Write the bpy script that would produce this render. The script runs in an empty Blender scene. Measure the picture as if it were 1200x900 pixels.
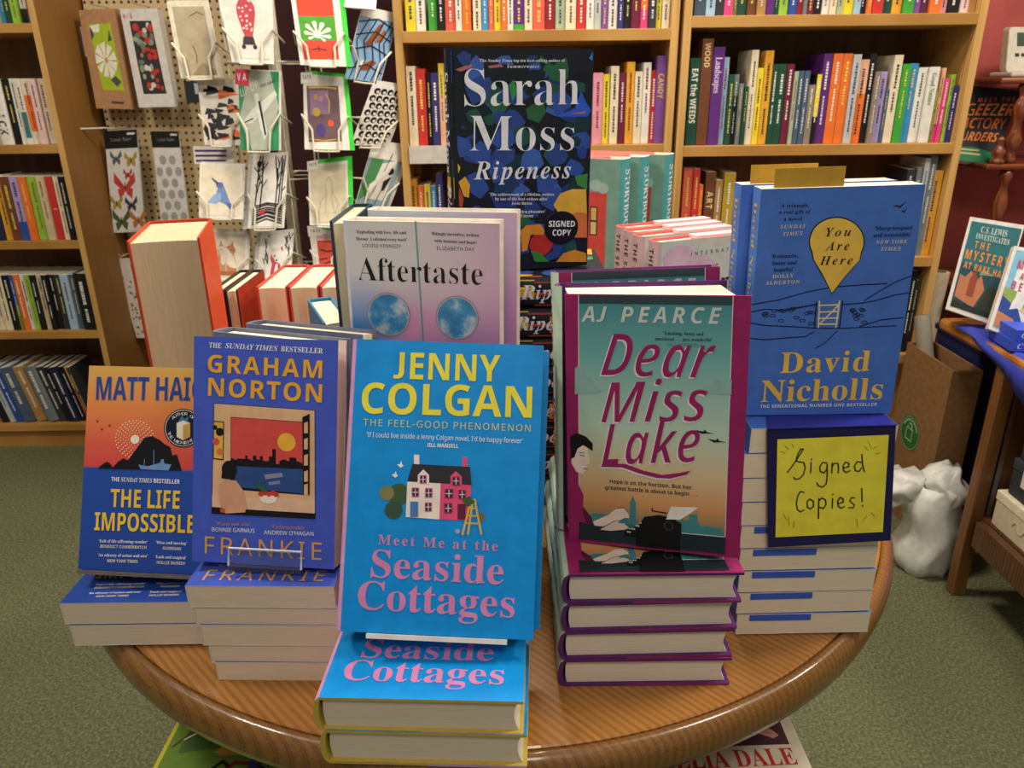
import bpy, bmesh, math, random
from mathutils import Matrix, Vector
from mathutils.geometry import tessellate_polygon

SC = bpy.context.scene
COL = SC.collection
TZ = 0.70            # height of the table top; the camera stands half a metre above it
R = math.radians
random.seed(5)

# ------------------------------------------------------------ camera, world, lights, exposure
PITCH, ROLL, FPX = 0.37106, 0.01167, 900.0
CAM = Vector((0, 0, TZ + 0.5))
_f = Vector((0, math.cos(PITCH), -math.sin(PITCH)))
_u0 = Vector((0, math.sin(PITCH), math.cos(PITCH)))
_r0 = Vector((1, 0, 0))
_r = _r0 * math.cos(ROLL) - _u0 * math.sin(ROLL)
_u = _u0 * math.cos(ROLL) + _r0 * math.sin(ROLL)
if _r.z > 0:
    _r = _r0 * math.cos(ROLL) - _u0 * math.sin(ROLL)
cam = bpy.data.cameras.new('camera'); camo = bpy.data.objects.new('camera', cam); COL.objects.link(camo)
cam.sensor_width = 36.0; cam.lens = 36.0 * FPX / 1200.0; cam.clip_start = 0.02
camo.matrix_world = Matrix(((_r.x, _u.x, -_f.x, CAM.x), (_r.y, _u.y, -_f.y, CAM.y), (_r.z, _u.z, -_f.z, CAM.z), (0, 0, 0, 1)))
SC.camera = camo
cam.dof.use_dof = True; cam.dof.focus_distance = 0.72; cam.dof.aperture_fstop = 16

W = bpy.data.worlds.new('room_light'); SC.world = W; W.use_nodes = True
bgn = W.node_tree.nodes['Background']; bgn.inputs[0].default_value = (1.0, 0.93, 0.85, 1); bgn.inputs[1].default_value = 0.20

def area(name, loc, target, sx, sy, power, col):
    l = bpy.data.lights.new(name, 'AREA'); l.shape = 'RECTANGLE'; l.size = sx; l.size_y = sy; l.energy = power; l.color = col
    o = bpy.data.objects.new(name, l); COL.objects.link(o); o.location = loc
    d = Vector(target) - Vector(loc); o.rotation_euler = d.to_track_quat('-Z', 'Y').to_euler()
    return o
WARM = (1.0, 0.90, 0.77)
area('ceiling_and_fill_light', (0.10, 1.70, 2.60), (0.05, 1.2, 0), 0.40, 0.30, 36, WARM)
area('ceiling_and_fill_light', (1.10, 0.85, 2.60), (0.8, 1.1, 0), 0.35, 0.35, 20, WARM)
area('ceiling_and_fill_light', (-1.35, 0.80, 2.60), (-1.2, 1.2, 0), 0.35, 0.35, 24, WARM)
area('ceiling_and_fill_light', (2.10, 1.10, 2.60), (1.5, 1.7, 0.4), 0.35, 0.35, 22, WARM)  # added fill, no fitting known here: brightens the box and whatnot side
area('ceiling_and_fill_light', (0.10, -0.70, 2.60), (0.1, 1.4, 0.9), 0.5, 0.5, 14, WARM)
SC.view_settings.view_transform = 'Standard'; SC.view_settings.look = 'None'
SC.view_settings.exposure = 0.0; SC.view_settings.gamma = 1.0; SC.view_settings.use_curve_mapping = False

def at(x, y, Y):
    'the point at depth Y seen at photo position x, y'
    d = _f + _r * ((x - 600) / FPX) - _u * ((y - 450) / FPX)
    return CAM + d * (Y / d.y)
def atz(x, y, z):
    d = _f + _r * ((x - 600) / FPX) - _u * ((y - 450) / FPX)
    return CAM + d * ((z - CAM.z) / d.z)
def atx(x, y, X):
    d = _f + _r * ((x - 600) / FPX) - _u * ((y - 450) / FPX)
    return CAM + d * (X / d.x)

# ------------------------------------------------------------ materials
def lin(h):
    v = [int(h[i:i + 2], 16) / 255 for i in (0, 2, 4)]
    return tuple((c / 12.92 if c <= 0.04045 else ((c + 0.055) / 1.055) ** 2.4) for c in v) + (1,)
MATS = {}
def newmat(name):
    m = bpy.data.materials.new(name); m.use_nodes = True
    return m, m.node_tree.nodes, m.node_tree.links, m.node_tree.nodes['Principled BSDF']
def texco(n, l, scale=(1, 1, 1), rot=(0, 0, 0), out='Object'):
    t = n.new('ShaderNodeTexCoord'); mp = n.new('ShaderNodeMapping')
    mp.inputs['Scale'].default_value = scale; mp.inputs['Rotation'].default_value = rot
    l.new(t.outputs[out], mp.inputs['Vector']); return mp.outputs['Vector']
def ramp(n, l, fac, stops, interp='LINEAR'):
    r = n.new('ShaderNodeValToRGB'); cr = r.color_ramp; cr.interpolation = interp
    while len(cr.elements) < len(stops): cr.elements.new(0.5)
    for e, (p, c) in zip(cr.elements, stops): e.position = p; e.color = lin(c)
    l.new(fac, r.inputs[0]); return r.outputs[0]
def noise(n, l, vec, scale, detail=3, rough=.5):
    t = n.new('ShaderNodeTexNoise'); t.inputs['Scale'].default_value = scale; t.inputs['Detail'].default_value = detail
    t.inputs['Roughness'].default_value = rough; l.new(vec, t.inputs['Vector']); return t.outputs['Fac']
def mixc(n, l, fac, a, b, mode='MIX'):
    m = n.new('ShaderNodeMix'); m.data_type = 'RGBA'; m.blend_type = mode
    for s, v in ((0, fac), (6, a), (7, b)):
        if isinstance(v, (int, float)): m.inputs[s].default_value = v
        elif isinstance(v, str): m.inputs[s].default_value = lin(v)
        else: l.new(v, m.inputs[s])
    return m.outputs[2]
def shade(h, k):
    return ''.join('%02x' % max(0, min(255, int(int(h[i:i + 2], 16) * k))) for i in (0, 2, 4))
def M(h, rough=0.5, spec=0.28, grain=0.04):
    'printed or painted surface of one colour with a faint uneven tone'
    if h in SPECIAL: return SPECIAL[h]()
    key = (h, rough, spec)
    if key in MATS: return MATS[key]
    m, n, l, b = newmat('print_' + h)
    v = texco(n, l); f = noise(n, l, v, 60, 2)
    c = ramp(n, l, f, [(0.3, shade(h, 1 - grain)), (0.7, shade(h, 1 + grain))])
    l.new(c, b.inputs['Base Color']); b.inputs['Roughness'].default_value = rough
    b.inputs['Specular IOR Level'].default_value = spec
    MATS[key] = m; return m
SPECIAL = {}
def special(k):
    def deco(fn):
        def get():
            if k not in MATS: MATS[k] = fn()
            return MATS[k]
        SPECIAL[k] = get; return fn
    return deco
def sepz(n, l, vec, axis=2):
    s = n.new('ShaderNodeSeparateXYZ'); l.new(vec, s.inputs[0]); return s.outputs[axis]
def zgrad(name, scale, stops, rough=.4):
    m, n, l, b = newmat(name)
    z = sepz(n, l, texco(n, l, (1, 1, scale)))
    l.new(ramp(n, l, z, stops), b.inputs['Base Color']); b.inputs['Roughness'].default_value = rough
    b.inputs['Specular IOR Level'].default_value = .4
    return m
@special('@teal')
def _(): return zgrad('print_dusk', 1 / .222, [(0.05, '2f7468'), (.17, 'd89a62'), (.30, 'dcc49a'), (.48, 'bcd6c4'), (.75, '74b4b4'), (.97, '3f8c98')])
@special('@matt')
def _(): return zgrad('print_sunset', 1 / .198, [(0, '2148a4'), (.496, '2450ac'), (.506, 'd84a48'), (.62, 'e0604a'), (.80, 'e68c4c'), (1, 'dcae5c')])
@special('@sky')
def _():
    m, n, l, b = newmat('print_cloud')
    v = texco(n, l); f = noise(n, l, v, 45, 4, .55)
    l.new(ramp(n, l, f, [(.40, '1f78b8'), (.52, '3f94cc'), (.66, 'c4d2e0')]), b.inputs['Base Color']); b.inputs['Roughness'].default_value = .4
    return m
@special('@haze')
def _():
    m, n, l, b = newmat('print_haze')
    v = texco(n, l)
    s = n.new('ShaderNodeSeparateXYZ'); l.new(v, s.inputs[0])
    def ma(op, a, bb, c=None):
        q = n.new('ShaderNodeMath'); q.operation = op
        for i, x in enumerate((a, bb, c)):
            if x is None: continue
            if isinstance(x, (int, float)): q.inputs[i].default_value = x
            else: l.new(x, q.inputs[i])
        return q.outputs[0]
    base = ramp(n, l, ma('MULTIPLY', s.outputs[2], 1 / .234), [(.30, '7a9cd4'), (.45, 'b084c4'), (.62, 'bca4c8'), (.78, 'd2d2da'), (1, 'd8d8dc')])
    rx = ma('MULTIPLY', s.outputs[0], 1 / .153)
    vio = ramp(n, l, rx, [(.35, '000000'), (1, 'd0d0d0')])
    c1 = mixc(n, l, vio, base, 'c68cc4')
    blob = ma('SUBTRACT', 1.0, ma('MULTIPLY', ma('POWER', ma('ADD', ma('POWER', ma('SUBTRACT', s.outputs[0], -.008), 2), ma('POWER', ma('SUBTRACT', s.outputs[2], .092), 2)), .5), 10.5))
    c2 = mixc(n, l, ramp(n, l, blob, [(0, '000000'), (.62, 'ffffff')]), c1, '3c94d8')
    pk = ma('SUBTRACT', 1.0, ma('MULTIPLY', ma('POWER', ma('ADD', ma('POWER', ma('SUBTRACT', s.outputs[0], .060), 2), ma('POWER', ma('SUBTRACT', s.outputs[2], .125), 2)), .5), 25))
    c3 = mixc(n, l, ramp(n, l, pk, [(0, '000000'), (1, 'e0e0e0')]), c2, 'ec98c0')
    l.new(c3, b.inputs['Base Color']); b.inputs['Roughness'].default_value = .4
    return m
def pages(axis, tint='e6dcc6', key=''):
    k = 'pages%d%s' % (axis, tint)
    if k in MATS: return MATS[k]
    m, n, l, b = newmat('page_edges')
    sc = [25, 25, 25]; sc[axis] = 1800
    f = noise(n, l, texco(n, l, sc), 1.0, 3, .7)
    c = ramp(n, l, f, [(.3, shade(tint, .92)), (.5, tint), (.75, shade(tint, 1.03))])
    l.new(c, b.inputs['Base Color']); b.inputs['Roughness'].default_value = .8; b.inputs['Specular IOR Level'].default_value = .15
    bp = n.new('ShaderNodeBump'); bp.inputs['Strength'].default_value = .25; bp.inputs['Distance'].default_value = .0003; l.new(f, bp.inputs['Height']); l.new(bp.outputs[0], b.inputs['Normal'])
    MATS[k] = m; return m
def wood(name, stops, scale, rot, rough, bump=.1):
    if name in MATS: return MATS[name]
    m, n, l, b = newmat(name)
    v = texco(n, l, scale, rot)
    f1 = noise(n, l, v, 1.0, 5, .6); w = n.new('ShaderNodeTexWave'); w.wave_type = 'BANDS'; w.bands_direction = 'Y'
    w.inputs['Scale'].default_value = .5; w.inputs['Distortion'].default_value = 7; w.inputs['Detail'].default_value = 3; w.inputs['Detail Scale'].default_value = .8; l.new(v, w.inputs['Vector'])
    f = mixc(n, l, .42, f1, w.outputs['Fac'])
    l.new(ramp(n, l, f, stops), b.inputs['Base Color']); b.inputs['Roughness'].default_value = rough
    bp = n.new('ShaderNodeBump'); bp.inputs['Strength'].default_value = bump; bp.inputs['Distance'].default_value = .001; l.new(f1, bp.inputs['Height']); l.new(bp.outputs[0], b.inputs['Normal'])
    MATS[name] = m; return m
def clear_plastic():
    if 'clear' in MATS: return MATS['clear']
    m, n, l, b = newmat('clear_acrylic')
    tr = n.new('ShaderNodeBsdfTransparent'); tr.inputs[0].default_value = (.93, .95, .97, 1)
    gl = n.new('ShaderNodeBsdfGlossy'); gl.inputs['Roughness'].default_value = .08
    lw = n.new('ShaderNodeLayerWeight'); lw.inputs[0].default_value = .35
    mx = n.new('ShaderNodeMixShader'); l.new(lw.outputs['Facing'], mx.inputs[0]); l.new(tr.outputs[0], mx.inputs[1]); l.new(gl.outputs[0], mx.inputs[2])
    l.new(mx.outputs[0], n['Material Output'].inputs[0]); MATS['clear'] = m; return m

# ------------------------------------------------------------ mesh building
class MB:
    def __init__(s): s.v = []; s.f = []; s.m = []; s.mats = []
    def slot(s, mat):
        if mat not in s.mats: s.mats.append(mat)
        return s.mats.index(mat)
    def add(s, vs, fs, mat):
        o = len(s.v); k = s.slot(mat); s.v += [tuple(p) for p in vs]
        for f in fs: s.f.append(tuple(i + o for i in f)); s.m.append(k)
    def box(s, x0, x1, y0, y1, z0, z1, mat, X=None):
        vs = [Vector((x, y, z)) for z in (z0, z1) for y in (y0, y1) for x in (x0, x1)]
        if X is not None: vs = [X @ p for p in vs]
        s.add(vs, [(0, 2, 3, 1), (4, 5, 7, 6), (0, 1, 5, 4), (2, 6, 7, 3), (0, 4, 6, 2), (1, 3, 7, 5)], mat)
    def hexa(s, p, mat):
        'p: four corners of one face, then the four of the opposite face'
        s.add(p, [(3, 2, 1, 0), (4, 5, 6, 7), (0, 1, 5, 4), (1, 2, 6, 5), (2, 3, 7, 6), (3, 0, 4, 7)], mat)
    def prism(s, poly, lo, hi, mat, fn):
        'poly swept from lo to hi; fn(a, b, t) gives the point'
        n = len(poly); vs = [fn(a, b, lo) for a, b in poly] + [fn(a, b, hi) for a, b in poly]
        s.add(vs, [tuple(range(n))[::-1], tuple(range(n, 2 * n))] + [(i, (i + 1) % n, n + (i + 1) % n, n + i) for i in range(n)], mat)
    def tube(s, path, r, mat, n=6, close=False):
        path = [Vector(p) for p in path]; rings = []
        for i, p in enumerate(path):
            a = path[max(0, i - 1)]; b = path[min(len(path) - 1, i + 1)]
            t = (b - a).normalized(); q = t.orthogonal().normalized()
            if rings:
                q = (rings[-1] - t * rings[-1].dot(t)); q = q.normalized() if q.length > 1e-6 else t.orthogonal().normalized()
            rings.append(q); 
        vs = []
        for i, p in enumerate(path):
            a = path[max(0, i - 1)]; b = path[min(len(path) - 1, i + 1)]
            t = (b - a).normalized(); q = rings[i]; w = t.cross(q); rr = r[i] if isinstance(r, (list, tuple)) else r
            vs += [p + (q * math.cos(6.2832 * k / n) + w * math.sin(6.2832 * k / n)) * rr for k in range(n)]
        fs = [(i * n + k, i * n + (k + 1) % n, (i + 1) * n + (k + 1) % n, (i + 1) * n + k) for i in range(len(path) - 1) for k in range(n)]
        fs += [tuple(range(n))[::-1], tuple(range((len(path) - 1) * n, len(path) * n))]
        s.add(vs, fs, mat)
    def lathe(s, prof, mat, n=32, X=None):
        vs = []; m = len(prof)
        for k in range(n):
            a = 6.283185 * k / n
            vs += [Vector((r * math.cos(a), r * math.sin(a), z)) for r, z in prof]
        if X is not None: vs = [X @ p for p in vs]
        fs = [(k * m + i, ((k + 1) % n) * m + i, ((k + 1) % n) * m + i + 1, k * m + i + 1) for k in range(n) for i in range(m - 1)]
        if prof[0][0] > 1e-6: fs.append(tuple(k * m for k in range(n))[::-1])
        if prof[-1][0] > 1e-6: fs.append(tuple(k * m + m - 1 for k in range(n)))
        s.add(vs, fs, mat)
    def mesh(s, name, smooth=False):
        me = bpy.data.meshes.new(name); me.from_pydata(s.v, [], s.f)
        for m in s.mats: me.materials.append(m)
        me.polygons.foreach_set('material_index', s.m)
        if smooth: me.polygons.foreach_set('use_smooth', [True] * len(s.f))
        me.update(); return me
    def build(s, name, parent=None, smooth=False, bevel=0, angle=None):
        o = bpy.data.objects.new(name, s.mesh(name, smooth)); COL.objects.link(o)
        if parent is not None: o.parent = parent
        if bevel:
            b = o.modifiers.new('edge', 'BEVEL'); b.width = bevel; b.segments = 2; b.limit_method = 'ANGLE'
        return o
def tag(o, label=None, cat=None, group=None, kind=None):
    for k, v in (('label', label), ('category', cat), ('group', group), ('kind', kind)):
        if v: o[k] = v
    return o
def thing(name, label, cat, X=None, group=None):
    o = bpy.data.objects.new(name, None); COL.objects.link(o); o.empty_display_size = .02
    if X is not None: o.matrix_world = X
    return tag(o, label, cat, group)
KIDS = {}
def kids(o):
    return list(o.children)
def copy_tree(o, X, label, group=None, skip=()):
    r = o.copy(); COL.objects.link(r); r.matrix_world = X; r['label'] = label
    if group: r['group'] = group
    for ch in kids(o):
        if ch.name.split('.')[0] in skip: continue
        c = ch.copy(); COL.objects.link(c); c.parent = r
        for g in kids(ch):
            d = g.copy(); COL.objects.link(d); d.parent = c
    return r
def frame(o, ex, ez):
    ex = Vector(ex).normalized(); ez = Vector(ez); ez = (ez - ex * ez.dot(ex)).normalized(); ey = ez.cross(ex)
    return Matrix(((ex.x, ey.x, ez.x, o[0]), (ex.y, ey.y, ez.y, o[1]), (ex.z, ey.z, ez.z, o[2]), (0, 0, 0, 1)))
def pose(x, y, z, yaw, lean, roll):
    'a book standing with its front cover to the viewer: bottom corner at the spine, heights above the table top'
    ex = Vector((math.cos(yaw), math.sin(yaw), 0)); bk = Vector((-math.sin(yaw), math.cos(yaw), 0))
    ez = Vector((0, 0, 1)) * math.cos(lean) + bk * math.sin(lean)
    return frame((x, y, z + TZ), ex * math.cos(roll) + ez * math.sin(roll), ez * math.cos(roll) - ex * math.sin(roll))
def flat(x, y, z, yaw=0):
    'a book lying face up, tail edge to the viewer, spine at the left; z is the height of its upper face'
    return frame((x, y, z + TZ), (math.cos(yaw), math.sin(yaw), 0), (-math.sin(yaw), math.cos(yaw), 0))

# ------------------------------------------------------------ lettering
GC = {}
def thin(L, d):
    n = len(L); ar = sum(L[i].x * L[(i + 1) % n].y - L[(i + 1) % n].x * L[i].y for i in range(n)); out = []
    for i in range(n):
        a, p, b = L[i - 1], L[i], L[(i + 1) % n]
        e1 = (p - a); e2 = (b - p)
        if e1.length < 1e-6 or e2.length < 1e-6: out.append(p.copy()); continue
        e1.normalize(); e2.normalize(); n1 = Vector((-e1.y, e1.x, 0)); n2 = Vector((-e2.y, e2.x, 0)); m = n1 + n2
        k = max(.35, m.length_squared / 2); out.append(p + m * (d / k))
    return out
def glyph(f, c):
    k = f + c
    if k in GC: return GC[k]
    g = GLY[dict(L='B', Q='O').get(f, f)].get(ord(c)) or GLY['R'].get(ord(c))
    if not g: GC[k] = (.3, [], []); return GC[k]
    adv = g[0] / 400; loops = []
    for q in g[1:]:
        x, y = q[0], q[1]; L = [Vector((x / 400, y / 400, 0))]
        for i in range(2, len(q), 2):
            x += q[i]; y += q[i + 1]; L.append(Vector((x / 400, y / 400, 0)))
        loops.append(L)
    if c == 'J' and f in 'SROQ' and loops:                    # capital J stands on the line
        lo = min(v.y for L in loops for v in L); hi = max(v.y for L in loops for v in L)
        loops = [[Vector((v.x, (v.y - lo) * hi / (hi - lo), 0)) for v in L] for L in loops]
    if f in 'LQ' and loops:
        sg = sum(L[i].x * L[(i + 1) % len(L)].y - L[(i + 1) % len(L)].x * L[i].y for L in loops for i in range(len(L)))
        loops = [thin(L, (.0082 if f == 'L' else .013) * (1 if sg > 0 else -1)) for L in loops]
    def inside(p, L):
        r = False
        for a, b in zip(L, L[1:] + L[:1]):
            if (a.y > p.y) != (b.y > p.y) and p.x < (b.x - a.x) * (p.y - a.y) / (b.y - a.y) + a.x: r = not r
        return r
    outer = [L for L in loops if not any(inside(L[0], K) for K in loops if K is not L)]
    V = []; F = []
    for L in outer:                                        # each body of a letter with its own holes
        g = [L] + [K for K in loops if K not in outer and inside(K[0], L)]; o = len(V)
        F += [tuple(i + o for i in t) for t in tessellate_polygon(g)]; V += [v for K in g for v in K]
    GC[k] = (adv, V, F); return GC[k]
CAPH = dict(B=.455, L=.455, I=.452, J=.452, S=.48, R=.48, O=.48, Q=.47)
def text2d(s, f, w=None, cap=.01):
    'vertices and faces of a line of lettering on a baseline; spaced out or narrowed to the width w'
    G = [(None if c == ' ' else glyph(f, c)) for c in s]; sy = cap / CAPH[f]
    nat = sum(.17 if g is None else g[0] for g in G); sx = sy; tr = 0
    if w:
        if w > nat * sy * 1.04 and len(s) > 1: tr = (w / sy - nat) / (len(s) - 1); sx = sy
        else: sx = w / nat
    vs = []; fs = []; x = 0
    for g in G:
        if g is None: x += .17 + tr; continue
        adv, V, F = g; o = len(vs)
        vs += [((x + v.x) * sx, v.y * sy) for v in V]; fs += [tuple(i + o for i in t) for t in F]; x += adv + tr
    if not vs: return [], []
    x0 = min(v[0] for v in vs); x1 = max(v[0] for v in vs); k = (w / (x1 - x0)) if w else 1
    return [((v[0] - x0) * k, v[1]) for v in vs], fs
def circle(n=20): return [(math.cos(6.28319 * i / n), math.sin(6.28319 * i / n)) for i in range(n)]
def strokes(pts, w):
    vs = []; fs = []; v2 = []; f2 = []
    for a, b in zip(pts, pts[1:]):
        dx, dy = b[0] - a[0], b[1] - a[1]; L = math.hypot(dx, dy) or 1e-9; nx, ny = -dy / L * w / 2, dx / L * w / 2; o = len(vs)
        vs += [(a[0] + nx, a[1] + ny), (a[0] - nx, a[1] - ny), (b[0] - nx, b[1] - ny), (b[0] + nx, b[1] + ny)]; fs.append((o, o + 1, o + 2, o + 3))
    for a in pts:
        o = len(v2); v2 += [(a[0] + x * w / 2, a[1] + y * w / 2) for x, y in circle(8)]; f2.append(tuple(range(o, o + 8)))
    return (vs, fs), (v2, f2)
def lay_text(s, f, x0, z0, x1, z1, cap):
    w = math.hypot(x1 - x0, z1 - z0); V, F = text2d(s, f, w, cap); c, sn = (x1 - x0) / w, (z1 - z0) / w
    k = .16 if f == 'Q' else 0
    return [(x0 + (x + k * y) * c - y * sn, z0 + x * sn + y * c) for x, y in V], F
def put_art(items, parent, fn, names=('illustration', 'lettering')):
    'items in millimetres on a cover; fn(x, z, layer) places them'
    ill = MB(); let = {}
    for num, e in enumerate(items):
        k, lay, col = e[:3]; lay += num * .006
        if k == 't':
            V, F = lay_text(e[3], e[4], *[q / 1000 for q in e[5:10]])
            b = let.setdefault(col if len(e[3]) == 1 else num, MB()); b.add([fn(x, z, lay) for x, z in V], F, M(col))
        elif k == 'p':
            P = [(e[i] / 1000, e[i + 1] / 1000) for i in range(3, len(e), 2)]
            T = tessellate_polygon([[Vector((x, z, 0)) for x, z in P]])
            ill.add([fn(x, z, lay) for x, z in P], [tuple(t) for t in T], M(col))
        elif k == 'c':
            n = 8 if abs(e[5]) < 1.2 else 28
            P = [(e[3] / 1000 + x * e[5] / 1000, e[4] / 1000 + z * e[6] / 1000) for x, z in circle(n)]
            ill.add([fn(x, z, lay) for x, z in P], [tuple(range(n))], M(col))
        elif k == 's':
            for q, (V, F) in enumerate(strokes([(e[i] / 1000, e[i + 1] / 1000) for i in range(4, len(e), 2)], e[3] / 1000)): ill.add([fn(x, z, lay + .3 * q) for x, z in V], F, M(col))
    if ill.v: ill.build(names[0], parent)
    for c, b in let.items(): b.build(names[1], parent)
def cover_fn(x, z, lay): return (x, -.00015 - .00008 * lay, z)

# ------------------------------------------------------------ books: x from spine to fore edge, y from front to back, z up
def bulge(t): return min(.006, t * .22)
def spine_x(y, t, hard): return -(bulge(t) * math.sqrt(max(0, 1 - ((y - t / 2) / (t / 2)) ** 2)) if hard else 0) 
def mk_cover(w, h, t, hard, mats, wedge=0):
    'mats: front, spine, back, board edge'
    mb = MB(); fr, sp, bk, ed = mats
    if hard:
        b = .0026; n = 10
        outer = [(w, t)] + [(spine_x(t * (1 - i / n), t, True), t * (1 - i / n)) for i in range(n + 1)] + [(w, 0)]
        ti = t - 2 * b
        inner = [(w, t - b)] + [(b + .7 * spine_x(t / 2 + (.5 - i / n) * ti, t, True), t / 2 + (.5 - i / n) * ti) for i in range(n + 1)] + [(w, b)]
    else:
        b = .0006; outer = [(w, t), (0, t), (0, 0), (w, 0)]; inner = [(w, t - b), (b, t - b), (b, b), (w, b)]
    k = len(outer); P = outer + inner
    vs = [(x, y, 0) for x, y in P] + [(x, y, h) for x, y in P]; m = 2 * k
    for i in range(k - 1):
        mt = bk if i == 0 else (fr if i == k - 2 else sp)
        mb.add([vs[i], vs[i + 1], vs[m + i + 1], vs[m + i]], [(0, 1, 2, 3)], mt)
        mb.add([vs[k + i], vs[k + i + 1], vs[m + k + i + 1], vs[m + k + i]], [(3, 2, 1, 0)], ed)
        for z in (0, m): mb.add([vs[z + i], vs[z + i + 1], vs[z + k + i + 1], vs[z + k + i]], [(0, 1, 2, 3) if z else (3, 2, 1, 0)], ed)
    for i in (0, k - 1): mb.add([vs[i], vs[k + i], vs[m + k + i], vs[m + i]], [(0, 1, 2, 3)], ed)
    return mb
def mk_pages(w, h, t, hard, tint='e6dcc6'):
    mb = MB(); b = .0027 if hard else .0007; i = .0035 if hard else .0003; n = 8; mt = pages(1, tint)
    dep = .004 if hard else 0
    fore = [(w - i - dep * (1 - (2 * k / n - 1) ** 2), b + (t - 2 * b) * k / n) for k in range(n + 1)]
    sp = [((.0045 + .6 * spine_x(b + (t - 2 * b) * (1 - k / n), t, True)) if hard else .0008, b + (t - 2 * b) * (1 - k / n)) for k in range(n + 1)]
    mb.prism(fore + sp, i, h - i, mt, lambda x, y, z: (x, y, z)); return mb
def book(name, label, X, w, h, t, hard, front, spine=None, back=None, edge=None, tint='e6dcc6', group=None, cat='book', art=None):
    r = thing(name, label, cat, X, group)
    m = [M(front), M(spine or front), M(back or spine or front), M(edge or (front if hard else 'e8e0d4'))]
    mk_cover(w, h, t, hard, m).build('cover', r); mk_pages(w, h, t, hard, tint).build('pages', r)
    if art: put_art(ART[art], r, cover_fn)
    return r
def spine_text(r, items, h, t, hard, name='spine_lettering'):
    'items: text, face, start below the head, length, cap height, colour, offset across'
    by = {}
    for s, f, z0, ln, cap, col, off in items:
        V, F = text2d(s, f, ln, cap)
        P = []
        for gx, gy in V:
            y = t / 2 - (gy - cap / 2) + off; P.append((spine_x(min(max(y, .0005), t - .0005), t, hard) - .0004, y, h - z0 - gx))
        by.setdefault(col, MB()).add(P, F, M(col))
    for b in by.values(): b.build(name, r)
# ------------------------------------------------------------ the setting: floor and walls
def carpet():
    m, n, l, b = newmat('green_carpet'); v = texco(n, l)
    f1 = noise(n, l, v, 160, 4, .7); f2 = noise(n, l, v, 5, 3)
    c = ramp(n, l, f1, [(.32, '545844'), (.5, '767a5c'), (.7, 'a09f82')])
    c2 = mixc(n, l, f2, '9a9a8a', 'c8c8b4'); l.new(mixc(n, l, .6, c, c2, 'MULTIPLY'), b.inputs['Base Color'])
    b.inputs['Roughness'].default_value = .95; b.inputs['Specular IOR Level'].default_value = .1
    bp = n.new('ShaderNodeBump'); bp.inputs['Strength'].default_value = .5; bp.inputs['Distance'].default_value = .003; l.new(f1, bp.inputs['Height']); l.new(bp.outputs[0], b.inputs['Normal'])
    return m
def plaster(name, h):
    m, n, l, b = newmat(name); v = texco(n, l); f = noise(n, l, v, 9, 4)
    l.new(ramp(n, l, f, [(.3, shade(h, .9)), (.7, shade(h, 1.08))]), b.inputs['Base Color']); b.inputs['Roughness'].default_value = .8
    return m
def shell(name, x0, x1, y0, y1, z0, z1, mat):
    mb = MB(); mb.box(x0, x1, y0, y1, z0, z1, mat); return tag(mb.build(name), kind='structure')
shell('floor', -3.2, 3.4, -1.6, 3.0, -.05, 0, carpet())
RED = plaster('red_wall_paint_shaded', '40181a')  # same red paint darkened; the shade behind the rack is put into the colour
shell('wall_back', -3.2, -.32, 2.80, 2.9, 0, 2.7, RED)
shell('wall_chimney_breast', -.32, 3.4, 2.42, 2.9, 0, 2.7, plaster('red_wall_paint_lit', 'b4544e'))  # same red paint lightened; the light on this wall is put into the colour
shell('wall_left', -3.3, -3.2, -1.6, 2.9, 0, 2.7, plaster('cream_wall_paint', 'b8a890'))
shell('wall_right', 3.4, 3.5, -1.6, 2.9, 0, 2.7, plaster('cream_wall_paint', 'b8a890'))

# ------------------------------------------------------------ bookcases
OAK = wood('pale_oak_board', [(.25, '9c6e30'), (.5, 'ac7c38'), (.75, 'ba8c48')], (5, 60, 5), (0, 0, 0), .5)
OAKV = wood('pale_oak_upright', [(.25, 'a87c40'), (.5, 'bd9150'), (.75, 'cda260')], (60, 60, 4), (0, 0, 0), .5)
DARKBACK = wood('brown_back_panel', [(.25, '5a3f22'), (.5, '6a4a2a'), (.75, '755432')], (40, 40, 4), (0, 0, 0), .6)
SIDEB = wood('tan_side_panel', [(.2, '8a5f28'), (.5, '93672e'), (.8, '9b7036')], (50, 50, 3), (0, 0, 0), .55)
def bookcase(label, X0, X1, Y, depth, ztop, tops, th, side=None):
    r = thing('bookcase', label, 'bookcase', Matrix.Translation((0, 0, 0)), 'wooden bookcases along the wall'); s = .02
    for a, b in ((X0, X0 + s), (X1 - s, X1)):
        mb = MB(); mb.box(a, b, Y, Y + depth, 0, ztop, OAKV)
        if side: mb.m = [mb.slot(side) if i in (4, 5) else k for i, k in enumerate(mb.m)]
        mb.build('side_panel', r, bevel=.0012)
    for zt in tops:
        mb = MB(); mb.box(X0 + s, X1 - s, Y, Y + depth - .012, TZ + zt - th, TZ + zt, OAK); mb.build('shelf', r, bevel=.0012)
    mb = MB(); mb.box(X0 + s, X1 - s, Y + depth - .012, Y + depth, 0, ztop, DARKBACK); mb.build('back_panel', r)
    mb = MB(); mb.box(X0 + s, X1 - s, Y + .02, Y + .04, 0, TZ + tops[-1] - th, OAK); mb.build('plinth', r)
    mb = MB(); mb.box(X0 + s, X1 - s, Y, Y + depth - .012, ztop - .02, ztop, OAK); mb.build('top_board', r)
    return r
LSH = [.686, .343, .044, -.262, -.606]
CSH = [.628, .352, .05, -.24, -.58]
RSH = [.655, .346, .045, -.24, -.58]
bookcase('tall wooden bookcase beside the pegboard, its brown end panel showing', -2.30, -1.385, 2.5, .285, 2.15, LSH, .026, SIDEB)
bookcase('wooden bookcase behind the tall dark signed-copy book, next to the card rack', -.284, .426, 2.1, .29, 2.15, CSH, .027)
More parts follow.
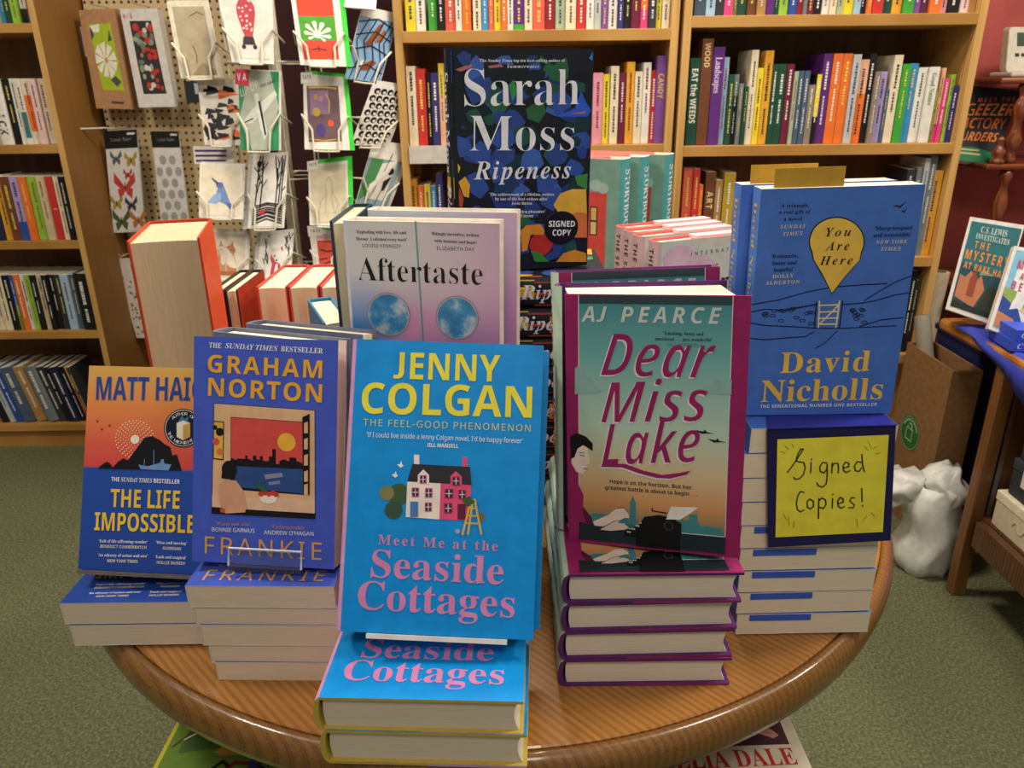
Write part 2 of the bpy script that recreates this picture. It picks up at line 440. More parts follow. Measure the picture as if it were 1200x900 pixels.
bookcase('wooden bookcase behind the blue signed books, beside the red wall', .437, 1.188, 2.1, .29, 2.15, RSH, .027)

# pegboard on the back wall between the bookcase end and the card rack
def pegmat():
    m, n, l, b = newmat('perforated_hardboard'); v = texco(n, l, (42, 42, 42)); fr = n.new('ShaderNodeVectorMath'); fr.operation = 'FRACTION'; l.new(v, fr.inputs[0])
    sb = n.new('ShaderNodeVectorMath'); sb.operation = 'SUBTRACT'; l.new(fr.outputs[0], sb.inputs[0]); sb.inputs[1].default_value = (.5, .5, .5)
    s = n.new('ShaderNodeSeparateXYZ'); l.new(sb.outputs[0], s.inputs[0]); cm = n.new('ShaderNodeCombineXYZ'); l.new(s.outputs[0], cm.inputs[0]); l.new(s.outputs[2], cm.inputs[1])
    ln = n.new('ShaderNodeVectorMath'); ln.operation = 'LENGTH'; l.new(cm.outputs[0], ln.inputs[0])
    l.new(ramp(n, l, ln.outputs['Value'], [(.17, '3a2c1a'), (.23, 'c9b183')]), b.inputs['Base Color']); b.inputs['Roughness'].default_value = .6
    return m
mb = MB(); mb.box(-1.375, -.86, 2.770, 2.782, .55, 2.1, pegmat())
tag(mb.build('pegboard'), 'cream pegboard with rows of holes on the wall behind the cards', 'pegboard')
# outlines of the letters, in 1/400 of the letter height: width, then closed loops as a first point and steps
GLY={
'B':{
65:[175,[-4,0,0,7,8,1,6,4,10,18,62,156,8,0,74,-172,6,-5,7,-2,0,-7,-85,0,0,7,16,3,5,8,-12,35,-60,0,-11,-29,0,-5,5,-9,16,-3,0,-7],[45,64,52,0,-26,64]],
66:[177,[6,0,0,7,12,2,7,4,4,7,1,128,-2,17,-8,8,-14,3,0,6,82,0,39,-4,24,-14,7,-24,-4,-19,-15,-14,-24,-8,29,-10,18,-15,5,-21,-4,-23,-15,-16,-22,-10,-31,-4],[73,101,21,2,11,6,7,11,2,18,-2,16,-4,11,-9,6,-13,3,-7,-1,-4,-3,-2,-14],[104,12,9,8,5,12,2,19,-2,19,-7,13,-13,7,-25,2,0,-66,3,-13,5,-3]],
67:[187,[103,-4,-26,3,-22,9,-19,14,-14,20,-8,23,-4,26,4,27,8,22,15,20,19,14,22,9,26,3,20,-2,31,-10,8,3,5,9,7,0,0,-63,-7,0,-11,23,-15,17,-17,11,-19,3,-27,-9,-16,-29,-5,-49,6,-44,17,-28,30,-8,16,2,16,6,15,10,13,14,8,-6,-21,-23,-25,-13]],
68:[198,[8,0,0,7,11,1,6,4,3,6,2,12,0,120,-2,13,-4,7,-7,4,-11,2,0,6,83,0,42,-6,31,-18,19,-28,6,-39,-3,-33,-12,-25,-19,-19,-27,-10,-35,-4],[89,10,23,5,16,15,9,26,3,36,-6,45,-16,27,-29,9,-8,-1,-5,-3,-3,-15,0,-125,3,-15,5,-3]],
69:[177,[6,0,0,7,12,1,7,4,4,7,0,143,-4,8,-7,4,-12,2,0,6,154,0,0,-54,-7,0,-5,21,-12,13,-18,8,-25,2,-13,-1,-6,-4,-1,-69,20,3,11,7,7,12,4,18,7,0,0,-91,-7,0,-6,25,-5,8,-8,5,-23,4,1,-70,3,-5,15,-3,18,1,28,9,10,9,9,12,7,15,8,0,-11,-57]],
70:[162,[6,0,0,7,12,2,7,5,4,7,1,129,-2,12,-4,7,-7,4,-11,3,0,6,152,0,0,-54,-7,0,-3,15,-6,11,-8,8,-10,6,-14,3,-30,1,-6,-4,-1,-69,19,2,10,7,8,12,4,19,7,0,0,-92,-7,0,-4,20,-7,13,-11,7,-19,3,0,-58,2,-15,3,-5,25,-5,0,-7]],
71:[203,[107,-4,-27,3,-24,9,-19,14,-14,19,-9,23,-3,28,3,26,9,23,14,19,19,14,22,9,25,3,21,-2,31,-10,7,3,6,9,7,0,0,-63,-7,0,-15,29,-21,18,-12,6,-13,1,-27,-9,-16,-29,-6,-48,4,-37,10,-27,16,-17,22,-5,13,1,8,5,5,7,0,44,-4,6,-8,4,-14,1,0,6,90,0,0,-6,-11,-1,-6,-4,-3,-6,-2,-11,0,-39,-35,-12]],
72:[209,[6,0,0,7,12,2,7,4,4,7,1,132,-5,18,-7,4,-12,2,0,6,91,0,0,-6,-15,-3,-7,-7,-2,-14,0,-52,64,0,0,52,-2,14,-7,7,-15,3,0,6,90,0,0,-6,-12,-2,-7,-4,-3,-7,0,-142,3,-8,7,-4,12,-2,0,-7,-90,0,0,7,11,1,8,4,4,8,1,68,-64,0,1,-68,4,-7,7,-4,12,-2,0,-7]],
73:[104,[5,0,0,7,12,2,7,4,5,7,0,145,-4,6,-7,3,-13,2,0,6,93,0,0,-6,-20,-5,-4,-6,-1,-134,2,-13,7,-8,16,-3,0,-7]],
74:[132,[44,-26,-13,1,-11,3,-16,13,-4,9,0,18,4,6,6,4,8,2,14,-5,4,-6,1,-8,-6,-19,3,-6,8,-2,8,2,6,4,3,18,0,139,-2,17,-3,5,-5,3,-17,4,0,6,94,0,0,-6,-15,-4,-5,-3,-4,-22,0,-111,-6,-35,-20,-20]],
75:[204,[6,0,0,7,12,2,7,4,4,7,0,142,-4,8,-7,4,-11,2,0,6,90,0,0,-6,-15,-3,-7,-7,-2,-14,0,-58,64,65,3,8,-6,7,-18,2,0,6,78,0,0,-6,-28,-8,-28,-24,-30,-30,77,-96,10,-8,13,-3,0,-7,-96,0,0,7,17,1,5,6,-54,72,-7,-7,1,-59,4,-7,7,-4,12,-2,0,-7]],
76:[170,[6,0,0,7,12,2,7,4,4,7,1,132,-5,18,-7,4,-12,2,0,6,94,0,0,-6,-17,-2,-5,-3,-3,-5,-2,-14,1,-133,6,-7,31,0,15,4,12,6,10,10,16,30,7,0,-10,-62]],
77:[254,[6,0,0,7,11,2,7,4,5,7,1,133,-2,13,-7,7,-15,3,0,6,68,0,53,-125,53,125,67,0,0,-6,-11,-3,-7,-4,-4,-7,-1,-128,2,-17,7,-8,14,-2,0,-7,-89,0,0,7,15,3,7,8,2,15,0,127,-67,-160,-7,0,-66,156,0,-124,2,-13,4,-7,8,-4,12,-1,0,-7]],
78:[198,[161,-4,-118,144,1,-120,4,-8,6,-4,13,-1,0,-7,-60,0,0,7,15,2,6,7,2,16,0,123,-16,18,-7,3,0,6,55,0,94,-114,0,83,-2,15,-6,6,-16,4,0,6,60,0,0,-6,-12,-2,-7,-4,-3,-7,-1,-167]],
79:[210,[104,-4,-19,2,-17,5,-16,9,-14,11,-12,14,-8,17,-5,18,-2,19,2,19,5,18,8,17,12,14,14,11,16,9,18,6,39,0,18,-6,16,-8,13,-11,12,-14,8,-17,6,-18,0,-39,-6,-18,-8,-17,-12,-14,-14,-11,-16,-9,-18,-5],[106,5,25,9,16,29,5,48,-4,37,-9,28,-15,16,-20,5,-26,-9,-15,-29,-5,-48,3,-37,10,-27,15,-17]],
82:[189,[6,0,0,7,12,2,7,4,4,7,1,132,-5,18,-7,4,-12,2,0,6,81,0,35,-3,25,-9,15,-15,5,-21,-5,-20,-13,-15,-23,-9,55,-80,11,-3,0,-7,-57,0,-55,85,-7,0,1,-65,4,-7,7,-4,12,-2,0,-7],[73,94,27,2,12,7,7,13,3,18,-4,22,-11,12,-17,4,-9,0,-5,-3,-3,-15]],
83:[156,[17,-4,0,67,8,0,8,-25,11,-18,16,-10,19,-4,13,2,11,6,6,10,3,12,-6,16,-16,12,-25,12,-20,12,-14,13,-9,15,-2,17,2,15,5,13,8,11,11,8,13,5,15,1,18,-2,28,-6,5,2,3,6,8,0,0,-58,-7,0,-5,14,-15,22,-10,8,-21,6,-13,-2,-9,-6,-6,-8,-2,-10,2,-10,5,-8,21,-13,25,-12,26,-16,8,-9,5,-9,4,-22,-2,-16,-6,-14,-10,-11,-14,-9,-16,-5,-19,-2,-27,4,-16,5,-6,-2,-4,-7]],
84:[169,[37,0,0,7,12,1,8,4,4,8,1,153,-21,-3,-15,-9,-10,-14,-4,-20,-8,0,0,55,160,0,0,-55,-6,0,-8,26,-17,15,-28,5,0,-141,5,-20,8,-4,13,-1,0,-7]],
85:[197,[99,-5,-32,4,-21,13,-13,20,-4,30,-1,100,-4,8,-7,4,-11,2,0,6,90,0,0,-6,-15,-3,-7,-7,-2,-14,0,-96,2,-21,7,-15,12,-8,17,-3,26,6,16,18,5,31,-1,98,-4,7,-8,4,-13,3,0,6,59,0,0,-6,-11,-3,-6,-5,-3,-6,-1,-90,-4,-35,-13,-24,-22,-14]],
86:[171,[85,-5,-67,157,-9,16,-6,5,-9,3,0,6,90,0,0,-6,-18,-3,-4,-4,-1,-5,3,-13,40,-94,35,94,3,13,-5,9,-17,3,0,6,57,0,0,-6,-14,-5,-10,-18,-61,-158]],
87:[244,[68,-4,-55,161,-7,14,-12,5,0,6,78,0,0,-6,-12,-3,-3,-4,-1,-5,3,-15,30,-88,31,80,-9,26,-4,5,-15,4,0,6,84,0,0,-6,-14,-3,-5,-8,33,-99,30,96,-5,10,-14,4,0,6,49,0,0,-6,-7,-3,-5,-5,-8,-16,-52,-156,-7,0,-45,128,-50,-128]],
89:[170,[40,0,0,7,12,2,7,4,4,7,1,52,-52,94,-6,6,-11,3,0,7,88,0,0,-7,-16,-2,-5,-7,37,-76,34,56,7,17,-6,9,-16,3,0,7,58,0,0,-7,-12,-5,-11,-13,-46,-76,1,-61,4,-7,7,-4,12,-2,0,-7]],
97:[138,[102,-4,-16,4,-6,14,-20,-13,-22,-5,-12,2,-10,6,-6,10,-2,11,4,17,13,12,23,12,32,10,0,20,-5,17,-7,4,-9,1,-13,-2,-4,-6,7,-18,-1,-6,-4,-5,-13,-5,-13,5,-4,6,-1,7,2,10,13,14,10,5,12,3,15,1,24,-2,16,-8,9,-13,3,-20,1,-68,4,-2,6,3,4,-6,-14,-11],[60,14,10,2,10,9,0,43,-18,-8,-11,-11,-4,-15,3,-16]],
98:[144,[17,-4,0,159,-2,16,-12,5,0,6,52,0,0,-70,15,11,18,4,14,-2,12,-5,9,-10,7,-12,5,-15,2,-17,-2,-19,-6,-17,-9,-14,-12,-11,-15,-7,-16,-2,-18,4,-17,11,-21,-15],[73,6,12,3,8,11,4,18,0,47,-5,15,-7,9,-11,3,-12,-4,-7,-11,0,-69,5,-17]],
99:[117,[62,-4,-14,2,-13,6,-11,10,-9,13,-5,15,-2,18,2,18,6,17,10,13,12,11,15,6,17,3,17,-2,13,-7,8,-9,3,-12,-1,-7,-9,-8,-7,-1,-12,4,-4,14,1,8,-3,8,-8,3,-13,-5,-8,-15,-2,-24,2,-26,8,-19,11,-11,16,-4,14,4,12,10,6,-5,-23,-21]],
100:[148,[56,-4,-13,2,-12,6,-10,10,-7,12,-5,16,-1,17,2,19,4,17,8,14,10,10,13,6,13,2,18,-3,13,-12,-1,56,-3,4,-15,4,0,6,58,0,0,-152,2,-14,11,-5,0,-7,-23,-2,-29,-6,0,20,-14,-15],[68,11,7,1,11,10,3,8,0,67,-2,6,-5,5,-12,4,-11,-3,-7,-9,-4,-16,0,-45,4,-16,6,-9]],
101:[120,[62,-4,-15,2,-13,6,-11,10,-8,14,-5,16,-2,19,2,17,5,16,9,13,11,10,13,6,15,2,21,-3,16,-12,10,-18,3,-28,-66,0,4,-27,11,-17,18,-5,15,4,13,13,6,-5,-23,-25],[46,77,34,0,-3,34,-5,6,-8,2,-13,-9]],
102:[86,[6,0,0,6,10,3,4,5,1,97,-15,0,0,13,15,0,0,17,3,19,10,14,15,9,21,3,15,-2,11,-6,7,-8,2,-10,-1,-8,-8,-9,-6,-1,-12,4,-3,4,-1,6,5,17,-2,3,-12,0,-4,-4,-2,-16,0,-32,22,0,0,-13,-22,0,1,-95,3,-6,6,-3,11,-1,0,-6]],
103:[131,[58,-56,-22,2,-17,5,-10,9,-3,10,5,12,17,8,-14,10,-4,12,1,10,6,8,24,14,-24,16,-8,25,2,12,5,10,8,9,11,6,13,4,30,0,15,-4,34,0,0,-15,-20,0,7,-12,2,-14,-1,-11,-5,-10,-7,-8,-9,-6,-12,-4,-25,0,-12,-4,-5,-10,4,-6,60,-6,10,-4,7,-7,4,-9,1,-11,-4,-17,-13,-13,-21,-8],[63,50,8,2,5,6,3,11,0,31,-3,10,-5,7,-8,2,-8,-2,-5,-7,-3,-10,0,-31,3,-11,5,-6],[64,-46,23,2,14,6,4,12,-1,6,-4,4,-18,2,-43,0,-7,-7,-3,-8,3,-7,6,-5,11,-4]],
104:[152,[7,0,0,6,11,4,3,12,0,138,-3,12,-4,3,-6,1,0,6,51,0,0,-75,17,15,21,5,20,-5,11,-14,4,-23,0,-63,3,-12,10,-4,0,-6,-64,0,0,6,10,4,3,12,0,65,-2,16,-4,4,-7,1,-12,-3,-10,-11,0,-72,3,-12,10,-4,0,-6]],
105:[79,[32,146,-6,4,-4,7,-2,8,2,8,4,7,6,4,16,0,7,-4,4,-7,0,-16,-5,-7,-6,-4],[7,0,0,6,11,4,3,12,0,79,-2,13,-11,3,0,7,51,0,0,-102,3,-12,10,-4,0,-6]],
106:[84,[42,145,-8,2,-6,4,-4,7,-2,8,2,8,4,6,14,6,8,-2,7,-4,4,-6,2,-8,-2,-8,-4,-7,-7,-4],[14,-56,-18,4,-14,10,-4,14,1,7,3,5,5,3,7,1,12,-4,3,-4,1,-6,-2,-9,-4,-6,2,-4,6,-2,8,2,3,5,3,18,0,122,-4,14,-13,4,0,6,55,0,0,-132,-4,-21,-9,-15,-16,-9]],
108:[80,[7,0,0,6,11,4,3,12,0,137,-2,13,-11,4,0,6,51,0,0,-160,3,-12,10,-4,0,-6]],
109:[222,[7,0,0,6,11,4,3,12,0,79,-3,13,-10,4,0,6,50,0,0,-18,17,16,20,5,22,-5,11,-18,18,18,21,5,19,-5,12,-14,4,-23,0,-63,2,-12,10,-4,0,-6,-63,0,0,6,10,4,3,12,0,65,-2,16,-4,4,-7,1,-11,-3,-10,-10,0,-73,2,-12,10,-4,0,-6,-62,0,0,6,10,4,3,12,0,65,-3,16,-4,4,-6,1,-12,-3,-10,-11,0,-72,3,-11,10,-5,0,-6]],
110:[152,[7,0,0,6,11,4,3,12,0,79,-3,13,-10,4,0,6,51,0,0,-17,17,15,21,5,20,-5,11,-14,4,-23,0,-63,3,-12,10,-4,0,-6,-64,0,0,6,10,4,3,12,0,65,-2,16,-4,4,-7,1,-12,-3,-10,-11,0,-72,3,-12,10,-4,0,-6]],
111:[134,[68,-4,-17,2,-15,6,-12,11,-9,13,-5,16,-2,18,2,18,5,16,9,13,12,10,15,6,16,2,17,-2,14,-6,12,-10,9,-13,6,-16,2,-18,-2,-19,-6,-15,-9,-14,-12,-10,-14,-6],[68,4,9,3,7,9,3,16,0,59,-4,17,-6,9,-9,3,-10,-3,-7,-9,-3,-17,0,-58,3,-17,7,-9]],
112:[148,[7,-56,0,6,9,3,4,7,1,137,-3,16,-10,5,0,6,49,0,0,-19,15,17,20,6,14,-2,21,-16,7,-14,4,-15,2,-17,-2,-19,-4,-16,-8,-14,-10,-10,-12,-7,-13,-2,-18,4,-14,13,0,-36,2,-17,6,-7,12,-2,0,-7],[78,11,11,3,7,10,4,16,0,43,-4,16,-6,9,-10,3,-12,-4,-9,-13,0,-66,8,-13]],
114:[115,[7,0,0,6,11,4,3,12,0,79,-3,13,-10,3,0,7,50,0,0,-23,8,11,18,14,19,0,7,-4,4,-7,2,-9,-1,-7,-9,-9,-7,-1,-10,3,-6,8,-7,4,-6,-2,-9,-14,0,-73,3,-5,15,-4,0,-6]],
115:[115,[60,-4,-31,8,-5,-2,-4,-6,-6,0,0,46,7,0,5,-15,9,-11,10,-8,11,-2,9,1,7,4,4,5,1,7,-4,11,-11,8,-32,17,-14,18,-1,11,3,16,8,12,13,9,17,3,29,-6,4,1,3,5,6,0,0,-39,-7,0,-5,13,-8,9,-8,5,-18,2,-9,-8,-1,-6,4,-11,42,-24,8,-9,5,-9,2,-13,-3,-18,-9,-13,-13,-8]],
116:[91,[50,-4,-14,2,-10,6,-5,10,-2,14,0,84,-11,0,0,8,27,28,17,22,6,0,0,-46,25,0,0,-12,-25,0,0,-79,2,-13,3,-3,4,-1,9,4,6,10,7,-4,-16,-22]],
117:[150,[52,-4,-16,3,-10,8,-6,13,-2,19,0,60,-2,14,-4,3,-8,2,0,6,53,0,0,-94,3,-12,5,-3,6,-1,11,3,9,9,0,73,-3,14,-4,3,-8,2,0,6,54,0,0,-96,2,-12,12,-4,0,-7,-24,-2,-29,-7,0,20,-7,-8,-10,-7,-10,-4]],
118:[122,[57,-4,-48,116,-4,4,-6,1,0,7,67,0,0,-6,-12,-2,-2,-9,22,-58,22,60,-3,7,-12,2,0,6,41,0,0,-6,-6,-2,-5,-4,-47,-116]],
119:[174,[49,-4,-42,110,-5,8,-6,3,0,7,59,0,0,-7,-7,-1,-2,-10,21,-55,17,43,-8,21,-9,3,0,6,62,0,0,-7,-8,-2,-3,-7,16,-52,21,54,-3,6,-10,2,0,6,36,0,0,-6,-8,-4,-48,-118,-6,0,-27,83,-33,-83]],
120:[128,[2,0,0,6,12,6,11,10,24,32,-39,60,-8,3,0,7,66,0,0,-6,-9,-2,-3,-4,17,-30,17,21,4,9,-3,4,-11,2,0,6,44,0,0,-6,-11,-5,-34,-39,42,-66,7,-2,0,-6,-66,0,0,6,9,2,3,4,-5,12,-14,22,-16,-22,-5,-10,3,-6,10,-2,0,-6]],
121:[120,[21,-56,-9,1,-8,5,-5,7,-2,9,1,7,9,10,7,1,12,-4,3,-4,2,-14,3,-2,6,3,6,7,6,12,4,16,-46,112,-4,5,-8,2,0,7,67,0,0,-7,-11,-1,-3,-6,23,-62,21,62,-3,6,-11,1,0,7,39,0,0,-7,-5,-1,-4,-4,-7,-15,-39,-107,-13,-28,-7,-9,-7,-5]]},
'J':{
65:[168,[-27,0,0,7,11,3,11,9,134,165,8,0,-7,-152,7,-19,18,-6,0,-7,-84,0,0,7,12,3,7,6,4,8,1,32,-56,0,-26,-34,-2,-6,4,-6,13,-3,0,-7],[48,67,48,0,3,64]],
67:[176,[81,-4,-21,2,-18,6,-14,10,-11,14,-7,18,-2,20,2,20,12,38,11,17,13,15,16,12,25,13,28,4,18,-1,30,-6,5,2,4,5,8,0,-12,-62,-8,1,-2,22,-7,16,-12,10,-15,4,-18,-4,-17,-12,-15,-19,-13,-26,-9,-30,-3,-28,3,-21,8,-15,14,-10,18,-3,30,8,25,26,8,-6,-21,-22,-25,-14]],
68:[194,[-14,0,0,6,14,2,9,8,7,18,32,126,-1,6,-3,4,-15,4,0,6,72,0,31,-3,23,-9,17,-15,10,-21,4,-27,-2,-21,-7,-20,-11,-19,-15,-17,-23,-16,-28,-9,-38,-3],[68,8,17,2,15,7,13,11,12,14,9,16,7,20,4,20,1,21,-4,30,-14,17,-23,6,-13,-3,-5,-11,-36,-138,4,-9]],
69:[176,[-14,0,0,6,14,2,9,8,7,18,32,121,-1,11,-3,4,-15,4,0,6,144,0,-10,-50,-8,0,-3,20,-8,13,-15,7,-21,2,-11,-1,-5,-4,-4,-8,-16,-59,31,3,14,9,11,17,6,0,-18,-75,-6,0,-2,23,-6,8,-10,5,-22,1,-19,-73,4,-7,14,-2,33,4,14,6,12,9,21,26,7,0,-16,-54]],
72:[203,[-14,0,0,6,14,2,9,8,7,18,32,121,-1,12,-3,3,-15,4,0,6,84,0,0,-6,-13,-2,-9,-8,-19,-63,64,0,13,47,2,14,-1,5,-3,3,-15,4,0,6,84,0,0,-6,-13,-2,-8,-7,-7,-17,-33,-129,1,-5,4,-4,14,-4,0,-6,-84,0,0,6,13,2,9,8,7,18,14,54,-64,0,-15,-55,-2,-14,4,-9,15,-4,0,-6]],
73:[100,[-14,0,0,6,14,2,9,8,7,18,32,121,0,7,-5,8,-14,4,0,6,84,0,0,-6,-14,-3,-8,-7,-7,-18,-30,-113,-2,-14,4,-9,15,-4,0,-6]],
75:[170,[-14,0,0,6,14,2,9,8,7,18,32,121,-1,11,-3,4,-15,4,0,6,84,0,0,-6,-13,-2,-9,-8,-19,-69,66,61,5,10,-4,5,-11,3,0,6,56,0,0,-6,-12,-4,-70,-63,39,-85,8,-11,12,-4,0,-7,-75,0,0,7,14,2,3,7,-6,17,-27,55,-2,-2,-14,-53,-2,-14,1,-6,3,-3,15,-4,0,-6]],
77:[235,[75,-4,-17,149,-33,-126,1,-6,4,-3,14,-4,0,-6,-58,0,0,6,14,2,8,8,7,18,33,127,-2,6,-3,3,-14,4,0,6,61,0,15,-127,83,127,61,0,0,-6,-14,-2,-9,-8,-39,-145,5,-9,14,-4,0,-6,-84,0,0,6,14,2,8,8,7,18,30,116,-98,-154]],
78:[187,[124,-4,-68,144,-29,-107,-2,-14,5,-9,14,-4,0,-6,-58,0,0,6,14,2,8,8,7,18,31,118,-1,13,-3,5,-16,4,0,6,53,0,57,-125,27,101,-1,10,-3,4,-15,4,0,6,58,0,0,-6,-14,-2,-8,-8,-7,-18,-41,-150]],
79:[191,[72,-4,-27,4,-20,13,-13,21,-4,28,2,19,5,20,9,19,12,18,14,16,16,14,26,13,28,4,26,-4,21,-13,13,-21,4,-27,-2,-20,-5,-20,-9,-20,-11,-18,-15,-16,-16,-13,-26,-13],[74,5,17,5,16,14,14,23,13,32,8,33,3,28,-2,15,-5,11,-9,8,-11,2,-11,-2,-9,-6,-19,-20,-17,-33,-12,-39,-4,-35,2,-15,5,-12,9,-7]],
82:[172,[-14,0,0,6,14,2,9,8,7,18,32,121,-1,11,-3,4,-15,4,0,6,72,0,29,-2,20,-8,12,-12,4,-18,-3,-16,-10,-14,-16,-10,-23,-8,27,-76,5,-5,14,-4,0,-7,-54,0,-28,89,-9,0,-15,-56,-2,-14,1,-6,3,-3,15,-4,0,-6],[98,101,15,10,9,15,3,20,-6,19,-18,7,-8,-2,-5,-10,-16,-62]],
83:[148,[62,-4,-18,2,-29,8,-5,-2,-6,-7,-8,0,14,61,8,0,2,-24,8,-16,13,-10,17,-3,9,1,8,4,12,12,4,17,-4,15,-11,14,-37,35,-9,15,-2,16,2,14,5,12,9,11,24,13,15,1,42,-8,6,2,6,5,7,0,-13,-55,-8,0,1,6,-5,21,-5,8,-7,6,-8,4,-9,2,-11,-2,-9,-6,-7,-10,-2,-11,5,-15,31,-30,20,-24,6,-13,2,-15,-5,-22,-12,-18,-20,-11]],
84:[161,[18,0,0,7,16,4,5,5,4,8,39,147,-20,-3,-14,-7,-13,-13,-9,-16,-7,0,10,48,146,0,-8,-51,-7,0,-6,23,-11,14,-21,4,-40,-152,1,-5,3,-3,15,-3,0,-7]],
85:[191,[77,-4,-25,3,-19,9,-12,16,-4,19,5,29,24,89,-1,7,-3,3,-16,3,0,6,83,0,0,-6,-13,-2,-8,-7,-6,-15,-24,-89,-4,-22,3,-11,6,-9,10,-6,13,-2,12,1,12,5,9,8,9,12,16,41,14,50,6,30,-5,11,-16,5,0,6,55,0,0,-6,-8,-3,-6,-5,-11,-26,-30,-99,-9,-18,-11,-13,-13,-8,-15,-5]],
87:[220,[32,-4,0,161,-4,9,-6,5,-10,2,0,7,73,0,0,-7,-8,-2,-4,-4,-3,-19,-1,-84,49,83,0,17,-4,6,-14,4,0,6,72,0,0,-6,-8,-2,-4,-3,-4,-13,-3,-91,53,88,3,11,-3,7,-12,3,0,6,49,0,0,-6,-9,-2,-18,-23,-93,-153,-8,0,3,130,-78,-130]],
89:[140,[9,0,0,7,17,4,5,5,4,8,15,63,-23,69,-7,14,-10,3,0,7,72,0,0,-6,-14,-2,-4,-8,20,-68,40,57,2,9,-4,9,-14,3,0,6,58,0,0,-6,-13,-5,-12,-13,-53,-72,-16,-65,2,-6,3,-3,16,-3,0,-7]],
97:[134,[21,-4,-11,3,-10,7,-6,10,-2,13,6,30,15,29,21,22,16,10,16,4,13,-4,7,-14,4,15,29,0,-28,-99,1,-4,3,-2,9,5,10,14,6,-4,-21,-26,-20,-9,-13,5,-4,13,3,16,-10,-15,-21,-17],[37,16,13,6,11,16,9,21,7,22,2,18,-2,10,-8,3,-13,-6,-12,-18,-11,-24,-7,-32,3,-12]],
100:[134,[22,-4,-12,2,-9,8,-5,11,-2,16,4,26,14,27,19,23,17,11,18,4,10,-2,9,-4,12,42,-1,9,-2,2,-12,2,0,7,55,8,-45,-169,3,-3,7,5,10,15,7,-5,-21,-26,-9,-7,-10,-2,-12,5,-4,13,3,16,-11,-15,-10,-10,-11,-7],[38,17,6,1,7,5,11,17,10,21,6,22,2,17,-2,10,-7,3,-11,-5,-12,-16,-11,-20,-11,-40,4,-12]],
101:[108,[35,-4,-16,3,-13,9,-8,13,-2,18,1,15,5,15,8,14,21,24,13,9,13,6,13,2,13,-2,9,-5,6,-8,2,-10,-5,-15,-12,-14,-22,-12,-29,-8,-2,-15,1,-9,4,-6,6,-4,8,-2,15,6,14,18,8,-5,-14,-20,-18,-13],[34,58,22,10,16,17,4,9,1,10,-2,8,-7,3,-8,-4,-10,-10,-9,-18]],
105:[78,[53,148,-7,2,-10,9,0,14,4,6,6,4,14,0,9,-10,0,-14,-9,-9],[20,-3,-8,1,-7,4,-5,14,21,86,-3,5,-10,2,0,7,52,8,-26,-102,1,-4,3,-1,8,5,11,14,5,-4,-21,-26]],
109:[210,[152,-3,-14,5,-4,15,3,17,20,65,-1,4,-4,1,-12,-4,-13,-14,-13,-25,-22,-61,-31,0,29,99,-1,4,-11,0,-7,-5,-17,-22,-15,-33,-13,-43,-32,0,27,102,-3,5,-11,2,0,7,53,8,-14,-47,15,21,14,14,13,9,14,3,16,-5,4,-15,-2,-17,12,16,12,12,12,7,13,2,15,-5,5,-15,-8,-36,-15,-45,1,-4,3,-1,8,4,10,14,6,-4,-21,-26,-10,-7]],
110:[143,[85,-4,-13,5,-5,15,3,18,20,64,-1,5,-4,1,-15,-7,-16,-21,-15,-33,-13,-43,-32,0,27,102,-3,5,-11,2,0,7,53,8,-14,-47,15,21,14,14,13,9,14,3,16,-5,4,-15,-8,-36,-15,-45,1,-4,4,-2,8,5,10,14,6,-4,-22,-27,-10,-7]],
111:[126,[38,-4,-16,3,-14,9,-9,14,-3,17,6,30,17,27,11,12,26,14,14,2,18,-3,14,-9,9,-13,3,-18,-6,-29,-7,-14,-10,-14,-11,-11,-13,-9,-14,-6],[41,5,7,2,6,5,11,18,9,23,6,23,2,20,-3,14,-10,5,-6,-1,-7,-5,-11,-17,-9,-23,-6,-25,-2,-21,3,-13]],
112:[132,[-32,-56,0,8,12,2,5,8,36,139,-3,7,-12,1,0,7,52,8,-8,-27,20,20,21,7,12,-2,9,-7,5,-11,2,-14,-1,-16,-5,-17,-17,-30,-24,-23,-13,-6,-13,-2,-10,2,-8,4,-9,-30,0,-16,15,-5,0,-7],[41,6,7,2,6,4,12,16,10,22,7,22,3,18,-4,11,-7,4,-19,-12,-15,-36,-10,-42,3,-7]],
114:[104,[-6,0,27,102,-3,5,-11,2,0,7,53,8,-14,-48,22,36,11,9,10,3,11,-5,4,-13,-1,-8,-3,-6,-6,-4,-6,-1,-7,2,-9,7,-9,-6,-12,-20,-13,-31,-12,-39]],
115:[101,[36,-4,-30,7,-5,-1,-4,-5,-7,1,7,46,8,-2,4,-20,9,-12,14,-4,12,4,4,11,-2,10,-30,43,-5,17,3,13,7,10,12,7,13,3,31,-6,5,1,3,4,7,0,-6,-41,-7,1,-9,24,-16,8,-11,-4,-4,-9,3,-10,24,-32,7,-14,3,-13,-1,-10,-4,-9,-14,-13]],
116:[74,[12,-4,-14,5,-4,20,24,88,-13,0,0,10,27,15,22,25,11,0,-11,-39,21,0,-3,-11,-22,0,-22,-78,0,-13,3,-2,8,6,12,16,7,-4,-23,-28,-11,-7]],
117:[143,[18,-4,-15,5,-5,15,17,68,3,18,-2,5,-11,2,0,7,53,8,-28,-103,2,-4,4,-1,14,7,17,22,15,34,12,41,32,0,-26,-97,4,-5,8,4,10,14,6,-4,-21,-27,-10,-7,-11,-2,-8,2,-9,10,-1,8,4,25,-13,-20,-13,-14,-14,-8]],
119:[168,[19,-4,-1,66,-3,29,-5,14,-8,5,-2,-1,-1,7,40,8,6,-18,5,-53,42,71,6,0,9,-89,24,32,7,19,-1,5,-10,11,-1,6,4,12,5,3,13,0,5,-4,5,-13,-16,-39,-56,-71,-7,0,-7,76,-45,-76]],
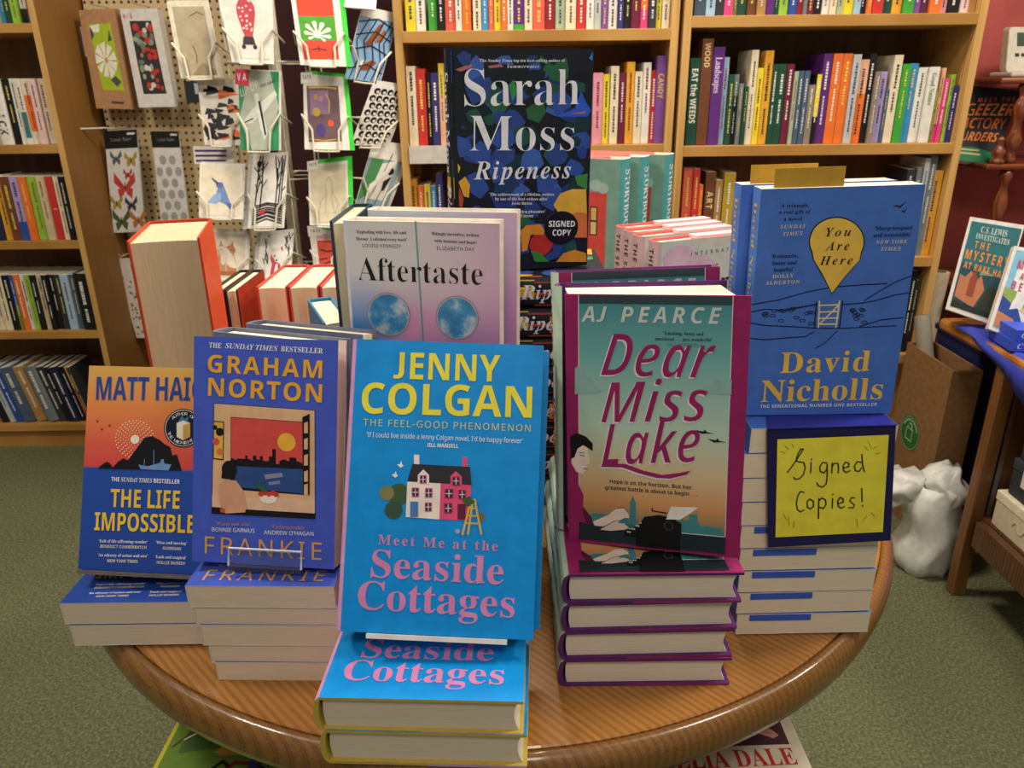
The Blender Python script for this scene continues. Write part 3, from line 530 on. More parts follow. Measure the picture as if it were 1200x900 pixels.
121:[112,[-12,-56,-8,1,-6,3,-5,6,0,12,3,5,12,5,24,-10,7,3,15,19,3,10,-15,87,-8,23,-10,3,-4,-1,0,8,38,6,6,-6,5,-16,14,-72,17,34,6,20,-2,6,-11,11,-2,7,1,6,9,9,14,0,8,-9,1,-8,-4,-18,-10,-27,-16,-31,-20,-32,-20,-28,-22,-19,-10,-5]]},
'O':{
65:[169,[-16,0,100,192,49,0,19,-192,-38,0,-4,46,-62,0,-22,-46],[65,80,43,0,-5,82,-13,-30]],
67:[164,[86,-3,-30,5,-22,16,-14,24,-4,30,4,35,12,33,9,15,11,13,13,11,16,9,18,5,20,2,31,-3,25,-11,-15,-33,-19,9,-22,4,-15,-2,-13,-6,-11,-9,-8,-12,-12,-28,-3,-29,2,-19,7,-14,12,-8,16,-2,23,2,22,8,0,-34,-22,-7]],
68:[182,[7,0,41,192,51,0,32,-5,23,-14,15,-23,5,-31,-4,-34,-9,-29,-15,-24,-22,-17,-26,-11,-32,-4],[54,34,34,2,16,9,13,14,9,17,5,20,1,21,-2,19,-7,12,-12,8,-31,2]],
69:[146,[7,0,41,192,107,0,-7,-34,-68,0,-8,-42,62,0,-7,-33,-63,0,-10,-49,67,0,-7,-34]],
74:[89,[-18,-56,-24,3,0,33,21,-2,12,2,9,6,8,10,42,196,40,0,-39,-187,-9,-28,-15,-19,-19,-11]],
76:[139,[7,0,41,192,40,0,-34,-158,67,0,-7,-34]],
77:[236,[7,0,41,192,52,0,10,-144,72,144,56,0,-41,-192,-37,0,33,148,-75,-148,-37,0,-9,148,-10,-59,-19,-89]],
80:[164,[7,0,41,192,53,0,21,-2,16,-5,13,-9,8,-11,5,-13,1,-16,-3,-21,-8,-17,-13,-13,-17,-9,-20,-6,-43,-2,-14,-68],[68,102,33,2,13,6,8,11,3,14,-7,17,-19,6,-19,0]],
82:[164,[7,0,41,192,46,0,26,-3,20,-9,13,-17,4,-24,-3,-21,-9,-16,-14,-12,-16,-9,34,-81,-44,0,-27,74,-16,0,-15,-74],[70,107,25,1,11,6,8,10,2,13,-6,16,-20,5,-10,0]],
83:[142,[52,-3,-26,3,-21,9,0,36,24,-10,23,-4,13,1,10,4,6,6,3,10,-2,10,-5,7,-32,27,-13,17,-4,23,2,16,6,14,10,12,13,9,16,6,19,1,27,-3,25,-9,-15,-31,-19,7,-18,3,-10,-2,-8,-4,-6,-7,0,-18,5,-7,31,-25,10,-12,6,-14,2,-15,-2,-19,-8,-15,-11,-11,-15,-8,-17,-5]],
97:[160,[53,-3,-20,5,-9,8,-11,23,0,35,9,35,8,15,10,13,12,10,13,6,15,2,12,-1,10,-4,15,-16,8,19,30,0,-31,-147,-30,0,1,19,-18,-16,-11,-4],[69,29,7,2,8,5,12,16,7,22,2,22,-1,8,-4,7,-6,5,-14,0,-7,-4,-11,-16,-8,-20,-2,-24,4,-17]],
101:[150,[70,-3,-24,4,-18,11,-12,17,-4,25,1,18,4,18,7,16,9,14,11,12,14,10,17,5,19,2,21,-3,16,-8,9,-13,3,-16,-5,-21,-16,-16,-26,-10,-44,-4,1,-16,5,-8,9,-5,11,-2,20,3,23,8,0,-30,-23,-8],[56,85,26,2,13,5,7,8,3,8,-3,10,-11,3,-14,-5,-13,-12]],
105:[80,[62,165,-14,3,-4,6,-2,7,2,10,4,7,8,5,10,1,14,-3,4,-5,2,-8,-2,-9,-4,-8,-8,-5],[5,0,31,147,40,0,-32,-147]],
107:[152,[5,0,43,204,40,0,-27,-120,60,63,45,0,-66,-67,38,-80,-44,0,-24,55,-16,-9,-10,-46]],
114:[113,[5,0,31,147,30,0,-3,-27,2,0,9,12,11,10,12,5,20,2,6,-1,-9,-38,-13,2,-14,-3,-12,-9,-10,-14,-7,-20,-14,-66]],
115:[127,[47,-3,-25,2,-19,7,0,32,20,-8,22,-4,17,4,5,6,2,6,-5,10,-38,28,-6,10,-2,13,4,20,11,15,18,8,23,3,24,-3,24,-9,-13,-28,-17,7,-17,4,-12,-3,-5,-9,4,-10,28,-17,10,-8,7,-11,2,-14,-4,-22,-13,-16,-20,-10]]},
'R':{
39:[60,[23,122,-5,70,25,0,-5,-70]],
44:[72,[11,-35,8,34,5,32,26,0,2,-3,-10,-31,-14,-32]],
45:[86,[11,62,0,20,65,0,0,-20]],
46:[72,[36,-4,-12,4,-4,6,0,17,4,5,12,4,12,-4,4,-5,0,-17,-4,-6]],
48:[154,[76,-3,-28,7,-19,20,-12,31,-4,41,2,29,5,24,8,20,12,14,16,9,20,3,29,-7,20,-19,11,-31,4,-42,-1,-28,-5,-25,-8,-19,-12,-15,-17,-9],[76,18,19,4,12,15,7,25,2,34,-2,34,-7,25,-12,15,-19,5,-18,-5,-12,-15,-7,-25,-2,-34,2,-34,7,-25,12,-15]],
49:[154,[72,0,1,167,-16,-15,-21,-16,-12,16,52,40,19,0,0,-192]],
50:[154,[13,0,0,20,75,76,15,22,5,24,-3,14,-7,10,-10,6,-14,2,-25,-4,-21,-14,-13,16,26,16,15,5,18,1,24,-3,18,-10,12,-16,4,-21,-6,-29,-18,-25,-25,-28,-40,-40,97,0,0,-22]],
51:[154,[65,-3,-28,3,-25,8,0,22,26,-10,27,-3,22,3,15,7,9,12,3,16,-4,15,-10,11,-18,6,-41,2,0,20,19,0,21,3,15,7,9,11,3,15,-2,13,-7,9,-11,6,-15,2,-14,-1,-12,-4,-22,-12,-12,17,25,13,17,5,18,1,26,-3,19,-10,11,-15,3,-19,-2,-17,-8,-14,-13,-9,-16,-7,20,-5,14,-9,9,-14,2,-18,-2,-15,-6,-14,-9,-12,-15,-9,-18,-5]],
52:[154,[98,0,0,44,-92,0,0,20,90,129,24,0,0,-128,28,0,0,-21,-28,0,0,-44],[29,65,69,0,0,103,-12,-21]],
53:[154,[67,-3,-28,3,-22,8,0,22,23,-9,27,-3,19,2,15,8,10,12,3,19,-3,17,-8,12,-15,7,-22,3,-33,-4,-11,7,7,91,96,0,0,-22,-76,0,-5,-55,30,3,26,-4,21,-11,13,-18,4,-24,-4,-26,-14,-21,-23,-12]],
54:[154,[80,-3,-17,3,-16,6,-13,12,-10,16,-7,22,-2,26,3,41,6,19,8,17,11,15,15,11,20,7,37,2,11,-2,0,-20,-23,3,-17,-1,-14,-5,-11,-7,-8,-10,-11,-25,-4,-29,2,0,17,16,13,4,16,2,22,-4,18,-11,11,-19,4,-24,-4,-27,-13,-21,-19,-12],[80,17,15,3,12,8,8,14,3,20,-3,16,-7,13,-11,8,-17,3,-22,-6,-14,-13,-4,-8,-1,-9,4,-23,6,-10,8,-9,10,-5]],
55:[154,[36,0,79,170,-103,0,0,22,128,0,0,-18,-78,-174]],
56:[154,[77,-3,-27,4,-20,10,-13,16,-4,22,1,12,5,11,14,16,20,12,-13,9,-11,11,-7,13,-3,16,2,13,6,12,20,15,14,4,15,1,24,-2,18,-9,12,-15,4,-20,-1,-10,-4,-10,-13,-15,-18,-11,21,-13,15,-17,5,-10,1,-12,-4,-22,-13,-16,-20,-11],[78,111,23,14,7,10,3,13,-3,12,-7,8,-11,6,-14,2,-13,-2,-11,-6,-7,-8,-3,-12,5,-17,13,-11],[77,16,17,2,13,7,7,11,3,14,-3,12,-8,11,-29,16,-5,1,-15,-8,-11,-9,-8,-11,-2,-13,3,-13,7,-11,13,-7]],
57:[154,[52,-3,-24,3,0,20,23,-3,17,1,14,5,11,7,9,10,6,11,4,13,4,30,-2,0,-17,-16,-13,-5,-16,-1,-22,4,-17,11,-12,18,-3,25,1,18,6,16,9,13,12,10,15,5,18,2,17,-2,16,-7,13,-11,10,-17,7,-21,2,-26,-4,-41,-5,-19,-8,-17,-11,-15,-16,-11,-20,-7],[74,90,12,2,10,4,14,13,4,8,2,9,-5,22,-5,11,-8,8,-11,6,-12,2,-15,-3,-12,-8,-8,-14,-3,-20,2,-16,7,-13,11,-8]],
65:[172,[0,0,75,193,22,0,74,-193,-25,0,-23,59,-76,0,-23,-59],[55,81,61,0,-28,77,-2,10,-9,-29]],
66:[175,[26,0,0,192,55,0,31,-3,23,-8,14,-14,5,-23,-3,-15,-7,-13,-11,-9,-16,-5,0,-2,22,-6,9,-7,6,-8,5,-11,1,-14,-4,-22,-14,-18,-21,-10,-27,-4],[50,110,36,0,20,2,14,6,6,10,3,14,-3,13,-8,9,-15,6,-53,1],[50,20,39,0,21,3,14,7,8,12,2,14,-2,14,-8,11,-14,7,-23,2,-37,0]],
67:[170,[104,-3,-26,3,-22,10,-18,14,-12,20,-7,24,-3,28,3,28,8,23,13,20,18,15,23,9,27,3,29,-2,25,-9,-10,-20,-20,7,-24,3,-27,-5,-21,-16,-14,-24,-4,-32,4,-32,12,-25,21,-15,29,-6,24,3,22,5,0,-21,-22,-6]],
68:[196,[26,0,0,192,59,0,27,-3,23,-8,19,-13,14,-18,9,-24,3,-28,-7,-43,-20,-31,-31,-18,-42,-6],[50,21,26,0,28,3,22,9,16,15,9,22,3,27,-4,33,-15,23,-23,14,-30,4,-32,0]],
69:[149,[26,0,0,192,107,0,0,-22,-83,0,0,-59,78,0,0,-21,-78,0,0,-69,83,0,0,-21]],
70:[140,[26,0,0,192,107,0,0,-22,-83,0,0,-67,78,0,0,-22,-78,0,0,-81]],
71:[196,[108,-3,-27,3,-23,9,-18,15,-13,19,-8,25,-3,28,3,28,9,24,15,20,19,14,25,10,29,2,30,-2,27,-9,-9,-21,-23,8,-27,3,-30,-5,-23,-16,-15,-24,-4,-32,2,-22,5,-18,9,-16,14,-12,18,-7,24,-3,38,5,0,57,-43,0,0,21,67,0,0,-94,-32,-7]],
72:[199,[26,0,0,192,24,0,0,-81,98,0,0,81,25,0,0,-192,-25,0,0,90,-98,0,0,-90]],
73:[91,[11,0,0,14,22,5,0,153,-22,6,0,14,69,0,0,-14,-22,-6,0,-153,22,-5,0,-14]],
74:[73,[-1,-51,-20,3,0,21,19,-3,13,3,10,9,4,19,0,191,24,0,0,-189,-3,-24,-11,-17,-16,-10]],
75:[166,[26,0,0,192,24,0,0,-95,85,95,28,0,-76,-84,79,-108,-28,0,-68,92,-20,-18,0,-74]],
76:[141,[26,0,0,192,24,0,0,-170,84,0,0,-22]],
77:[244,[26,0,0,192,36,0,60,-157,60,157,36,0,0,-192,-24,0,0,146,2,22,-2,0,-64,-168,-19,0,-63,168,-2,0,2,-22,0,-146]],
78:[204,[26,0,0,192,28,0,102,-159,2,0,-2,51,0,108,22,0,0,-192,-28,0,-104,159,2,-23,0,-136]],
79:[210,[105,-3,-27,3,-22,10,-18,14,-12,20,-7,24,-3,28,3,28,7,24,12,20,18,14,22,10,27,3,27,-3,22,-10,17,-14,12,-20,8,-24,3,-28,-3,-28,-8,-24,-12,-20,-17,-14,-22,-10],[105,18,28,6,20,15,11,25,4,32,-4,32,-11,25,-19,15,-29,6,-28,-6,-20,-15,-11,-25,-4,-32,4,-32,11,-25,20,-15]],
80:[162,[26,0,0,192,51,0,32,-4,23,-11,12,-18,5,-24,-2,-15,-5,-14,-10,-13,-14,-10,-20,-6,-48,-2,0,-75],[50,95,20,0,24,3,16,6,10,12,4,18,-3,16,-9,12,-15,7,-47,2]],
81:[210,[149,-46,-37,44,-7,-1,-27,3,-22,10,-18,14,-12,20,-7,24,-3,28,3,28,7,24,12,20,18,14,22,10,27,3,27,-3,22,-10,17,-14,12,-20,8,-24,3,-28,-4,-32,-11,-28,-17,-21,-24,-13,46,-48],[105,18,28,6,20,15,11,25,4,32,-4,32,-11,25,-19,15,-29,6,-28,-6,-20,-15,-11,-25,-4,-32,4,-32,11,-25,20,-15]],
82:[167,[26,0,0,192,53,0,31,-4,22,-10,12,-17,5,-24,-1,-14,-11,-21,-27,-16,53,-86,-28,0,-47,79,-38,0,0,-79],[50,100,29,0,20,2,14,7,8,11,3,16,-3,16,-9,11,-14,6,-20,2,-28,0]],
83:[148,[66,-3,-30,3,-22,6,0,24,24,-8,30,-4,18,2,14,6,8,10,3,13,-4,16,-14,12,-49,21,-15,12,-10,16,-3,20,2,14,6,12,9,10,27,11,17,1,29,-2,24,-8,-7,-21,-22,7,-24,3,-16,-2,-11,-5,-7,-9,-3,-12,4,-16,14,-11,53,-25,10,-7,8,-10,4,-11,2,-14,-5,-22,-14,-17,-22,-11]],
84:[149,[62,0,0,170,-59,0,0,22,143,0,0,-22,-59,0,0,-170]],
85:[196,[97,-3,-31,5,-23,15,-14,22,-5,29,0,124,24,0,0,-124,4,-21,9,-16,15,-9,22,-4,23,4,15,10,9,16,3,20,0,124,24,0,0,-124,-2,-19,-6,-17,-10,-14,-15,-12,-19,-6]],
86:[161,[68,0,-68,192,25,0,51,-145,4,-20,13,42,43,123,25,0,-68,-192]],
87:[250,[54,0,-51,192,25,0,36,-141,4,-22,10,47,34,116,24,0,36,-117,10,-46,39,163,25,0,-51,-192,-24,0,-47,164,-9,-39,-37,-125]],
88:[158,[1,0,64,100,-60,92,27,0,47,-76,47,76,26,0,-60,-92,64,-100,-27,0,-51,83,-52,-83]],
89:[152,[64,0,0,73,-64,119,26,0,50,-94,50,94,26,0,-64,-118,0,-74]],
90:[154,[10,0,0,18,101,152,-97,0,0,22,126,0,0,-18,-100,-152,103,0,0,-22]],
97:[151,[58,-3,-18,3,-15,8,-9,13,-4,19,4,19,13,14,22,9,30,4,25,1,-2,24,-6,9,-9,6,-13,1,-22,-3,-18,-8,-8,18,22,9,27,3,23,-2,16,-9,10,-15,3,-22,0,-98,-17,0,-6,20,-10,-10,-10,-7,-12,-4],[63,16,17,3,14,7,8,13,4,19,0,12,-22,0,-22,-3,-15,-6,-8,-9,-2,-12,2,-11,5,-7,9,-4]],
98:[165,[91,-3,-15,2,-13,5,-17,14,-2,0,-4,-18,-17,0,0,204,23,0,0,-79,17,15,13,5,15,1,24,-4,19,-14,12,-24,4,-32,-4,-32,-12,-24,-19,-14],[88,17,16,3,12,11,8,17,2,24,-4,30,-13,19,-22,6,-19,-3,-13,-10,-6,-17,-3,-25,3,-24,6,-17,13,-11]],
99:[129,[80,-3,-18,2,-15,6,-14,10,-10,14,-6,19,-2,23,2,24,7,19,10,15,14,10,16,6,18,2,22,-3,16,-5,-7,-20,-15,5,-16,2,-24,-6,-14,-18,-5,-30,3,-24,8,-16,12,-11,18,-3,21,2,17,6,0,-21,-16,-6]],
100:[165,[74,-3,-24,5,-19,14,-12,23,-4,33,4,32,12,24,19,14,24,5,15,-2,13,-5,18,-14,-1,78,23,0,0,-204,-19,0,-4,19,-17,-15,-13,-5],[78,17,19,3,13,10,7,15,2,27,-2,23,-7,18,-12,11,-21,3,-16,-4,-12,-11,-7,-18,-3,-23,3,-23,7,-17,12,-11]],
101:[152,[84,-3,-19,2,-17,7,-14,10,-10,14,-7,19,-2,22,2,22,6,19,9,14,13,12,15,6,18,3,18,-2,14,-6,12,-10,9,-13,5,-16,2,-32,-99,0,4,-22,9,-16,14,-9,19,-3,25,2,21,8,0,-21,-21,-7],[40,86,73,0,-2,17,-6,13,-11,8,-16,3,-15,-2,-11,-9,-8,-12]],
102:[92,[29,0,0,126,-25,0,0,11,25,8,3,32,10,16,14,9,20,4,28,-5,-6,-19,-10,3,-12,1,-10,-2,-7,-6,-5,-10,-1,-24,36,0,0,-18,-36,0,0,-126]],
103:[165,[78,-64,-29,2,-23,7,0,21,24,-8,29,-3,17,3,12,8,8,13,3,40,-19,-16,-26,-6,-25,5,-19,15,-11,23,-4,32,4,30,11,24,19,16,25,5,14,-2,12,-4,20,-16,4,19,18,0,0,-146,-4,-28,-11,-19,-20,-11],[78,17,18,3,13,8,8,16,2,28,-2,25,-8,17,-13,10,-19,3,-16,-4,-12,-11,-7,-17,-3,-23,3,-24,7,-17,12,-11]],
104:[166,[23,0,0,204,23,0,-1,-80,2,0,8,10,11,7,12,4,14,1,23,-3,16,-9,10,-16,3,-24,0,-94,-23,0,0,92,-4,19,-11,12,-17,4,-21,-3,-12,-11,-7,-16,-3,-23,0,-74]],
105:[69,[35,168,-10,4,-3,4,0,14,3,4,10,4,9,-4,4,-4,0,-14,-4,-4],[23,0,0,144,23,0,0,-144]],
108:[69,[23,0,0,204,23,0,0,-204]],
110:[166,[23,0,0,144,19,0,3,-20,2,0,8,10,11,7,26,6,23,-3,16,-10,10,-16,3,-24,0,-94,-23,0,0,92,-4,19,-11,12,-17,4,-21,-3,-12,-11,-7,-16,-3,-22,0,-75]],
111:[162,[81,-3,-18,3,-16,6,-13,11,-11,15,-6,18,-2,22,4,32,14,23,21,15,28,5,18,-3,16,-6,14,-11,10,-14,6,-19,2,-22,-4,-32,-14,-23,-22,-15],[81,17,19,4,13,11,8,17,3,23,-3,23,-8,17,-13,11,-19,4,-19,-4,-13,-11,-7,-17,-3,-23,3,-23,7,-17,13,-11]],
112:[165,[23,-64,0,208,19,0,4,-20,17,16,13,5,15,2,24,-5,19,-14,12,-23,4,-33,-4,-32,-12,-24,-19,-14,-24,-5,-15,2,-12,5,-19,14,1,-82],[88,17,12,2,9,5,13,20,4,28,-2,23,-8,17,-12,11,-17,4,-19,-3,-12,-10,-7,-15,-3,-27,3,-23,6,-18,13,-11]],
114:[111,[23,0,0,144,19,0,4,-26,8,11,10,9,12,6,14,3,17,-2,-3,-22,-16,2,-10,-1,-10,-5,-9,-7,-7,-10,-6,-25,0,-77]],
115:[129,[59,-3,-26,3,-19,6,0,22,21,-8,25,-4,15,2,11,4,6,7,2,9,-3,9,-11,9,-46,20,-15,13,-4,9,-1,10,4,17,11,12,17,7,22,3,24,-3,22,-7,-8,-19,-20,7,-20,2,-13,-1,-9,-3,-6,-6,-2,-7,4,-10,12,-8,45,-20,15,-13,4,-19,-3,-19,-12,-13,-18,-8]],
116:[97,[67,-3,-21,4,-8,5,-7,9,-5,11,-1,100,-21,0,0,11,21,9,9,31,14,0,0,-33,42,0,0,-18,-42,0,0,-84,2,-11,5,-8,7,-5,20,0,9,2,0,-18,-11,-4]],
117:[166,[74,-3,-23,3,-17,10,-10,16,-3,24,0,94,24,0,0,-93,4,-19,10,-11,18,-4,20,3,13,10,7,17,3,22,0,75,23,0,0,-144,-19,0,-5,19,-8,-10,-11,-7]],
118:[136,[54,0,-54,144,25,0,43,-123,12,38,31,85,25,0,-54,-144]],
121:[137,[11,-64,-8,2,0,18,16,-1,11,2,9,5,7,8,12,30,-58,144,26,0,44,-121,12,39,30,82,25,0,-62,-164,-9,-18,-10,-14,-15,-10]]},
'S':{
65:[185,[0,0,68,193,49,0,68,-193,-43,0,-14,46,-70,0,-14,-46],[68,80,50,0,-25,83,-11,-39]],
66:[180,[24,0,0,192,60,0,34,-3,24,-8,14,-15,6,-23,-2,-15,-6,-12,-10,-10,-12,-4,0,-2,17,-6,13,-14,3,-11,1,-13,-4,-24,-14,-17,-23,-11,-29,-4],[65,116,38,1,10,5,5,6,2,10,-2,9,-6,7,-11,3,-36,1],[65,34,42,1,10,6,5,8,2,11,-2,9,-5,8,-11,5,-16,2,-25,0]],
67:[171,[102,-3,-27,3,-22,10,-17,14,-11,20,-7,24,-2,28,2,27,8,24,13,20,17,15,23,9,27,3,28,-3,28,-10,-14,-33,-21,9,-21,4,-21,-5,-15,-13,-10,-21,-2,-27,2,-27,9,-20,15,-13,22,-4,23,3,25,7,0,-34,-24,-7]],
68:[199,[24,0,0,192,60,0,28,-3,25,-8,19,-13,15,-18,9,-24,3,-28,-7,-43,-20,-31,-34,-18,-44,-6],[65,34,17,0,33,6,19,22,7,35,-3,27,-11,20,-17,11,-24,3,-21,0]],
69:[150,[24,0,0,192,110,0,0,-34,-69,0,0,-42,65,0,0,-33,-65,0,0,-49,69,0,0,-34]],
70:[148,[24,0,0,192,110,0,0,-34,-70,0,0,-49,65,0,0,-33,-65,0,0,-76]],
71:[194,[105,-3,-38,7,-28,18,-18,32,-5,42,2,28,9,24,15,20,19,14,25,10,30,2,30,-3,27,-8,-14,-33,-20,8,-23,3,-17,-2,-14,-7,-12,-9,-8,-13,-6,-16,0,-36,3,-16,7,-13,10,-10,13,-6,16,-2,25,3,0,40,-36,0,0,34,76,0,0,-100,-31,-8]],
72:[206,[24,0,0,192,41,0,0,-76,76,0,0,76,40,0,0,-192,-40,0,0,83,-76,0,0,-83]],
73:[104,[8,0,0,23,24,11,0,124,-24,11,0,23,88,0,0,-23,-24,-11,0,-124,24,-11,0,-23]],
74:[89,[-10,-56,-10,2,0,34,19,-2,13,2,9,10,3,22,0,180,41,0,0,-180,-2,-22,-6,-18,-9,-13,-12,-9,-15,-5]],
75:[178,[24,0,0,192,41,0,0,-88,68,88,45,0,-67,-85,67,-107,-46,0,-50,81,-17,-13,0,-68]],
76:[152,[24,0,0,192,41,0,0,-158,78,0,0,-34]],
77:[253,[24,0,0,192,56,0,46,-147,48,147,55,0,0,-192,-38,0,1,150,-49,-150,-38,0,-47,150,2,-61,0,-89]],
78:[218,[24,0,0,192,52,0,84,-144,-2,53,0,91,36,0,0,-192,-51,0,-85,145,2,-55,0,-90]],
79:[214,[107,-3,-29,3,-22,10,-18,14,-13,20,-7,24,-2,28,2,28,7,24,13,20,18,14,22,10,29,3,29,-3,22,-10,18,-14,12,-20,8,-24,2,-28,-2,-28,-8,-24,-12,-20,-18,-14,-22,-10],[107,32,22,4,15,13,9,20,3,27,-3,27,-9,21,-15,13,-22,4,-22,-4,-15,-13,-9,-21,-3,-27,3,-27,9,-20,15,-13]],
80:[169,[24,0,0,192,62,0,32,-4,22,-12,12,-19,5,-25,-2,-16,-5,-15,-10,-13,-14,-11,-19,-7,-42,-2,0,-68],[65,102,29,1,12,5,7,9,3,13,-4,16,-11,9,-18,3,-18,0]],
82:[177,[24,0,0,192,56,0,34,-4,24,-10,14,-18,5,-26,-5,-23,-14,-16,-17,-11,56,-84,-45,0,-46,74,-21,0,0,-74],[65,107,30,1,12,5,6,9,3,11,-3,12,-7,8,-12,4,-29,1]],
83:[148,[67,-3,-29,3,-26,9,0,38,43,-15,28,0,8,5,5,6,2,8,-3,10,-8,8,-41,21,-15,11,-12,16,-5,23,5,23,13,17,20,11,28,3,28,-3,28,-10,-13,-32,-23,9,-22,3,-10,-2,-8,-4,-4,-6,-2,-8,2,-9,7,-7,53,-29,9,-8,7,-10,4,-11,1,-14,-4,-23,-14,-18,-22,-11]],
84:[156,[58,0,0,158,-53,0,0,34,145,0,0,-34,-52,0,0,-158]],
85:[203,[101,-3,-34,5,-24,15,-15,22,-5,29,0,124,40,0,0,-118,3,-20,7,-13,12,-7,17,-2,17,2,12,8,7,13,2,20,0,117,40,0,0,-124,-2,-19,-6,-17,-12,-14,-15,-12,-20,-6]],
86:[175,[65,0,-65,192,41,0,46,-156,10,42,37,114,41,0,-66,-192]],
87:[260,[49,0,-49,192,40,0,32,-139,2,-16,9,47,28,108,38,0,35,-139,2,-16,9,50,25,105,40,0,-49,-192,-46,0,-34,136,-1,10,-9,-46,-26,-100]],
89:[168,[64,0,0,73,-64,119,44,0,40,-79,40,79,44,0,-64,-117,0,-75]],
97:[162,[57,-3,-18,3,-15,9,-10,14,-3,21,4,20,13,14,20,9,54,4,-1,17,-5,7,-7,4,-9,1,-22,-3,-20,-8,-13,27,26,10,30,4,26,-4,19,-9,12,-16,4,-23,0,-98,-28,0,-9,20,-9,-10,-10,-7,-13,-4],[72,26,12,2,10,6,6,10,2,24,-32,-2,-10,-6,-6,-7,-2,-9,2,-8,4,-6]],
98:[170,[102,-3,-15,2,-11,4,-15,13,-3,0,-6,-16,-31,0,0,204,40,0,-2,-76,2,0,16,15,11,5,15,1,22,-5,18,-14,11,-24,4,-32,-4,-34,-12,-23,-18,-15],[90,30,11,3,9,8,5,14,2,19,-2,19,-5,13,-9,9,-11,2,-14,-2,-8,-7,-5,-12,-2,-22,1,-19,5,-14,9,-8]],
99:[138,[80,-3,-28,5,-22,14,-14,23,-4,33,2,25,7,19,11,15,15,10,17,6,20,2,26,-3,20,-6,-12,-32,-18,7,-16,2,-17,-5,-11,-14,-3,-25,2,-19,6,-14,10,-8,13,-2,22,3,19,9,0,-34,-19,-8]],
101:[159,[87,-3,-21,2,-18,7,-15,10,-11,14,-8,19,-2,23,2,24,7,19,10,15,14,11,17,6,19,2,27,-4,22,-13,13,-21,4,-28,0,-20,-94,0,3,-15,7,-11,11,-7,15,-3,26,3,24,9,0,-31,-23,-8],[54,90,56,0,-2,12,-5,10,-9,7,-12,2,-11,-2,-9,-6,-6,-9]],
103:[170,[76,-64,-29,2,-26,6,0,32,28,-8,29,-3,17,3,11,12,3,39,-8,-10,-10,-7,-11,-4,-12,-1,-24,5,-17,15,-11,24,-4,32,4,32,11,24,18,15,23,5,25,-5,19,-16,3,19,34,0,0,-147,-5,-28,-14,-20,-22,-12],[82,29,13,2,9,7,6,12,2,23,-2,20,-6,14,-9,7,-14,3,-15,-5,-10,-15,-3,-25,3,-24,10,-14]],
104:[176,[21,0,0,204,40,0,-2,-76,2,0,8,10,10,6,12,4,13,1,21,-3,17,-9,11,-17,3,-24,0,-96,-40,0,0,86,-2,17,-8,11,-13,3,-15,-3,-10,-9,-5,-15,-2,-21,0,-69]],
105:[82,[41,165,-15,4,-5,6,-2,9,2,10,5,6,15,4,15,-4,5,-6,2,-10,-2,-9,-5,-6],[21,0,0,147,40,0,0,-147]],
108:[82,[21,0,0,204,40,0,0,-204]],
110:[176,[21,0,0,147,31,0,5,-19,2,0,8,10,11,6,13,4,13,1,22,-3,16,-9,11,-17,3,-24,0,-96,-40,0,-1,100,-4,10,-8,6,-10,1,-16,-3,-9,-9,-5,-15,-2,-21,0,-69]],
111:[166,[83,-3,-19,3,-18,6,-14,11,-11,15,-7,19,-2,23,5,32,14,24,23,14,30,5,19,-2,17,-7,14,-10,11,-15,7,-19,2,-22,-5,-33,-14,-24,-23,-15],[83,30,14,2,9,9,6,13,0,39,-6,13,-9,8,-14,3,-14,-3,-9,-8,-5,-13,-2,-19,2,-20,5,-13,10,-9]],
112:[170,[21,-64,0,211,33,0,5,-19,2,0,16,15,11,5,15,1,22,-5,18,-14,11,-24,4,-32,-4,-33,-12,-24,-18,-15,-22,-5,-15,2,-11,4,-15,13,-2,0,2,-21,0,-59],[90,30,12,3,8,8,6,14,1,19,-3,24,-9,14,-15,5,-14,-2,-8,-7,-5,-12,-2,-22,1,-19,5,-14,9,-8]],
114:[122,[21,0,0,147,30,0,6,-25,2,0,18,19,12,6,21,2,6,-1,-3,-37,-11,1,-20,-4,-8,-4,-7,-7,-5,-10,-1,-87]],
115:[134,[61,-3,-27,2,-22,7,0,33,26,-9,24,-4,17,4,5,9,-2,7,-9,7,-21,9,-30,18,-6,8,-3,9,-1,11,4,18,12,13,18,8,24,2,26,-2,26,-9,-12,-29,-21,8,-19,3,-14,-3,-4,-7,2,-6,50,-26,14,-13,4,-9,1,-12,-4,-20,-11,-15,-20,-9]],
116:[116,[71,-3,-23,5,-10,6,-7,8,-4,13,-2,17,0,70,-19,0,0,18,22,13,12,31,25,0,0,-31,41,0,0,-31,-41,0,1,-77,10,-9,7,-1,25,5,0,-30,-16,-5]],
117:[176,[72,-3,-21,3,-17,10,-10,17,-4,24,0,96,40,0,0,-86,2,-14,4,-10,7,-6,11,-2,15,3,10,10,5,15,2,21,0,69,40,0,0,-147,-31,0,-5,19,-3,0,-8,-10,-11,-7,-12,-4]],
122:[131,[7,0,0,24,68,92,-64,0,0,31,110,0,0,-26,-67,-90,69,0,0,-31]]}}
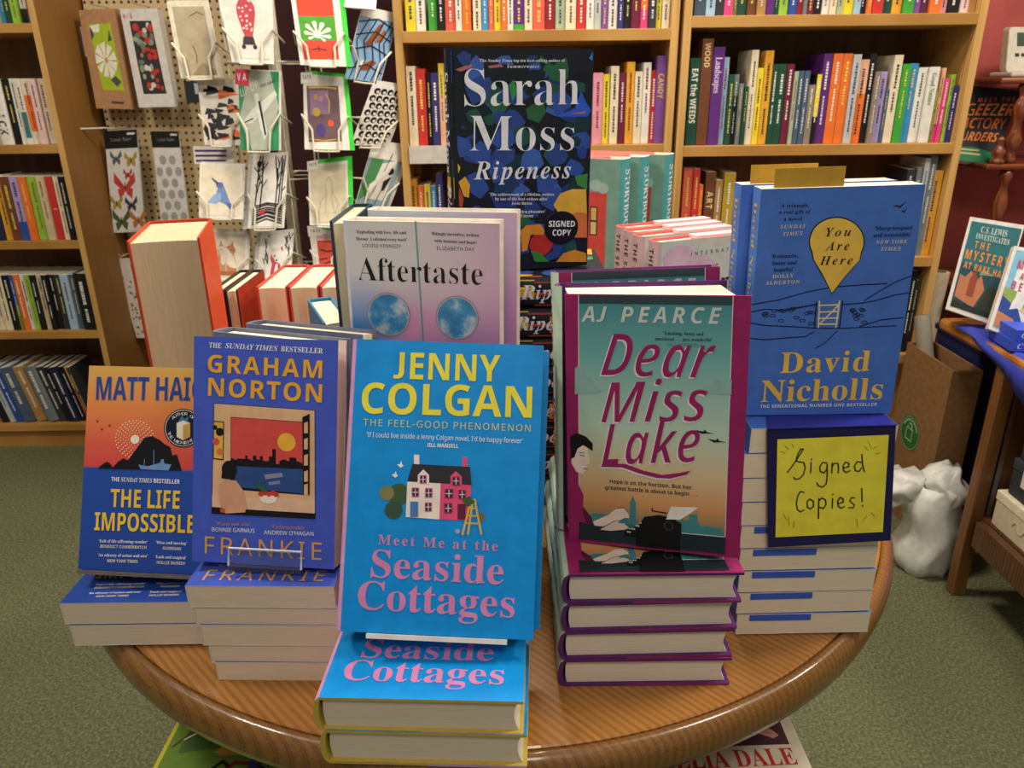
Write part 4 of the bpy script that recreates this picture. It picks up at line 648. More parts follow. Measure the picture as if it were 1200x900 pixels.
# cover artwork, in millimetres on each cover
ART={'FR':[
["t",3,"f0f0ee","THE","B",13.8,188.6,25.0,188.2,4.4],
["t",3,"f0f0ee","SUNDAY TIMES","J",28.5,188.4,75.5,187.3,4.4],
["t",3,"f0f0ee","BESTSELLER","B",78.5,187.2,115.7,186.4,4.4],
["t",3,"f0b02a","GRAHAM","S",12.8,167.2,115.1,165.1,15.2],
["t",3,"f0b02a","NORTON","S",13.3,146.7,115.4,144.4,15.6],
["p",1,"1a1a22",18.8,140.4,109.6,137.6,111.5,43.0,17.4,43.1],
["p",2,"e2b78c",19.3,139.9,109.1,137.1,110.8,53.8,18.1,49.1],
["p",3,"e6c0a0",18.0,59.0,110.7,60.2,110.9,48.1,18.1,48.6],
["p",3,"15131a",34.1,128.9,100.4,127.1,101.4,63.6,34.8,65.5],
["p",4,"d8504a",34.6,128.4,99.9,126.6,100.5,86.6,35.1,86.7],
["p",4,"2f4f8e",35.1,86.7,100.5,86.6,100.9,64.6,35.3,68.1],
["c",5,"f2b93c",84.7,108.9,8.1,7.9],
["p",5,"15131a",35.1,86.2,35.1,92.9,37.2,92.7,37.2,91.9,40.4,91.8,40.4,92.9,43.1,92.8,43.1,92.9,45.7,92.7,45.7,92.9,47.9,92.7,47.8,96.0,49.9,95.8,50.0,92.9,52.6,92.7,52.7,91.8,54.8,91.7,54.7,95.9,57.9,95.8,58.0,92.9,61.1,92.7,61.1,95.9,63.7,95.8,63.8,91.8,67.0,91.7,67.0,91.8,69.1,91.6,69.0,95.9,72.2,95.8,72.1,102.6,75.3,102.4,75.5,89.7,78.6,89.6,78.6,92.8,80.7,92.6,80.7,93.8,82.8,93.7,82.8,93.8,84.9,93.7,84.9,92.8,87.5,92.6,87.5,95.9,90.7,95.7,90.7,95.8,93.8,95.7,93.9,92.8,96.5,92.6,96.5,91.7,99.1,91.6,100.0,86.1],
["p",5,"8f8fa8",65.0,79.8,80.9,82.1,82.2,78.6,66.4,75.8],
["p",5,"7f88b0",68.6,73.3,79.1,75.3,79.7,72.3,69.7,70.8],
["p",6,"15131a",98.5,131.1,105.0,134.4,106.1,63.8,100.1,66.1],
["p",7,"e2b78c",100.1,126.1,103.5,127.5,103.7,117.6,100.3,117.4],
["p",7,"e2b78c",100.4,112.1,103.7,113.5,103.9,103.6,100.5,103.4],
["p",7,"e2b78c",100.6,98.1,104.0,99.5,104.1,89.6,100.7,89.4],
["p",7,"e2b78c",100.8,84.0,104.2,85.5,104.4,75.5,101.0,75.3],
["p",7,"e2b78c",101.0,72.5,104.4,74.0,104.6,64.0,101.2,63.8],
["p",3,"15131a",18.7,124.9,28.3,124.5,28.1,90.5,18.7,91.2],
["p",4,"e8b84a",19.2,123.9,27.5,123.7,27.3,91.8,19.3,92.2],
["c",5,"15131a",24.6,115.4,3.7,3.6],
["c",5,"d85a4a",21.3,106.8,3.2,3.1],
["c",5,"d9764e",24.8,98.1,3.2,3.1],
["c",5,"15131a",20.1,119.1,2.1,2.1],
["p",7,"d9a183",24.3,68.9,29.1,73.5,39.8,73.5,45.8,66.0,50.3,50.7,48.2,45.9,30.8,44.0,25.3,52.1,23.9,62.4],
["c",8,"15131a",33.6,83.0,6.9,7.7],
["p",8,"15131a",27.2,80.7,26.4,74.9,38.5,74.0,40.2,83.8],
["p",8,"d0503c",25.4,48.2,29.9,48.4,30.5,44.3,26.0,44.8],
["p",6,"f4ead8",60.2,62.1,78.2,62.4,75.7,56.1,69.9,54.3,63.5,56.0],
["c",7,"c83a34",62.6,62.7,2.4,2.3],
["c",7,"c83a34",66.0,63.9,2.4,2.3],
["c",7,"c83a34",69.8,63.1,2.4,2.3],
["c",7,"c83a34",73.2,64.0,2.4,2.3],
["c",7,"c83a34",76.1,62.9,2.4,2.3],
["p",8,"2f6a3c",57.2,70.4,64.4,64.3,67.9,65.0,60.6,71.4],
["p",9,"2f6a3c",61.7,71.9,66.0,64.4,68.7,65.6],
["p",5,"15131a",18.1,49.1,110.9,47.6,110.9,43.5,18.2,43.4],
["t",3,"b98a66","'Warm and wise'","B",21.5,33.1,53.7,34.0,3.0],
["t",3,"f0f0ee","BONNIE GARMUS","R",18.1,27.5,57.2,28.3,3.5],
["t",3,"b98a66","'Unforgettable'","B",72.3,33.2,102.7,33.5,3.0],
["t",3,"f0f0ee","ANDREW O'HAGAN","R",65.5,27.4,110.1,28.5,3.5],
["t",3,"dca244","FRANKIE","R",11.8,7.5,117.6,7.5,15.2]],
'SC':[
["t",3,"ece040","JENNY","S",32.6,207.8,121.4,208.2,22.2],
["t",3,"ece040","COLGAN","S",7.2,177.9,149.2,179.4,25.7],
["t",3,"d0cf78","THE FEEL-GOOD PHENOMENON","R",9.5,167.6,148.6,167.9,5.7],
["t",3,"f0f0ee","'If I could live inside a Jenny Colgan novel, I'd be happy forever'","R",12.8,158.4,142.5,158.1,4.0],
["t",3,"f0f0ee","JILL MANSELL","S",63.5,152.1,89.5,152.1,3.2],
["c",2,"7d7f4a",32.0,112.9,6.0,6.0],
["c",1,"3f5a3e",42.1,112.3,9.0,8.9],
["c",2,"35523c",38.5,99.3,7.5,7.4],
["p",1,"6a4a3a",37.7,104.7,39.4,104.8,40.0,93.4,38.3,93.4],
["c",1,"7d6a3a",110.4,96.6,3.5,3.4],
["p",2,"f0ded6",53.0,145.2,57.5,145.3,58.0,135.4,53.5,135.2],
["p",2,"d8507c",93.3,144.7,97.3,144.9,97.7,135.9,93.7,135.8],
["p",3,"efe2da",48.6,123.3,76.2,122.6,76.6,93.2,48.8,94.0],
["p",3,"e0507e",76.2,122.6,101.3,122.6,102.1,93.5,76.6,93.2],
["p",4,"2c2c34",52.1,137.6,99.9,137.0,101.8,122.2,76.2,122.6,48.6,123.0],
["p",5,"efe2da",57.4,121.9,57.1,128.6,61.4,133.5,66.4,129.0,66.8,121.5],
["p",5,"e0507e",84.6,121.7,84.2,128.9,88.3,133.1,93.5,128.8,93.9,121.6],
["p",6,"c8507c",58.6,128.6,64.4,128.9,64.7,121.9,59.0,121.7],
["p",7,"2a2c48",59.4,127.9,63.7,128.1,63.9,122.6,59.7,122.5],
["p",8,"d8c4cc",61.2,128.0,61.9,128.0,62.2,122.6,61.4,122.5],
["p",8,"d8c4cc",59.5,125.6,63.8,125.7,63.8,125.0,59.6,124.8],
["p",6,"c8507c",52.6,118.2,58.6,118.5,59.0,110.8,53.0,110.5],
["p",7,"2a2c48",53.4,117.5,57.9,117.7,58.2,111.5,53.7,111.3],
["p",8,"d8c4cc",55.3,117.6,56.0,117.6,56.3,111.4,55.6,111.4],
["p",8,"d8c4cc",53.5,114.8,58.0,115.0,58.1,114.2,53.6,114.0],
["p",6,"c8507c",63.7,118.2,69.7,118.4,70.0,110.7,64.0,110.5],
["p",7,"2a2c48",64.4,117.4,69.0,117.6,69.2,111.4,64.7,111.3],
["p",8,"d8c4cc",66.3,117.5,67.1,117.5,67.4,111.4,66.6,111.3],
["p",8,"d8c4cc",64.6,114.7,69.1,114.9,69.1,114.2,64.6,114.0],
["p",6,"c8507c",64.0,106.5,69.7,106.8,70.1,99.4,64.3,99.1],
["p",7,"2a2c48",64.8,105.8,69.0,106.0,69.3,100.1,65.0,99.9],
["p",8,"d8c4cc",66.5,105.9,67.3,105.9,67.5,100.0,66.8,100.0],
["p",8,"d8c4cc",64.9,103.2,69.1,103.4,69.2,102.6,64.9,102.5],
["p",6,"8c2c50",85.8,128.5,91.8,128.7,92.1,121.5,86.1,121.3],
["p",7,"2a2c48",86.6,127.8,91.1,127.9,91.3,122.2,86.8,122.1],
["p",8,"d8c4cc",88.4,127.8,89.2,127.9,89.4,122.2,88.7,122.1],
["p",8,"d8c4cc",86.7,125.3,91.2,125.5,91.2,124.7,86.7,124.5],
["p",6,"8c2c50",80.0,118.1,86.7,118.3,87.1,110.9,80.3,110.6],
["p",7,"2a2c48",80.8,117.4,86.0,117.6,86.3,111.6,81.0,111.4],
["p",8,"d8c4cc",83.0,117.4,83.8,117.5,84.0,111.5,83.3,111.5],
["p",8,"d8c4cc",80.9,114.8,86.1,115.0,86.2,114.2,80.9,114.0],
["p",6,"8c2c50",91.3,117.8,97.3,118.0,97.6,110.6,91.6,110.4],
["p",7,"2a2c48",92.1,117.1,96.6,117.2,96.8,111.3,92.3,111.1],
["p",8,"d8c4cc",93.9,117.1,94.7,117.2,94.9,111.2,94.2,111.2],
["p",8,"d8c4cc",92.2,114.5,96.7,114.6,96.7,113.9,92.2,113.7],
["p",6,"8c2c50",80.0,106.4,86.5,106.7,86.9,98.8,80.4,98.5],
["p",7,"2a2c48",80.8,105.7,85.8,105.9,86.1,99.5,81.1,99.3],
["p",8,"d8c4cc",82.9,105.8,83.7,105.8,84.0,99.4,83.2,99.4],
["p",8,"d8c4cc",80.9,102.9,85.9,103.1,86.0,102.3,81.0,102.1],
["p",6,"4a7ec0",51.9,106.8,58.4,107.0,59.0,94.5,52.5,94.2],
["p",6,"5a2038",91.0,106.4,97.5,106.6,98.1,94.1,91.6,93.8],
["s",8,"d8b24a",1.7,101.9,109.8,96.1,82.0],
["s",8,"d8b24a",1.7,104.9,110.4,111.5,83.1],
["s",8,"d8b24a",1.7,103.4,109.8,100.6,82.6],
["s",8,"d8b24a",1.2,100.6,103.6,106.3,103.3],
["s",8,"d8b24a",1.2,99.3,97.3,107.5,97.2],
["s",8,"d8b24a",1.2,98.0,91.1,108.7,91.1],
["c",9,"3e5c34",97.4,109.6,2.5,2.0],
["c",9,"3e5c34",100.1,110.9,2.5,2.0],
["c",9,"3e5c34",102.4,108.6,2.5,2.0],
["c",9,"3e5c34",99.5,106.7,2.5,2.0],
["c",8,"9aa8b8",92.0,84.2,2.0,2.0],
["p",2,"f2f2f0",39.3,136.6,41.8,137.0,42.7,139.8,43.6,136.8,44.9,135.8,42.5,134.0],
["p",2,"f2f2f0",35.2,128.2,37.7,128.6,38.6,131.3,39.5,128.4,40.8,127.4,38.4,125.6],
["t",3,"d888bc","Meet Me at the","B",27.0,71.0,125.4,69.6,7.9],
["t",3,"d888bc","Seaside","B",22.3,44.5,131.0,43.0,22.0],
["t",3,"d888bc","Cottages","B",12.6,18.5,141.1,17.1,22.5]],
'MH':[
["t",3,"2b4a9c","MATT HAIG","S",9.1,164.7,118.8,166.4,22.6],
["c",3,"161a30",99.9,139.7,19.6,18.7],
["c",4,"e8e8e8",99.9,139.7,18.4,17.6],
["c",5,"161a30",99.9,139.7,17.8,17.0],
["p",6,"e9e2c8",93.1,144.3,99.5,147.4,106.8,144.7,107.5,131.4,100.5,127.8,93.8,131.0],
["p",7,"c9a34a",99.8,142.5,106.8,144.5,107.5,131.4,100.5,127.8],
["p",7,"3a78a8",94.8,145.8,98.1,152.2,101.0,148.3,104.7,151.2,104.4,145.5,99.5,147.1],
["t",7,"eeeeee","A","R",89.3,147.3,91.3,149.4,2.8],
["t",7,"eeeeee","U","R",91.0,149.1,93.4,150.8,2.8],
["t",7,"eeeeee","T","R",93.1,150.6,95.8,151.7,2.8],
["t",7,"eeeeee","H","R",95.5,151.6,98.4,152.2,2.8],
["t",7,"eeeeee","O","R",98.1,152.2,101.0,152.2,2.8],
["t",7,"eeeeee","R","R",100.7,152.2,103.6,151.7,2.8],
["t",7,"eeeeee","O","R",105.7,150.9,108.2,149.3,2.8],
["t",7,"eeeeee","F","R",108.0,149.5,110.1,147.5,2.8],
["t",7,"eeeeee","T","R",84.3,135.1,85.5,132.5,2.8],
["t",7,"eeeeee","H","R",85.3,132.7,87.0,130.3,2.8],
["t",7,"eeeeee","E","R",86.8,130.5,88.8,128.4,2.8],
["t",7,"eeeeee","M","R",90.7,126.9,93.3,125.5,2.8],
["t",7,"eeeeee","I","R",93.1,125.6,95.9,124.6,2.8],
["t",7,"eeeeee","D","R",95.6,124.7,98.5,124.2,2.8],
["t",7,"eeeeee","N","R",98.3,124.2,101.3,124.1,2.8],
["t",7,"eeeeee","I","R",101.0,124.1,103.9,124.5,2.8],
["t",7,"eeeeee","G","R",103.7,124.4,106.5,125.3,2.8],
["t",7,"eeeeee","H","R",106.2,125.2,108.9,126.5,2.8],
["t",7,"eeeeee","T","R",108.6,126.3,111.0,128.0,2.8],
["t",7,"eeeeee","L","R",112.7,129.7,114.3,132.0,2.8],
["t",7,"eeeeee","I","R",114.2,131.8,115.4,134.3,2.8],
["t",7,"eeeeee","B","R",115.3,134.1,116.1,136.8,2.8],
["t",7,"eeeeee","R","R",116.0,136.6,116.3,139.4,2.8],
["t",7,"eeeeee","A","R",116.3,139.1,116.1,141.9,2.8],
["t",7,"eeeeee","R","R",116.1,141.7,115.4,144.5,2.8],
["t",7,"eeeeee","Y","R",115.5,144.2,114.4,146.8,2.8],
["c",2,"f6e2c8",57.8,127.6,0.5,0.5],
["c",2,"f6e2c8",56.7,130.8,0.5,0.5],
["c",2,"f6e2c8",54.2,133.0,0.5,0.5],
["c",2,"f6e2c8",50.9,133.7,0.5,0.5],
["c",2,"f6e2c8",47.6,132.8,0.5,0.5],
["c",2,"f6e2c8",45.3,130.4,0.5,0.5],
["c",2,"f6e2c8",44.6,127.2,0.5,0.5],
["c",2,"f6e2c8",45.6,124.1,0.5,0.5],
["c",2,"f6e2c8",48.2,121.9,0.5,0.5],
["c",2,"f6e2c8",51.5,121.2,0.5,0.5],
["c",2,"f6e2c8",54.8,122.1,0.5,0.5],
["c",2,"f6e2c8",57.1,124.5,0.5,0.5],
["c",2,"f6e2c8",60.1,129.4,0.6,0.5],
["c",2,"f6e2c8",58.6,132.5,0.6,0.5],
["c",2,"f6e2c8",55.9,134.7,0.6,0.5],
["c",2,"f6e2c8",52.5,135.9,0.6,0.5],
["c",2,"f6e2c8",48.9,135.8,0.6,0.5],
["c",2,"f6e2c8",45.7,134.4,0.6,0.5],
["c",2,"f6e2c8",43.3,132.0,0.6,0.5],
["c",2,"f6e2c8",42.1,128.9,0.6,0.5],
["c",2,"f6e2c8",42.3,125.5,0.6,0.5],
["c",2,"f6e2c8",43.8,122.4,0.6,0.5],
["c",2,"f6e2c8",46.5,120.1,0.6,0.5],
["c",2,"f6e2c8",49.9,119.0,0.6,0.5],
["c",2,"f6e2c8",53.4,119.1,0.6,0.5],
["c",2,"f6e2c8",56.7,120.5,0.6,0.5],
["c",2,"f6e2c8",59.1,122.9,0.6,0.5],
["c",2,"f6e2c8",60.3,126.0,0.6,0.5],
["c",2,"f6e2c8",63.0,127.8,0.6,0.6],
["c",2,"f6e2c8",62.2,131.2,0.6,0.6],
["c",2,"f6e2c8",60.4,134.2,0.6,0.6],
["c",2,"f6e2c8",57.6,136.5,0.6,0.6],
["c",2,"f6e2c8",54.3,138.0,0.6,0.6],
["c",2,"f6e2c8",50.6,138.4,0.6,0.6],
["c",2,"f6e2c8",47.0,137.7,0.6,0.6],
["c",2,"f6e2c8",43.8,136.1,0.6,0.6],
["c",2,"f6e2c8",41.3,133.6,0.6,0.6],
["c",2,"f6e2c8",39.8,130.5,0.6,0.6],
["c",2,"f6e2c8",39.4,127.1,0.6,0.6],
["c",2,"f6e2c8",40.2,123.7,0.6,0.6],
["c",2,"f6e2c8",42.0,120.7,0.6,0.6],
["c",2,"f6e2c8",44.8,118.4,0.6,0.6],
["c",2,"f6e2c8",48.1,116.9,0.6,0.6],
["c",2,"f6e2c8",51.8,116.5,0.6,0.6],
["c",2,"f6e2c8",55.4,117.2,0.6,0.6],
["c",2,"f6e2c8",58.6,118.8,0.6,0.6],
["c",2,"f6e2c8",61.1,121.3,0.6,0.6],
["c",2,"f6e2c8",62.6,124.4,0.6,0.6],
["c",2,"f6e2c8",65.3,129.6,0.6,0.6],
["c",2,"f6e2c8",64.2,132.9,0.6,0.6],
["c",2,"f6e2c8",62.1,135.9,0.6,0.6],
["c",2,"f6e2c8",59.4,138.2,0.6,0.6],
["c",2,"f6e2c8",56.0,139.9,0.6,0.6],
["c",2,"f6e2c8",52.4,140.7,0.6,0.6],
["c",2,"f6e2c8",48.6,140.6,0.6,0.6],
["c",2,"f6e2c8",45.0,139.6,0.6,0.6],
["c",2,"f6e2c8",41.9,137.7,0.6,0.6],
["c",2,"f6e2c8",39.3,135.2,0.6,0.6],
["c",2,"f6e2c8",37.6,132.1,0.6,0.6],
["c",2,"f6e2c8",36.8,128.7,0.6,0.6],
["c",2,"f6e2c8",37.0,125.3,0.6,0.6],
["c",2,"f6e2c8",38.2,122.0,0.6,0.6],
["c",2,"f6e2c8",40.2,119.0,0.6,0.6],
["c",2,"f6e2c8",43.0,116.7,0.6,0.6],
["c",2,"f6e2c8",46.4,115.0,0.6,0.6],
["c",2,"f6e2c8",50.0,114.2,0.6,0.6],
["c",2,"f6e2c8",53.8,114.4,0.6,0.6],
["c",2,"f6e2c8",57.3,115.4,0.6,0.6],
["c",2,"f6e2c8",60.5,117.2,0.6,0.6],
["c",2,"f6e2c8",63.0,119.7,0.6,0.6],
["c",2,"f6e2c8",64.7,122.8,0.6,0.6],
["c",2,"f6e2c8",65.5,126.2,0.6,0.6],
["c",2,"f6e2c8",68.1,128.0,0.7,0.6],
["c",2,"f6e2c8",67.5,131.4,0.7,0.6],
["c",2,"f6e2c8",66.1,134.7,0.7,0.6],
["c",2,"f6e2c8",63.9,137.6,0.7,0.6],
["c",2,"f6e2c8",61.1,140.0,0.7,0.6],
["c",2,"f6e2c8",57.8,141.7,0.7,0.6],
["c",2,"f6e2c8",54.1,142.8,0.7,0.6],
["c",2,"f6e2c8",50.3,143.1,0.7,0.6],
["c",2,"f6e2c8",46.6,142.6,0.7,0.6],
["c",2,"f6e2c8",43.1,141.3,0.7,0.6],
["c",2,"f6e2c8",39.9,139.3,0.7,0.6],
["c",2,"f6e2c8",37.4,136.8,0.7,0.6],
["c",2,"f6e2c8",35.5,133.8,0.7,0.6],
["c",2,"f6e2c8",34.4,130.4,0.7,0.6],
["c",2,"f6e2c8",34.2,126.9,0.7,0.6],
["c",2,"f6e2c8",34.8,123.5,0.7,0.6],
["c",2,"f6e2c8",36.3,120.2,0.7,0.6],
["c",2,"f6e2c8",38.5,117.3,0.7,0.6],
["c",2,"f6e2c8",41.3,114.9,0.7,0.6],
["c",2,"f6e2c8",44.6,113.2,0.7,0.6],
["c",2,"f6e2c8",48.3,112.1,0.7,0.6],
["c",2,"f6e2c8",52.0,111.9,0.7,0.6],
["c",2,"f6e2c8",55.8,112.4,0.7,0.6],
["c",2,"f6e2c8",59.3,113.6,0.7,0.6],
["c",2,"f6e2c8",62.4,115.6,0.7,0.6],
["c",2,"f6e2c8",64.9,118.1,0.7,0.6],
["c",2,"f6e2c8",66.8,121.2,0.7,0.6],
["c",2,"f6e2c8",67.9,124.5,0.7,0.6],
["c",2,"f6e2c8",70.5,129.8,0.7,0.7],
["c",2,"f6e2c8",69.6,133.2,0.7,0.7],
["c",2,"f6e2c8",67.9,136.4,0.7,0.7],
["c",2,"f6e2c8",65.7,139.3,0.7,0.7],
["c",2,"f6e2c8",62.8,141.7,0.7,0.7],
["c",2,"f6e2c8",59.5,143.5,0.7,0.7],
["c",2,"f6e2c8",55.9,144.8,0.7,0.7],
["c",2,"f6e2c8",52.1,145.4,0.7,0.7],
["c",2,"f6e2c8",48.3,145.3,0.7,0.7],
["c",2,"f6e2c8",44.6,144.5,0.7,0.7],
["c",2,"f6e2c8",41.1,143.0,0.7,0.7],
["c",2,"f6e2c8",38.0,141.0,0.7,0.7],
["c",2,"f6e2c8",35.4,138.4,0.7,0.7],
["c",2,"f6e2c8",33.5,135.4,0.7,0.7],
["c",2,"f6e2c8",32.2,132.1,0.7,0.7],
["c",2,"f6e2c8",31.6,128.6,0.7,0.7],
["c",2,"f6e2c8",31.8,125.1,0.7,0.7],
["c",2,"f6e2c8",32.8,121.7,0.7,0.7],
["c",2,"f6e2c8",34.4,118.5,0.7,0.7],
["c",2,"f6e2c8",36.7,115.6,0.7,0.7],
["c",2,"f6e2c8",39.6,113.2,0.7,0.7],
["c",2,"f6e2c8",42.8,111.4,0.7,0.7],
["c",2,"f6e2c8",46.5,110.1,0.7,0.7],
["c",2,"f6e2c8",50.2,109.6,0.7,0.7],
["c",2,"f6e2c8",54.1,109.7,0.7,0.7],
["c",2,"f6e2c8",57.8,110.5,0.7,0.7],
["c",2,"f6e2c8",61.2,111.9,0.7,0.7],
["c",2,"f6e2c8",64.3,114.0,0.7,0.7],
["c",2,"f6e2c8",66.9,116.6,0.7,0.7],
["c",2,"f6e2c8",68.8,119.5,0.7,0.7],
["c",2,"f6e2c8",70.1,122.8,0.7,0.7],
["c",2,"f6e2c8",70.7,126.3,0.7,0.7],
["c",3,"f8eedc",51.5,127.2,4.5,4.3],
["p",4,"17141c",14.5,98.0,19.4,101.9,23.8,104.9,27.5,103.0,30.1,99.4,35.3,105.0,40.5,108.6,45.4,106.8,51.2,115.5,56.0,121.9,61.0,129.2,69.0,131.1,77.3,127.1,81.4,123.8,87.5,121.2,90.0,113.0,94.7,114.0,100.5,98.7,57.3,98.3],
["p",6,"6f9ad0",56.4,103.1,66.1,101.8,78.4,105.6,79.5,109.0,81.8,109.1,82.7,104.9,89.8,104.3,87.2,98.5,59.1,98.7],
["s",6,"6f9ad0",0.7,72.0,103.9,71.5,117.3],
["s",6,"6f9ad0",0.6,62.4,102.8,62.4,108.5],
["p",2,"2a2028",9.6,145.4,11.5,144.0,13.3,145.5,11.9,142.3],
["p",2,"2a2028",14.6,137.8,16.5,136.4,18.3,137.9,16.9,134.7],
["p",2,"2a2028",22.3,141.5,24.2,140.1,26.0,141.6,24.6,138.4],
["t",3,"f0f0ee","THE","S",29.4,86.0,37.8,86.0,4.1],
["t",3,"f0f0ee","SUNDAY TIMES","J",39.3,86.1,71.1,86.1,4.1],
["t",3,"f0f0ee","BESTSELLER","S",72.6,86.1,99.1,86.0,4.1],
["t",3,"f8cc34","THE LIFE","S",29.8,61.3,100.0,62.1,17.3],
["t",3,"f8cc34","IMPOSSIBLE","S",14.6,38.3,115.9,39.5,17.2],
["t",3,"f0f0ee","'Full of life-affirming wonder'","B",20.0,26.7,69.4,27.9,2.8],
["t",3,"e2d8c0","BENEDICT CUMBERBATCH","S",21.8,21.7,68.8,22.6,2.9],
["t",3,"f0f0ee","'Wise and moving'","B",78.1,27.8,109.1,28.3,2.8],
["t",3,"e2d8c0","GUARDIAN","S",85.2,22.7,103.5,22.7,2.9],
["t",3,"f0f0ee","'An odyssey of action and awe'","B",19.9,13.4,70.1,14.5,2.8],
["t",3,"e2d8c0","NEW YORK TIMES","S",29.8,8.2,60.6,8.8,2.9],
["t",3,"f0f0ee","'Lush and magical'","B",78.2,14.3,109.2,14.6,2.8],
["t",3,"e2d8c0","HOLLIE McNISH","S",80.0,8.8,108.0,9.2,2.9]],
'DM':[
["p",1,"e8d8d8",9.4,6.5,11.5,221.5,133.7,221.5,135,6.5],
["p",2,"@teal",10,7,12.2,221,133,221,134.4,7],
["p",3,"33484e",12.2,214.5,12.2,221.6,133,221.6,133,214.5],
["t",5,"ccd6d6","AJ PEARCE","O",14.0,199.5,125.2,199.8,12.8],
["t",5,"1d2a30","'Touching, funny and","B",80.5,190.2,112.0,190.2,2.6],
["t",5,"1d2a30","emotional . . . just wonderful'","B",74.1,185.5,118.8,185.6,2.7],
["t",5,"586a6c","JILL MANSELL","R",83.2,181.2,111.2,181.1,2.5],
["p",4,"8fb8b6",8.1,159.5,10.2,161.4,13.1,160.1,15.1,157.0,15.7,152.9,19.1,153.0,22.5,149.9,24.0,145.4,28.0,143.7,32.1,141.1,24.6,138.5,7.8,137.2],
["p",4,"8fb8b6",134.7,154.7,132.8,156.3,130.0,155.6,128.3,153.1,124.8,154.5,121.5,152.8,119.2,149.6,115.1,148.5,112.6,146.2,107.3,144.2,116.5,142.4,135.0,142.8],
["t",5,"e6e0e0","Dear","Q",28.5,152.5,116.6,153.7,36.2],
["t",5,"e6e0e0","Miss","Q",28.8,111.1,113.5,117.6,36.0],
["t",5,"e6e0e0","Lake","Q",29.3,72.7,109.4,81.8,37.8],
["p",5,"e6e0e0",29.3,74.7,49.1,76.2,64.9,71.2,80.5,68.6,94.7,71.7,104.0,74.3,100.2,70.2,87.2,65.8,76.1,65.4,60.5,68.4,46.9,72.6,28.6,71.7],
["t",6,"9a2464","Dear","Q",29.9,153.9,117.8,155.0,36.2],
["t",6,"9a2464","Miss","Q",30.1,112.6,114.7,119.0,35.9],
["t",6,"9a2464","Lake","Q",30.7,74.3,110.6,83.3,37.8],
["p",6,"9a2464",30.7,76.2,50.5,77.7,66.3,72.7,81.8,70.1,96.0,73.2,105.2,75.8,101.5,71.7,88.5,67.3,77.4,66.9,61.8,70.0,48.2,74.2,30.0,73.3],
["p",5,"161a1e",107.5,111.5,114.3,110.6,115.3,112.4,117.1,110.3,123.0,109.3,116.5,109.1,112.9,108.6],
["p",5,"161a1e",117.6,104.6,124.4,103.7,125.4,105.6,127.1,103.4,133.0,102.4,126.5,102.2,123.0,101.7],
["t",5,"2c3436","Hope is on the horizon. But her","S",37.3,59.0,106.2,59.1,3.5],
["t",5,"2c3436","greatest battle is about to begin . . .","S",33.3,53.0,111.1,53.3,3.5],
["p",4,"3f8a90",17.6,24.4,21.7,29.1,35.1,29.6,43.1,26.9,53.6,30.8,54.5,15.1,17.5,11.2],
["p",4,"3f8a90",54.7,19.5,54.6,42.2,55.7,44.6,57.2,49.2,58.8,44.9,59.8,42.7,60.0,20.0],
["p",4,"3f8a90",96.3,23.8,97.4,32.3,101.2,29.9,104.9,31.4,104.8,36.4,107.8,35.9,111.3,37.6,112.0,28.8,116.3,25.9,120.0,27.4,122.5,25.9,131.9,26.4,131.9,13.5,96.5,13.9],
["p",5,"2f7468",13.4,10.8,53.7,21.7,97.6,19.7,131.7,18.6,131.6,12.4,16.1,4.3],
["p",6,"f0ddcc",22.5,21.4,35.7,29.0,43.6,36.1,49.9,37.3,53.6,33.1,54.2,28.0,49.7,27.6,43.6,21.8,35.1,17.4,25.6,12.6],
["p",7,"e4ccb8",28.4,14.4,40.4,22.3,49.7,22.4,53.7,19.4,51.1,16.8,37.8,14.2],
["s",8,"2a2022",0.6,28.4,15.0,40.4,23.2,49.2,25.8],
["s",8,"2a2022",0.5,43.6,36.1,49.9,37.3,53.6,32.5],
["p",8,"111114",49.8,10.3,51.1,14.8,62.9,22.6,67.2,30.4,79.5,33.4,89.8,32.1,98.5,27.4,98.8,13.9,53.7,10.1],
["s",8,"111114",1.0,73.8,39.0,73.9,36.7,85.9,35.7],
["c",9,"33333a",87.9,24.3,4.1,4.5],
["c",10,"111114",87.9,24.3,2.8,3.1],
["c",10,"d8d0c8",53.2,15.0,0.8,0.9],
["c",10,"d8d0c8",55.0,14.9,0.8,0.9],
["c",10,"d8d0c8",56.9,18.2,0.8,0.9],
["c",10,"d8d0c8",58.7,18.2,0.8,0.9],
["c",10,"d8d0c8",60.5,21.5,0.8,0.9],
["c",10,"d8d0c8",62.3,21.4,0.8,0.9],
["c",10,"d8d0c8",64.1,24.7,0.8,0.9],
["p",9,"f2efec",85.7,30.0,89.6,42.2,111.9,43.4,106.0,37.6,97.4,30.9],
["p",4,"9a2464",1.3,65.9,9.8,55.3,14.3,45.7,13.6,32.7,21.1,24.7,24.8,12.0,16.1,9.0,1.7,1.5],
["p",5,"5c1c40",13.6,35.0,21.1,25.3,24.8,11.7,21.0,10.1,13.6,26.9],
["p",5,"f0ddd0",4.4,88.6,11.7,96.8,18.2,89.5,18.4,84.0,20.5,76.4,17.8,74.5,17.8,70.6,14.0,65.5,8.1,67.0,3.9,74.6],
["p",6,"131317",3.1,92.6,3.2,99.6,9.1,102.7,17.0,99.9,22.7,94.0,22.7,87.1,19.0,89.6,14.3,92.0,9.4,88.4,6.7,80.4,3.4,78.7],
["s",7,"131317",0.6,11.5,83.0,15.5,82.1],
["s",7,"131317",0.5,11.0,85.1,15.8,84.9],
["s",7,"b03050",0.8,14.6,70.3,17.8,70.9],
["p",6,"1d2e36",9.6,3,9.8,20,30,17.5,135,18.5,135,3],
["p",7,"c8d0cc",24,17.6,24,18.4,134,19.2,134,18.4],
["p",7,"111114",60,2,60,18.2,98,18.6,98,2]],
'DN':[
